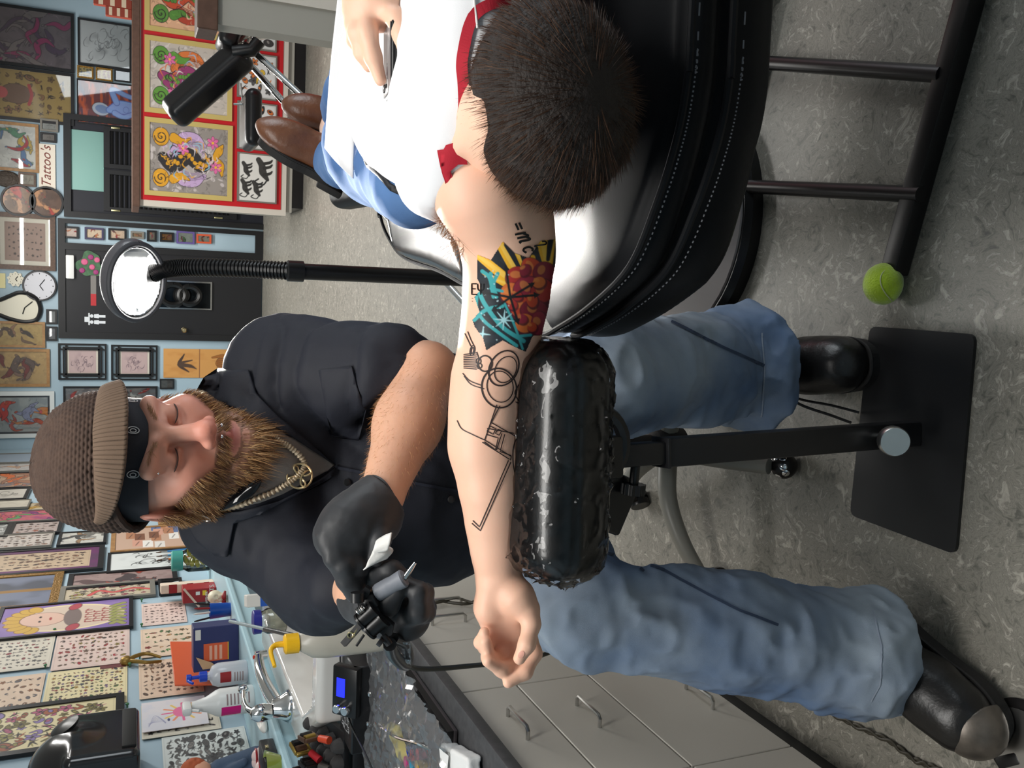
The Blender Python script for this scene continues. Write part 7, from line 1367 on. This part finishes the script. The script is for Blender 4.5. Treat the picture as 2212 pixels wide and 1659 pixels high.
# ----------------------------------------------------------------- the client on the chair
Msk2 = mat('skin_pale', srgb(236, 190, 164), .5, sss=.12, bump=(380, .10, .0008), var=(14, srgb(228, 172, 146), .35))
cf = np.array([-.46, .30, .84]); cf /= np.linalg.norm(cf); cu = np.array([.06, -.92, .16]); cu = cu-cf*(cu@cf); cu /= np.linalg.norm(cu); cx = np.cross(cu, cf)*-1    # face, crown, his left
CR = np.stack([cx, cf, cu], 1); CH0 = P(1182, 222, .955)
def cw(p): return CH0+np.asarray(p, float)@CR.T
sp1 = P(1015, 165, 1.10); cs = P(1052, 405, 1.05); ce = P(1066, 800, 1.165); cwr = P(1076, 1238, 1.195)
cch, cbe, chi = P(1015, 165, 1.18), P(866, 150, 1.46), P(828, 190, 1.70)
S = SDF((-.62, .72, .72), (.62, 2.75, 1.26), .0055)
S.ell(cw((0, .0, -.0)), (.074, .09, .085), CR, 0); S.ell(cw((0, .055, -.05)), (.055, .05, .065), CR, .03); S.cap(cw((0, -.02, -.07)), sp1-(0, 0, .055), .054, .05, .03)
for s in (-1, 1): S.ell(cw((.076*s, -.005, -.02)), (.010, .02, .032), CR, .006)
S.ell(cw((0, .098, -.03)), (.013, .016, .02), CR, .012)
S.ell(cch-(0, 0, .02), (.14, .17, .055), k=.04); S.ell(cbe-(0, 0, .03), (.14, .2, .07), k=.06); S.ell(chi-(0, 0, .02), (.16, .13, .06), k=.05)
S.chain([sp1-(0, .0, .05), cs+(.01, .02, -.02)], [.055, .05], .04)
rsh, rel, rwr = P(1090, -90, 1.08), P(930, -170, 1.32), P(800, -70, 1.30); S.chain([sp1-(0, 0, .06), rsh, rel, rwr], [.05, .056, .044, .03, .034], .04)
L1, L2, L3 = P(818, 325, 1.72), P(790, 335, 2.02), P(728, 350, 2.32); R1, R2, R3 = P(832, 80, 1.72), P(802, 130, 2.02), P(724, 280, 2.40)
S.chain([L1, L2, L3], [.08, .058, .042], .03); S.chain([R1, R2, R3], [.08, .058, .042], .03)
b1V, b1F = S.mesh()
# tattooed arm and open hand, finer
S = SDF((-.62, .80, .78), (.22, 1.22, 1.16), .0021)
def az(x, y, d): return P(x, y, d)
arm = [(1052, 405, 1.05, .060), (1090, 480, 1.075, .0525), (1100, 560, 1.10, .0495), (1092, 650, 1.13, .0475), (1078, 740, 1.15, .0445), (1062, 820, 1.165, .0435), (1058, 900, 1.17, .0432), (1060, 980, 1.175, .0425), (1066, 1060, 1.18, .0385), (1071, 1140, 1.19, .0325), (1075, 1205, 1.195, .0265), (1078, 1250, 1.197, .0255)]
S.chain([P(*q[:3]) for q in arm], [q[3] for q in arm], .03); S.cap(cs+(.05, .03, -.02), P(1052, 405, 1.05), .048, .058, .03)
S.cap(P(1050, 830, 1.178), P(1040, 960, 1.18), .034, .036, .03)
hd = lambda l, r, k=.006: S.chain([P(*q) for q in l], r, k)
hd([(1078, 1245, 1.197), (1098, 1300, 1.205), (1120, 1360, 1.21)], [.0235, .0265, .0215], .014); hd([(1070, 1255, 1.20), (1062, 1310, 1.20), (1066, 1352, 1.205)], [.022, .0215, .0175], .014); hd([(1098, 1300, 1.208), (1092, 1362, 1.212)], [.024, .019], .014)
hd([(1088, 1262, 1.185), (1118, 1290, 1.178), (1139, 1318, 1.175)], [.018, .0205, .0165], .014); hd([(1060, 1270, 1.185), (1054, 1320, 1.186)], [.0125, .0125], .014)
hd([(1139, 1318, 1.175), (1148, 1348, 1.168), (1138, 1392, 1.155), (1122, 1422, 1.152)], [.0145, .0118, .0108, .0082])
hd([(1140, 1368, 1.205), (1153, 1412, 1.195), (1134, 1452, 1.18), (1098, 1474, 1.17)], [.0125, .0108, .0096, .0076])
hd([(1118, 1376, 1.21), (1114, 1432, 1.20), (1084, 1446, 1.175), (1054, 1428, 1.16)], [.0125, .0108, .0098, .0080])
hd([(1092, 1374, 1.212), (1080, 1424, 1.20), (1056, 1420, 1.175), (1049, 1386, 1.165)], [.0118, .0102, .0094, .0078])
hd([(1068, 1364, 1.208), (1048, 1398, 1.195), (1038, 1388, 1.18), (1046, 1366, 1.172)], [.0105, .0090, .0082, .0070])
b2V, b2F = S.mesh()
# shirt form first: the hand rests on it
S = SDF((-.15, .80, .74), (.62, 2.02, 1.3), .0055)
S.ell(cch, (.162, .17, .072), k=0); S.ell((cch+cbe)/2, (.160, .2, .085), k=.08); S.ell(cbe, (.160, .2, .08), k=.08); S.ell(P(838, 170, 1.66), (.168, .15, .062), k=.06)
S.cap(sp1+(-.06, .03, -.01), cs+(.03, .065, .0), .075, .066, .05); S.ell(P(992, 290, 1.09), (.085, .08, .062), k=.04); S.ell(P(1000, 150, 1.045), (.14, .10, .058), k=.09); S.cap(sp1+(.05, .03, -.01), rsh+(-.02, .05, 0), .07, .07, .05)
ff, ff2 = folds(41, 8, 5, 8, .009, .7), folds(44, 22, 12, 22, .003, .6); S.disp(lambda x, y, z: ff(x, y, z)+ff2(x, y, z))
for (p_, q_, r0_, r1_) in ((cw((0, -.02, -.06)), sp1+(0, -.075, .02), .06, .058), (P(1062, 440, 1.05), ce*.4+cs*.6, .062, .07)): S.cap(p_, q_, r0_, r1_, .008, -1)
S.half(P(768, 250, 1.80), np.array([0, 1.0, -.15]), .006)
wV, wF = S.mesh(); wt_ = bvh((wV, wF))
DH = float((hit(wt_, 850, 110)-CP)@FW)-.075-1.25
# right hand over the telephone
S = SDF(P(820, 60, 1.27+DH)-.16, P(820, 60, 1.27+DH)+.16, .0022); hd = lambda l, r, k=.006: S.chain([P(q[0], q[1], q[2]+DH) for q in l], r, k)
hd([(800, -80, 1.30), (806, -30, 1.275), (815, 10, 1.265)], [.030, .034, .034], .015); hd([(790, -30, 1.275), (778, 25, 1.268)], [.026, .0225], .014); hd([(820, -30, 1.27), (838, 10, 1.262)], [.028, .022], .014)
hd([(828, 15, 1.25), (857, 40, 1.238), (868, 78, 1.232), (866, 104, 1.236)], [.0145, .0125, .0118, .0095])
hd([(796, 28, 1.255), (794, 70, 1.246), (806, 124, 1.25), (821, 172, 1.256)], [.0135, .0122, .0108, .0080]); hd([(778, 30, 1.262), (772, 72, 1.255), (782, 116, 1.262), (795, 142, 1.268)], [.0128, .0115, .0102, .0080]); hd([(770, 20, 1.27), (764, 55, 1.266), (766, 90, 1.272), (776, 118, 1.28)], [.0115, .0102, .0092, .0072]); hd([(768, 0, 1.28), (764, 40, 1.282), (768, 70, 1.29)], [.010, .009, .0075])
b3V, b3F = S.mesh(); V, F = joinmesh([(b1V, b1F), (b2V, b2F), (b3V, b3F)])
CL_ = obj('person', (V, F), Msk2, loc=(.25, 1.3, .8), label='client in white shirt lying back with a dark haired crown and tattooed arm stretched out', cat='person', angle=180)
a_tree = bvh((b2V, b2F)); h_tree = bvh((b3V, b3F))
Mn = mat('nail_pink', srgb(226, 168, 150), .25)
def nail(tree, x, y, a, w_, h, par):
    c, q = math.cos(a), math.sin(a); pts = [(x+c*u_*h-q*v_*w_, y+q*u_*h+c*v_*w_) for u_, v_ in [(math.cos(k)*1.0, math.sin(k)) for k in np.linspace(0, 6.28, 14)[:-1]]]; patch('nail', pts, tree, .0006, Mn, par, 3)
nail(h_tree, 866, 94, 1.6, 8, 11, CL_); nail(a_tree, 1126, 1414, 2.1, 6, 9, CL_)
# ---- tattoo: coloured field
x0, x1, y0, y1, stp = 1000, 1200, 486, 775, 1.5
xs, ys_ = np.arange(x0, x1, stp), np.arange(y0, y1, stp); nx, ny = len(xs), len(ys_)
c = Cv(nx, ny, (0, 0, 0), 3); U = 1.0/(x1-x0); pt = lambda x, y: ((x-x0)*U, (y-y0)*U); M_ = Cv(nx, ny, (0, 0, 0), 3)
mpoly = [(1030, 548), (1060, 560), (1085, 520), (1110, 545), (1140, 556), (1165, 520), (1200, 515), (1200, 720), (1150, 725), (1135, 760), (1110, 748), (1085, 735), (1062, 748), (1050, 757), (1043, 730), (1025, 705), (1020, 690), (1035, 672), (1024, 640), (1040, 622), (1030, 600)]
M_.poly([pt(*q) for q in mpoly], (1, 1, 1))
INKB = srgb(30, 34, 40); c.a[:] = np.array(INKB); c.noise(9, srgb(44, 52, 60), .5)
for (a, b, w1, w2) in (((1030, 548), (1098, 600), 8, 14), ((1080, 525), (1112, 580), 10, 12), ((1100, 522), (1140, 580), 11, 10), ((1150, 555), (1152, 600), 5, 8), ((1168, 512), (1176, 560), 14, 8), ((1190, 520), (1186, 570), 8, 6), ((1044, 590), (1090, 610), 2, 8)): c.stroke([pt(*a), pt(*b)], [w1*U, w2*U], srgb(236, 176, 40)); c.stroke([pt(a[0]+3, a[1]+4), pt(*b)], [w1*.45*U, w2*.4*U], srgb(244, 200, 90), al=.7)
for (a, b) in (((1060, 552), (1100, 588)), ((1095, 528), (1122, 580)), ((1128, 545), (1140, 590)), ((1188, 515), (1182, 560))): c.stroke([pt(*a), pt(*b)], [7*U, 4*U], INKB)
for k, (x, y, rx, ry) in enumerate(((1120, 600, 30, 26), (1150, 580, 28, 22), (1175, 590, 26, 26), (1105, 635, 26, 26), (1140, 625, 34, 30), (1172, 630, 28, 30), (1125, 665, 30, 26), (1155, 672, 26, 34), (1135, 700, 24, 24), (1165, 700, 20, 30), (1118, 640, 14, 12), (1150, 650, 18, 14), (1135, 585, 16, 12), (1165, 612, 16, 14), (1128, 690, 14, 12), (1108, 660, 12, 12), (1150, 708, 12, 12))):
    cl = [srgb(168, 44, 40), srgb(196, 70, 40), srgb(130, 32, 50), srgb(214, 110, 50), srgb(150, 40, 60)][k % 5]; c.ell(*pt(x, y), rx*U, ry*U, k*.7, srgb(90, 20, 36), al=.9); c.ell(*pt(x-2, y-3), rx*.86*U, ry*.84*U, k*.7, cl); c.ell(*pt(x-7, y-8), rx*.4*U, ry*.3*U, k, srgb(226, 140, 70), al=.6)
TE = srgb(60, 160, 164)
for pl, w_ in (([(1042, 585), (1058, 600), (1066, 640), (1060, 590)], 4), ([(1075, 590), (1066, 612), (1072, 640)], 4), ([(1035, 630), (1050, 660), (1085, 705), (1130, 735)], 4.5), ([(1025, 690), (1050, 668), (1085, 660)], 4), ([(1060, 622), (1085, 628)], 3), ([(1030, 640), (1030, 665), (1044, 690), (1070, 712), (1115, 745)], 3.5), ([(1090, 655), (1110, 700), (1128, 752)], 2.5), ([(1120, 725), (1145, 722)], 3)): c.stroke([pt(*q) for q in pl], w_*U, TE)
for (x, y, r_) in ((1043, 720, 16), (1088, 690, 22)):
    for a in np.arange(4 if r_ < 20 else 8)*(1.5708 if r_ < 20 else .785)+.1: c.stroke([pt(x, y), pt(x+r_*math.cos(a), y+r_*math.sin(a))], [2.2*U, .5*U], srgb(170, 214, 220))
rs = np.random.RandomState(2)
for k in range(26): c.ell(*pt(rs.uniform(1030, 1110), rs.uniform(580, 740)), 1.3*U, 1.3*U, 0, srgb(190, 214, 220))
A_ = [(1102, 640)]
for e in ((1092, 575), (1042, 630), (1065, 668), (1150, 612), (1160, 636), (1118, 695)):
    c.stroke([pt(1102, 641), pt(*e)], 2.6*U, (.008, .008, .01)); d_ = np.array(e)-np.array((1102, 641)); d_ = d_/np.linalg.norm(d_); n_ = np.array([-d_[1], d_[0]]); c.poly([pt(*(e+d_*5)), pt(*(e-d_*8+n_*7)), pt(*(e-d_*8-n_*7))], (.008, .008, .01))
mk = M_.a[:, :, 0] > .5; H_ = np.full((ny, nx, 3), np.nan)
for i in range(ny):
    for j in range(nx):
        if mk[i, j]:
            h = hit(a_tree, xs[j], ys_[i], .0005)
            if h is not None: H_[i, j] = h
ok = ~np.isnan(H_[:, :, 0]); ids = -np.ones((ny, nx), int); ids[ok] = np.arange(ok.sum()); q = np.stack([ids[:-1, :-1], ids[1:, :-1], ids[1:, 1:], ids[:-1, 1:]], -1).reshape(-1, 4); q = q[(q >= 0).all(1)]
vv = H_[ok]; e_ = np.linalg.norm(vv[q[:, 0]]-vv[q[:, 2]], axis=1); q = q[e_ < .02]
obj('tattoo_colour', (vv, q.astype(np.int32)), mat('ink_colour', (.1, .1, .1), .5, attr='Col', bump=(380, .1, .0008)), CL_, colors=c.a[ok], angle=180, label='coloured sunburst, red clouds and starry teal rings inked on the upper arm')
INKM = mat('ink_line', srgb(48, 36, 34), .55)
def circ(x, y, rx, ry, a0=0, a1=6.283, rot=0, n=30): t_ = np.linspace(a0, a1, n); return [(x+rx*math.cos(k)*math.cos(rot)-ry*math.sin(k)*math.sin(rot), y+rx*math.cos(k)*math.sin(rot)+ry*math.sin(k)*math.cos(rot)) for k in t_]
LN = [(1.6, circ(1088, 795, 30, 40, rot=.5)), circ(1092, 798, 22, 30, rot=.5), (1.7, circ(1078, 838, 37, 43, 1.2, 5.4, rot=-.25)), (1.6, circ(1078, 838, 37, 43, -.9, 1.25, rot=-.25)), circ(1080, 835, 28, 34, rot=-.2), (1.5, circ(1048, 785, 15, 17)), circ(1034, 780, 5, 6), circ(1036, 790, 5, 5), circ(1021, 757, 5, 11, rot=.2), circ(1021, 757, 2.5, 7, rot=.2), [(1005, 720), (1012, 735), (1018, 748)], [(1011, 716), (1018, 734), (1024, 746)]]
LN += [[(1002+.0*k, 766+3.6*k), (1030, 762+4.4*k)] for k in range(9)]+[spline([(1030, 760), (1034, 775), (1033, 797)], 5)]
LN += [spline([(1000, 806), (1015, 822), (1042, 833)], 5), spline([(1003, 812), (1018, 830), (1046, 840)], 5), [(1073, 874), (1047, 950)], [(1080, 876), (1058, 918)], spline([(988, 908), (998, 926), (1020, 938), (1048, 951)], 6), [(1060, 912), (1118, 945)], [(1052, 925), (1110, 936)], [(1048, 951), (1104, 986), (1102, 994)], [(1042, 955), (1100, 992)], [(1058, 920), (1071, 926), (1065, 938), (1052, 931), (1058, 920)], [(1076, 927), (1083, 931), (1078, 940), (1070, 936), (1076, 927)], [(1050, 938), (1076, 946), (1070, 972), (1046, 954)], [(1090, 938), (1080, 975), (1104, 984)], [(1084, 936), (1072, 972)]]
LN += [[(1098, 994), (1036, 1138), (1022, 1124)], [(1103, 998), (1038, 1146), (1020, 1130)], spline([(1126, 930), (1110, 960), (1108, 1000), (1116, 1040)], 6), spline([(1120, 830), (1112, 850), (1124, 872)], 5), spline([(1113, 868), (1124, 874), (1126, 886)], 5)]
lines('tattoo_linework', [l if isinstance(l, tuple) else (1.1, l) for l in LN], a_tree, 1.1, .0007, INKM, CL_, 4, label='fine black outline tattoo along the forearm')
# lettering inked along the arm: stroke glyphs
GL = {'=': [[(0, .35), (.6, .35)], [(0, .65), (.6, .65)]], 'm': [[(0, 0), (.1, .62)], [(.1, .45), (.28, .64), (.34, .55), (.26, 0)], [(.34, .5), (.52, .64), (.58, .55), (.5, .05), (.62, .06)]], 'c': [[(.45, .5), (.32, .62), (.12, .5), (.05, .2), (.18, .0), (.42, .1)]], '2': [[(.02, .78), (.2, .98), (.38, .8), (.0, .1), (.2, .16), (.4, .06)]], 'E': [[(.5, .98), (.05, .98), (.05, .02), (.5, .02)], [(.05, .52), (.4, .52)]], 'Y': [[(.3, 0), (.3, 1)], [(.02, .98), (.06, .5), (.3, .34), (.54, .5), (.58, .98)]], ':': [[(.1, .2), (.1, .26)], [(.1, .6), (.1, .66)]]}
def glyph(g, ox, oy, ang, sz, slant=.2):
    c_, s_ = math.cos(ang), math.sin(ang); out = []
    for st_ in GL[g]:
        q = spline([(a+b*slant, b) for a, b in st_], 4) if len(st_) > 2 and g not in 'E=' else np.array([(a+b*slant, b) for a, b in st_])
        out.append([(ox+sz*(a*c_+b*s_), oy+sz*(a*s_-b*c_)) for a, b in q])
    return out
tx = []
for g, x, y, a, z in (('=', 1104, 484, 1.15, 26), ('m', 1112, 506, 1.05, 36), ('c', 1127, 536, 1.0, 30), ('2', 1152, 532, .8, 26)): tx += [(2.3 if g != '2' else 1.6, l) for l in glyph(g, x, y, a, z)]
for g, x, y, a, z in ((':', 1020, 644, 0, 16), ('E', 1019, 626, 0, 24), ('Y', 1032, 626, 0, 24)): tx += [(1.3, [(p_[0], p_[1]) for p_ in l]) for l in glyph(g, x, y+10, 0, z, 0)]
lines('tattoo_lettering', tx, a_tree, 1.6, .001, mat('ink_black', (.012, .012, .014), .5), CL_, 3, label='inked lettering of an energy formula')
# ---- shirt
WS = mat('shirt_white', srgb(224, 224, 226), .85, bump=(800, .25, .0006)); RDM = mat('shirt_red', srgb(176, 24, 44), .8, bump=(800, .3, .0006))
WSH = obj('shirt', (wV, wF), WS, CL_, angle=180); 
def ribbon(name, pts, wd, tree, off, m_, par, n=6): lines(name, [(wd, spline(pts, n))], tree, wd, off, m_, par, 4)
nk_ = [(1000, 260), (1004, 225), (1003, 180), (1000, 140), (1005, 100), (1014, 60), (1030, 30), (1060, 12), (1100, 2)]; ribbon('neck_trim', nk_, 12, wt_, .003, RDM, WSH); 
ar_ = [(956, 322), (960, 345), (966, 372), (975, 398), (990, 418)]; ribbon('armhole_trim', ar_, 9, wt_, .003, RDM, WSH)
patch('red_yoke', [(966, 312), (985, 306), (1006, 330), (1010, 352), (990, 352), (974, 366), (966, 398), (956, 360), (956, 330)], wt_, .004, RDM, WSH, 8)
stp_ = [(955, 335), (960, 325), (970, 312)]
# turned-up hem lying over the thighs
hm = np.array([[P(734, -20, 1.58), P(716, 150, 1.60), P(704, 320, 1.62)], [P(750, -20, 1.56), P(740, 170, 1.57), P(730, 352, 1.58)], [P(770, -20, 1.54), P(768, 190, 1.545), P(764, 386, 1.56)]]); g_ = spline(hm.reshape(3, 9), 5).reshape(-1, 3, 3); g_ = np.stack([spline(r, 8) for r in g_]); o = obj('shirt_hem', MB().sheet(g_), WS, WSH, angle=180); m_ = o.modifiers.new('solid', 'SOLIDIFY'); m_.thickness = .003
# ---- jeans
DB = mat('denim_blue', srgb(88, 126, 176), .85, bump=(800, .4, .0008), var=(6, srgb(66, 100, 152), .7))
S = SDF((-.12, 1.25, .72), (.62, 2.62, 1.24), .006); S.ell(chi+(.0, .04, -.01), (.186, .15, .075), k=0); S.cap(P(905, 395, 1.50), L1, .075, .098, .05)
S.chain([L1, L2, L3], [.094, .074, .064], .04); S.chain([R1, R2, R3], [.088, .072, .062], .04); fj, fj2 = folds(51, 9, 16, 9, .009, .7), folds(54, 26, 26, 26, .004, .6); S.disp(lambda x, y, z: fj(x, y, z)+fj2(x, y, z)); 
S.half(L3+(0, -.03, 0), np.array([0, 1., 0]), .004); dV, dF = S.mesh(); J2 = obj('jeans', (dV, dF), DB, CL_, angle=180); dt = bvh((dV, dF))
patch('belt', [(768, 262), (776, 258), (800, 330), (845, 395), (900, 424), (952, 420), (950, 430), (905, 438), (846, 412), (795, 360), (770, 300)], dt, .004, mat('belt_black', srgb(18, 20, 26), .6), J2, 9, .002)
# ---- brown shoes
BRN = mat('shoe_brown', srgb(120, 76, 50), .38, bump=(110, .35, .003), coat=.2, coat_rough=.3, var=(16, srgb(92, 56, 38), .8)); SOL = mat('shoe_sole', srgb(34, 32, 31), .7)
def shoe(toe, heel, up, label, ank):
    toe, heel = np.array(toe), np.array(heel); L = np.linalg.norm(toe-heel); d = (toe-heel)/L; up = np.array(up, float); up = up-d*(up@d); up /= np.linalg.norm(up); s_ = np.cross(d, up); q = lambda a, h, b=0: heel+d*(a*L)+up*h+s_*b
    ext = .16; lo = np.minimum(toe, heel)-ext; hi = np.maximum(toe, heel)+ext; S = SDF(lo, hi, .0035); R = np.stack([d, s_, up], 1)
    S.ell(q(.80, .034), (.078, .049, .036), R, 0); S.ell(q(.55, .045), (.1, .042, .046), R, .03); S.ell(q(.18, .05), (.075, .037, .055), R, .03); S.cap(q(.25, .07), q(.16, .115), .042, .045, .02); S.disp(folds(61, 40, 40, 40, .0012, .7))
    S.half(q(.5, .004), -up, .002); S.half(q(.2, .12), up, .002); b = obj('shoe', S.mesh(), BRN, CL_, angle=180, label=label)
    a = np.linspace(0, 2*np.pi, 56, endpoint=False); o2 = [((.5+.53*math.cos(k))*L, (.047*(1+.10*math.cos(k)))*math.sin(k)*(1-.18*math.exp(-((math.cos(k)+.15)/.3)**2))) for k in a]; M4 = np.eye(4); M4[:3, :3] = R; M4[:3, 3] = heel
    obj('sole', MB().prism(o2, -.012, .008, M4), SOL, b, smooth=False); obj('heel_block', MB().rbox((.07, .072, .022), q(.12, -.02), R, .006), SOL, b)
    w_ = np.array([q(x_/L, .012, y_*1.0) for x_, y_ in o2]); obj('welt', MB().tube(np.r_[w_, w_[:1]], .003, 6, caps=False), SOL, b)
    for (t0, ln_) in ((.70, 1), (.42, -1)): obj('seam', MB().tube(spline([q(t0+.10*ln_, .03, -.047), q(t0, .073, -.02), q(t0-.02*ln_, .080, 0), q(t0, .073, .02), q(t0+.10*ln_, .03, .047)], 5), .0016, 6), mat('shoe_thread', srgb(70, 44, 30), .6), b)
    th = np.linspace(0, 6.283, 30); c_ = q(.165, .115); obj('topline', MB().tube(c_+np.outer(.043*np.cos(th), d)+np.outer(.036*np.sin(th), s_), .006, 8, caps=False), mat('shoe_lining', srgb(54, 34, 30), .6), b)
    obj('sock', MB().tube([q(.17, .09), ank], [.036, .045], 14), mat('sock_blue', srgb(140, 156, 190), .9, bump=(240, .6, .002)), b); return b
shoe(P(566, 300, 2.30), P(742, 398, 2.38), RT*.72-FW*.55+UP*.25, 'brown leather slip-on shoe nearest the picture middle, toe up', L3)
shoe(P(632, 258, 2.46), P(768, 312, 2.52), RT*.72-FW*.55+UP*.25, 'brown leather slip-on shoe partly behind the first', R3)
# ---- hair, glasses, earphones, telephone
HD = mat('hair_brown', (.1, .07, .05), .55, attr='Col', spec=.22); HM = mat('hair_mass', srgb(34, 25, 20), .7, bump=(260, .8, .003))
S = SDF(CH0-.17, CH0+.17, .004); hc0 = CH0+FW*.0+cu*.01
hxr = np.stack([RT, -FW, UP], 1); roll = Rot(0, math.radians(-9), 0); HRX = hxr@roll
S.ell(hc0+FW*.012-UP*.004, (.110, .098, .088), HRX, 0); S.half(cw((0, .062, -.045)), cf*.75-cu*.75, .01); S.half(cw((0, 0, -.075)), -cu, .01); S.disp(folds(71, 30, 30, 30, .003, .6)); mV, mF = S.mesh(); mN = vnormals(mV, mF)
HAIR = obj('hair', (mV, mF), HM, CL_, angle=180, label='short dark brown hair seen from above')
rs = np.random.RandomState(9); keep = np.nonzero((mV-cw((0, .045, -.02)))@(cf*.8-cu*.6) < .03)[0]; sel = rs.choice(keep, 15000); p_ = mV[sel]; n_ = mN[sel]
wh = cw((-.02, -.045, .1)); fl = p_-wh; fl = fl-n_*(fl*n_).sum(1)[:, None]; fl /= np.linalg.norm(fl, axis=1)[:, None]+1e-6
d_ = fl*1.0+n_*.14+rs.randn(len(p_), 3)*.09; ln = .030*rs.uniform(.6, 1.35, len(p_)); sv, sf = strands(p_-n_*.003, d_, ln, .00055, (0, 0, -.05), 12)
hcol = np.array([srgb(56, 37, 26), srgb(68, 46, 32), srgb(44, 29, 21), srgb(84, 58, 40)])[rs.choice(4, len(p_), p=[.42, .28, .2, .1])]; obj('hair_strands', (sv, sf), HD, HAIR, colors=np.repeat(hcol, 8, 0), kind='stuff', angle=180)
sel = rs.choice(len(b2V), 40000); pp = P(1008, 488, 1.07); k = sel[np.linalg.norm(b2V[sel]-pp, axis=1) < .035][:260]; 
if len(k): sv, sf = strands(b2V[k], np.tile(np.array([-.1, .3, -.2]), (len(k), 1))+rs.randn(len(k), 3)*.5-RT*.3+UP*.5, .03, .0003, (0, 0, -.2), 14); obj('underarm_hair', (sv, sf), mat('underarm_brown', srgb(120, 80, 44), .5), CL_, kind='stuff', angle=180)
t = thing('eyeglasses', 'thin wire eyeglasses on the client, bridge pointing at the red neck trim', 'glasses', P(965, 330, .99)); gm = M_dark; da = .985
obj('temple', MB().tube(spline(pxs([(1000, 215, .98), (984, 240, .975), (968, 278, .98), (958, 312, .99), (953, 326, 1.0)]), 5), .0011, 6), gm, t); e_ = pxs([(953, 326, 1.0), (951, 336, 1.005), (960, 348, 1.012), (975, 358, 1.02), (992, 368, 1.025), (1002, 380, 1.03)]); obj('rim', MB().tube(spline(e_, 5), .0011, 6).tube(pxs([(966, 284, .979), (960, 306, .985)]), .0022, 6), gm, t)
l_ = np.array([pxs([(961, 342, 1.012), (976, 338, 1.0), (990, 350, 1.0)]), pxs([(968, 352, 1.02), (984, 352, 1.01), (998, 366, 1.01)])]); obj('lens', MB().sheet(l_), M_pane, t)
t = thing('earphones', 'white earphone wires looping over the neck to the ear', 'earphones', P(1040, 60, 1.0)); we = mat('wire_white', srgb(230, 228, 224), .4)
obj('wire', MB().tube(spline(pxs([(1074, 68, .955), (1062, 44, .965), (1048, 38, .985), (1044, 52, .99), (1044, 68, .985)]), 6), .0022, 8).tube(spline(pxs([(1032, 62, 1.02), (1060, 46, 1.0), (1090, 20, .98), (1120, 6, .97), (1160, -20, .97)]), 6), .0016, 8), we, t)
obj('wire', MB().tube(spline([hit(wt_, x, y, .002) if hit(wt_, x, y) is not None else P(x, y, 1.05) for x, y in ((1032, 62), (1030, 40), (1026, 10), (1024, -30))], 6), .0015, 8), we, t); obj('earbud', MB().lathe([(.001, -.006), (.006, -.004), (.0065, .003), (.001, .006)], 12, P(1046, 72, .985)), we, t)
ear = SDF(P(1040, 92, .985)-.05, P(1040, 92, .985)+.05, .002)
t = thing('telephone', 'black edged silver backed smartphone held on the white shirt', 'telephone', P(850, 110, 1.25+DH)); pa, pb_, pc3 = P(846, 52, 1.252+DH), P(846, 212, 1.262+DH), None
ax = (pb_-pa); Lp_ = np.linalg.norm(ax); ax /= Lp_; wv = P(868, 130, 1.245+DH)-P(826, 130, 1.272+DH); wv = wv-ax*(wv@ax); wv /= np.linalg.norm(wv); R = np.stack([ax, wv, np.cross(ax, wv)], 1); R[:, 2] *= 1 if R[:, 2]@(CP-pa) > 0 else -1; tilt = np.array(Matrix.Rotation(.5, 3, Vector(ax))); R = tilt@R; c_ = (pa+pb_)/2+ax*.0
obj('case', MB().rbox((Lp_, .060, .0105), c_, R, .005, 3), M_plast, t); zb = R[:, 2]*(.0054); obj('back_glass', MB().box((-Lp_/2+.004, -.027, 0), (Lp_/2-.004, .027, .0006), R, c_+zb), mat('phone_silver', srgb(128, 124, 124), .3), t, smooth=False)
obj('camera_window', MB().rbox((.016, .03, .0016), c_+zb+R[:, 0]*(Lp_/2-.014)-R[:, 1]*.008, R, .0007), mat('phone_white', srgb(222, 222, 222), .15), t); obj('camera_lens', MB().lathe([(.0055, 0), (.0055, .0016), (.0035, .002), (.001, .001)], 18, c_+zb*1.2+R[:, 0]*(Lp_/2-.014)-R[:, 1]*.015, R).lathe([(.0028, 0), (.0028, .0014), (.001, .0014)], 14, c_+zb*1.2+R[:, 0]*(Lp_/2-.014)+R[:, 1]*.001, R), mat('lens_glass', (.01, .01, .012), .08), t)
th = np.linspace(0, 6.283, 30, endpoint=False); rr = .0062*(1+.09*np.cos(2*th)-.05*np.cos(th*1)); M4 = np.eye(4); M4[:3, :3] = R@np.array([[0, -1, 0], [1, 0, 0], [0, 0, 1.]]); M4[:3, 3] = c_+zb+R[:, 0]*(Lp_*.14)
ap = np.c_[rr*np.cos(th), rr*np.sin(th)*1.05]; bite = np.hypot(ap[:, 0]-.0075, ap[:, 1]-.001) < .0034; ap[bite] = np.array([.0075, .001])+(ap[bite]-[.0075, .001])/np.linalg.norm(ap[bite]-[.0075, .001], axis=1)[:, None]*.0034 if bite.any() else ap[bite]
obj('emblem', MB().prism(ap, .0006, .0009, M4).prism([(.0005, .0068), (.0028, .0095), (.0030, .0080), (.0012, .0066)], .0006, .0009, M4), mat('emblem_grey', srgb(104, 70, 74), .3), t, smooth=False)
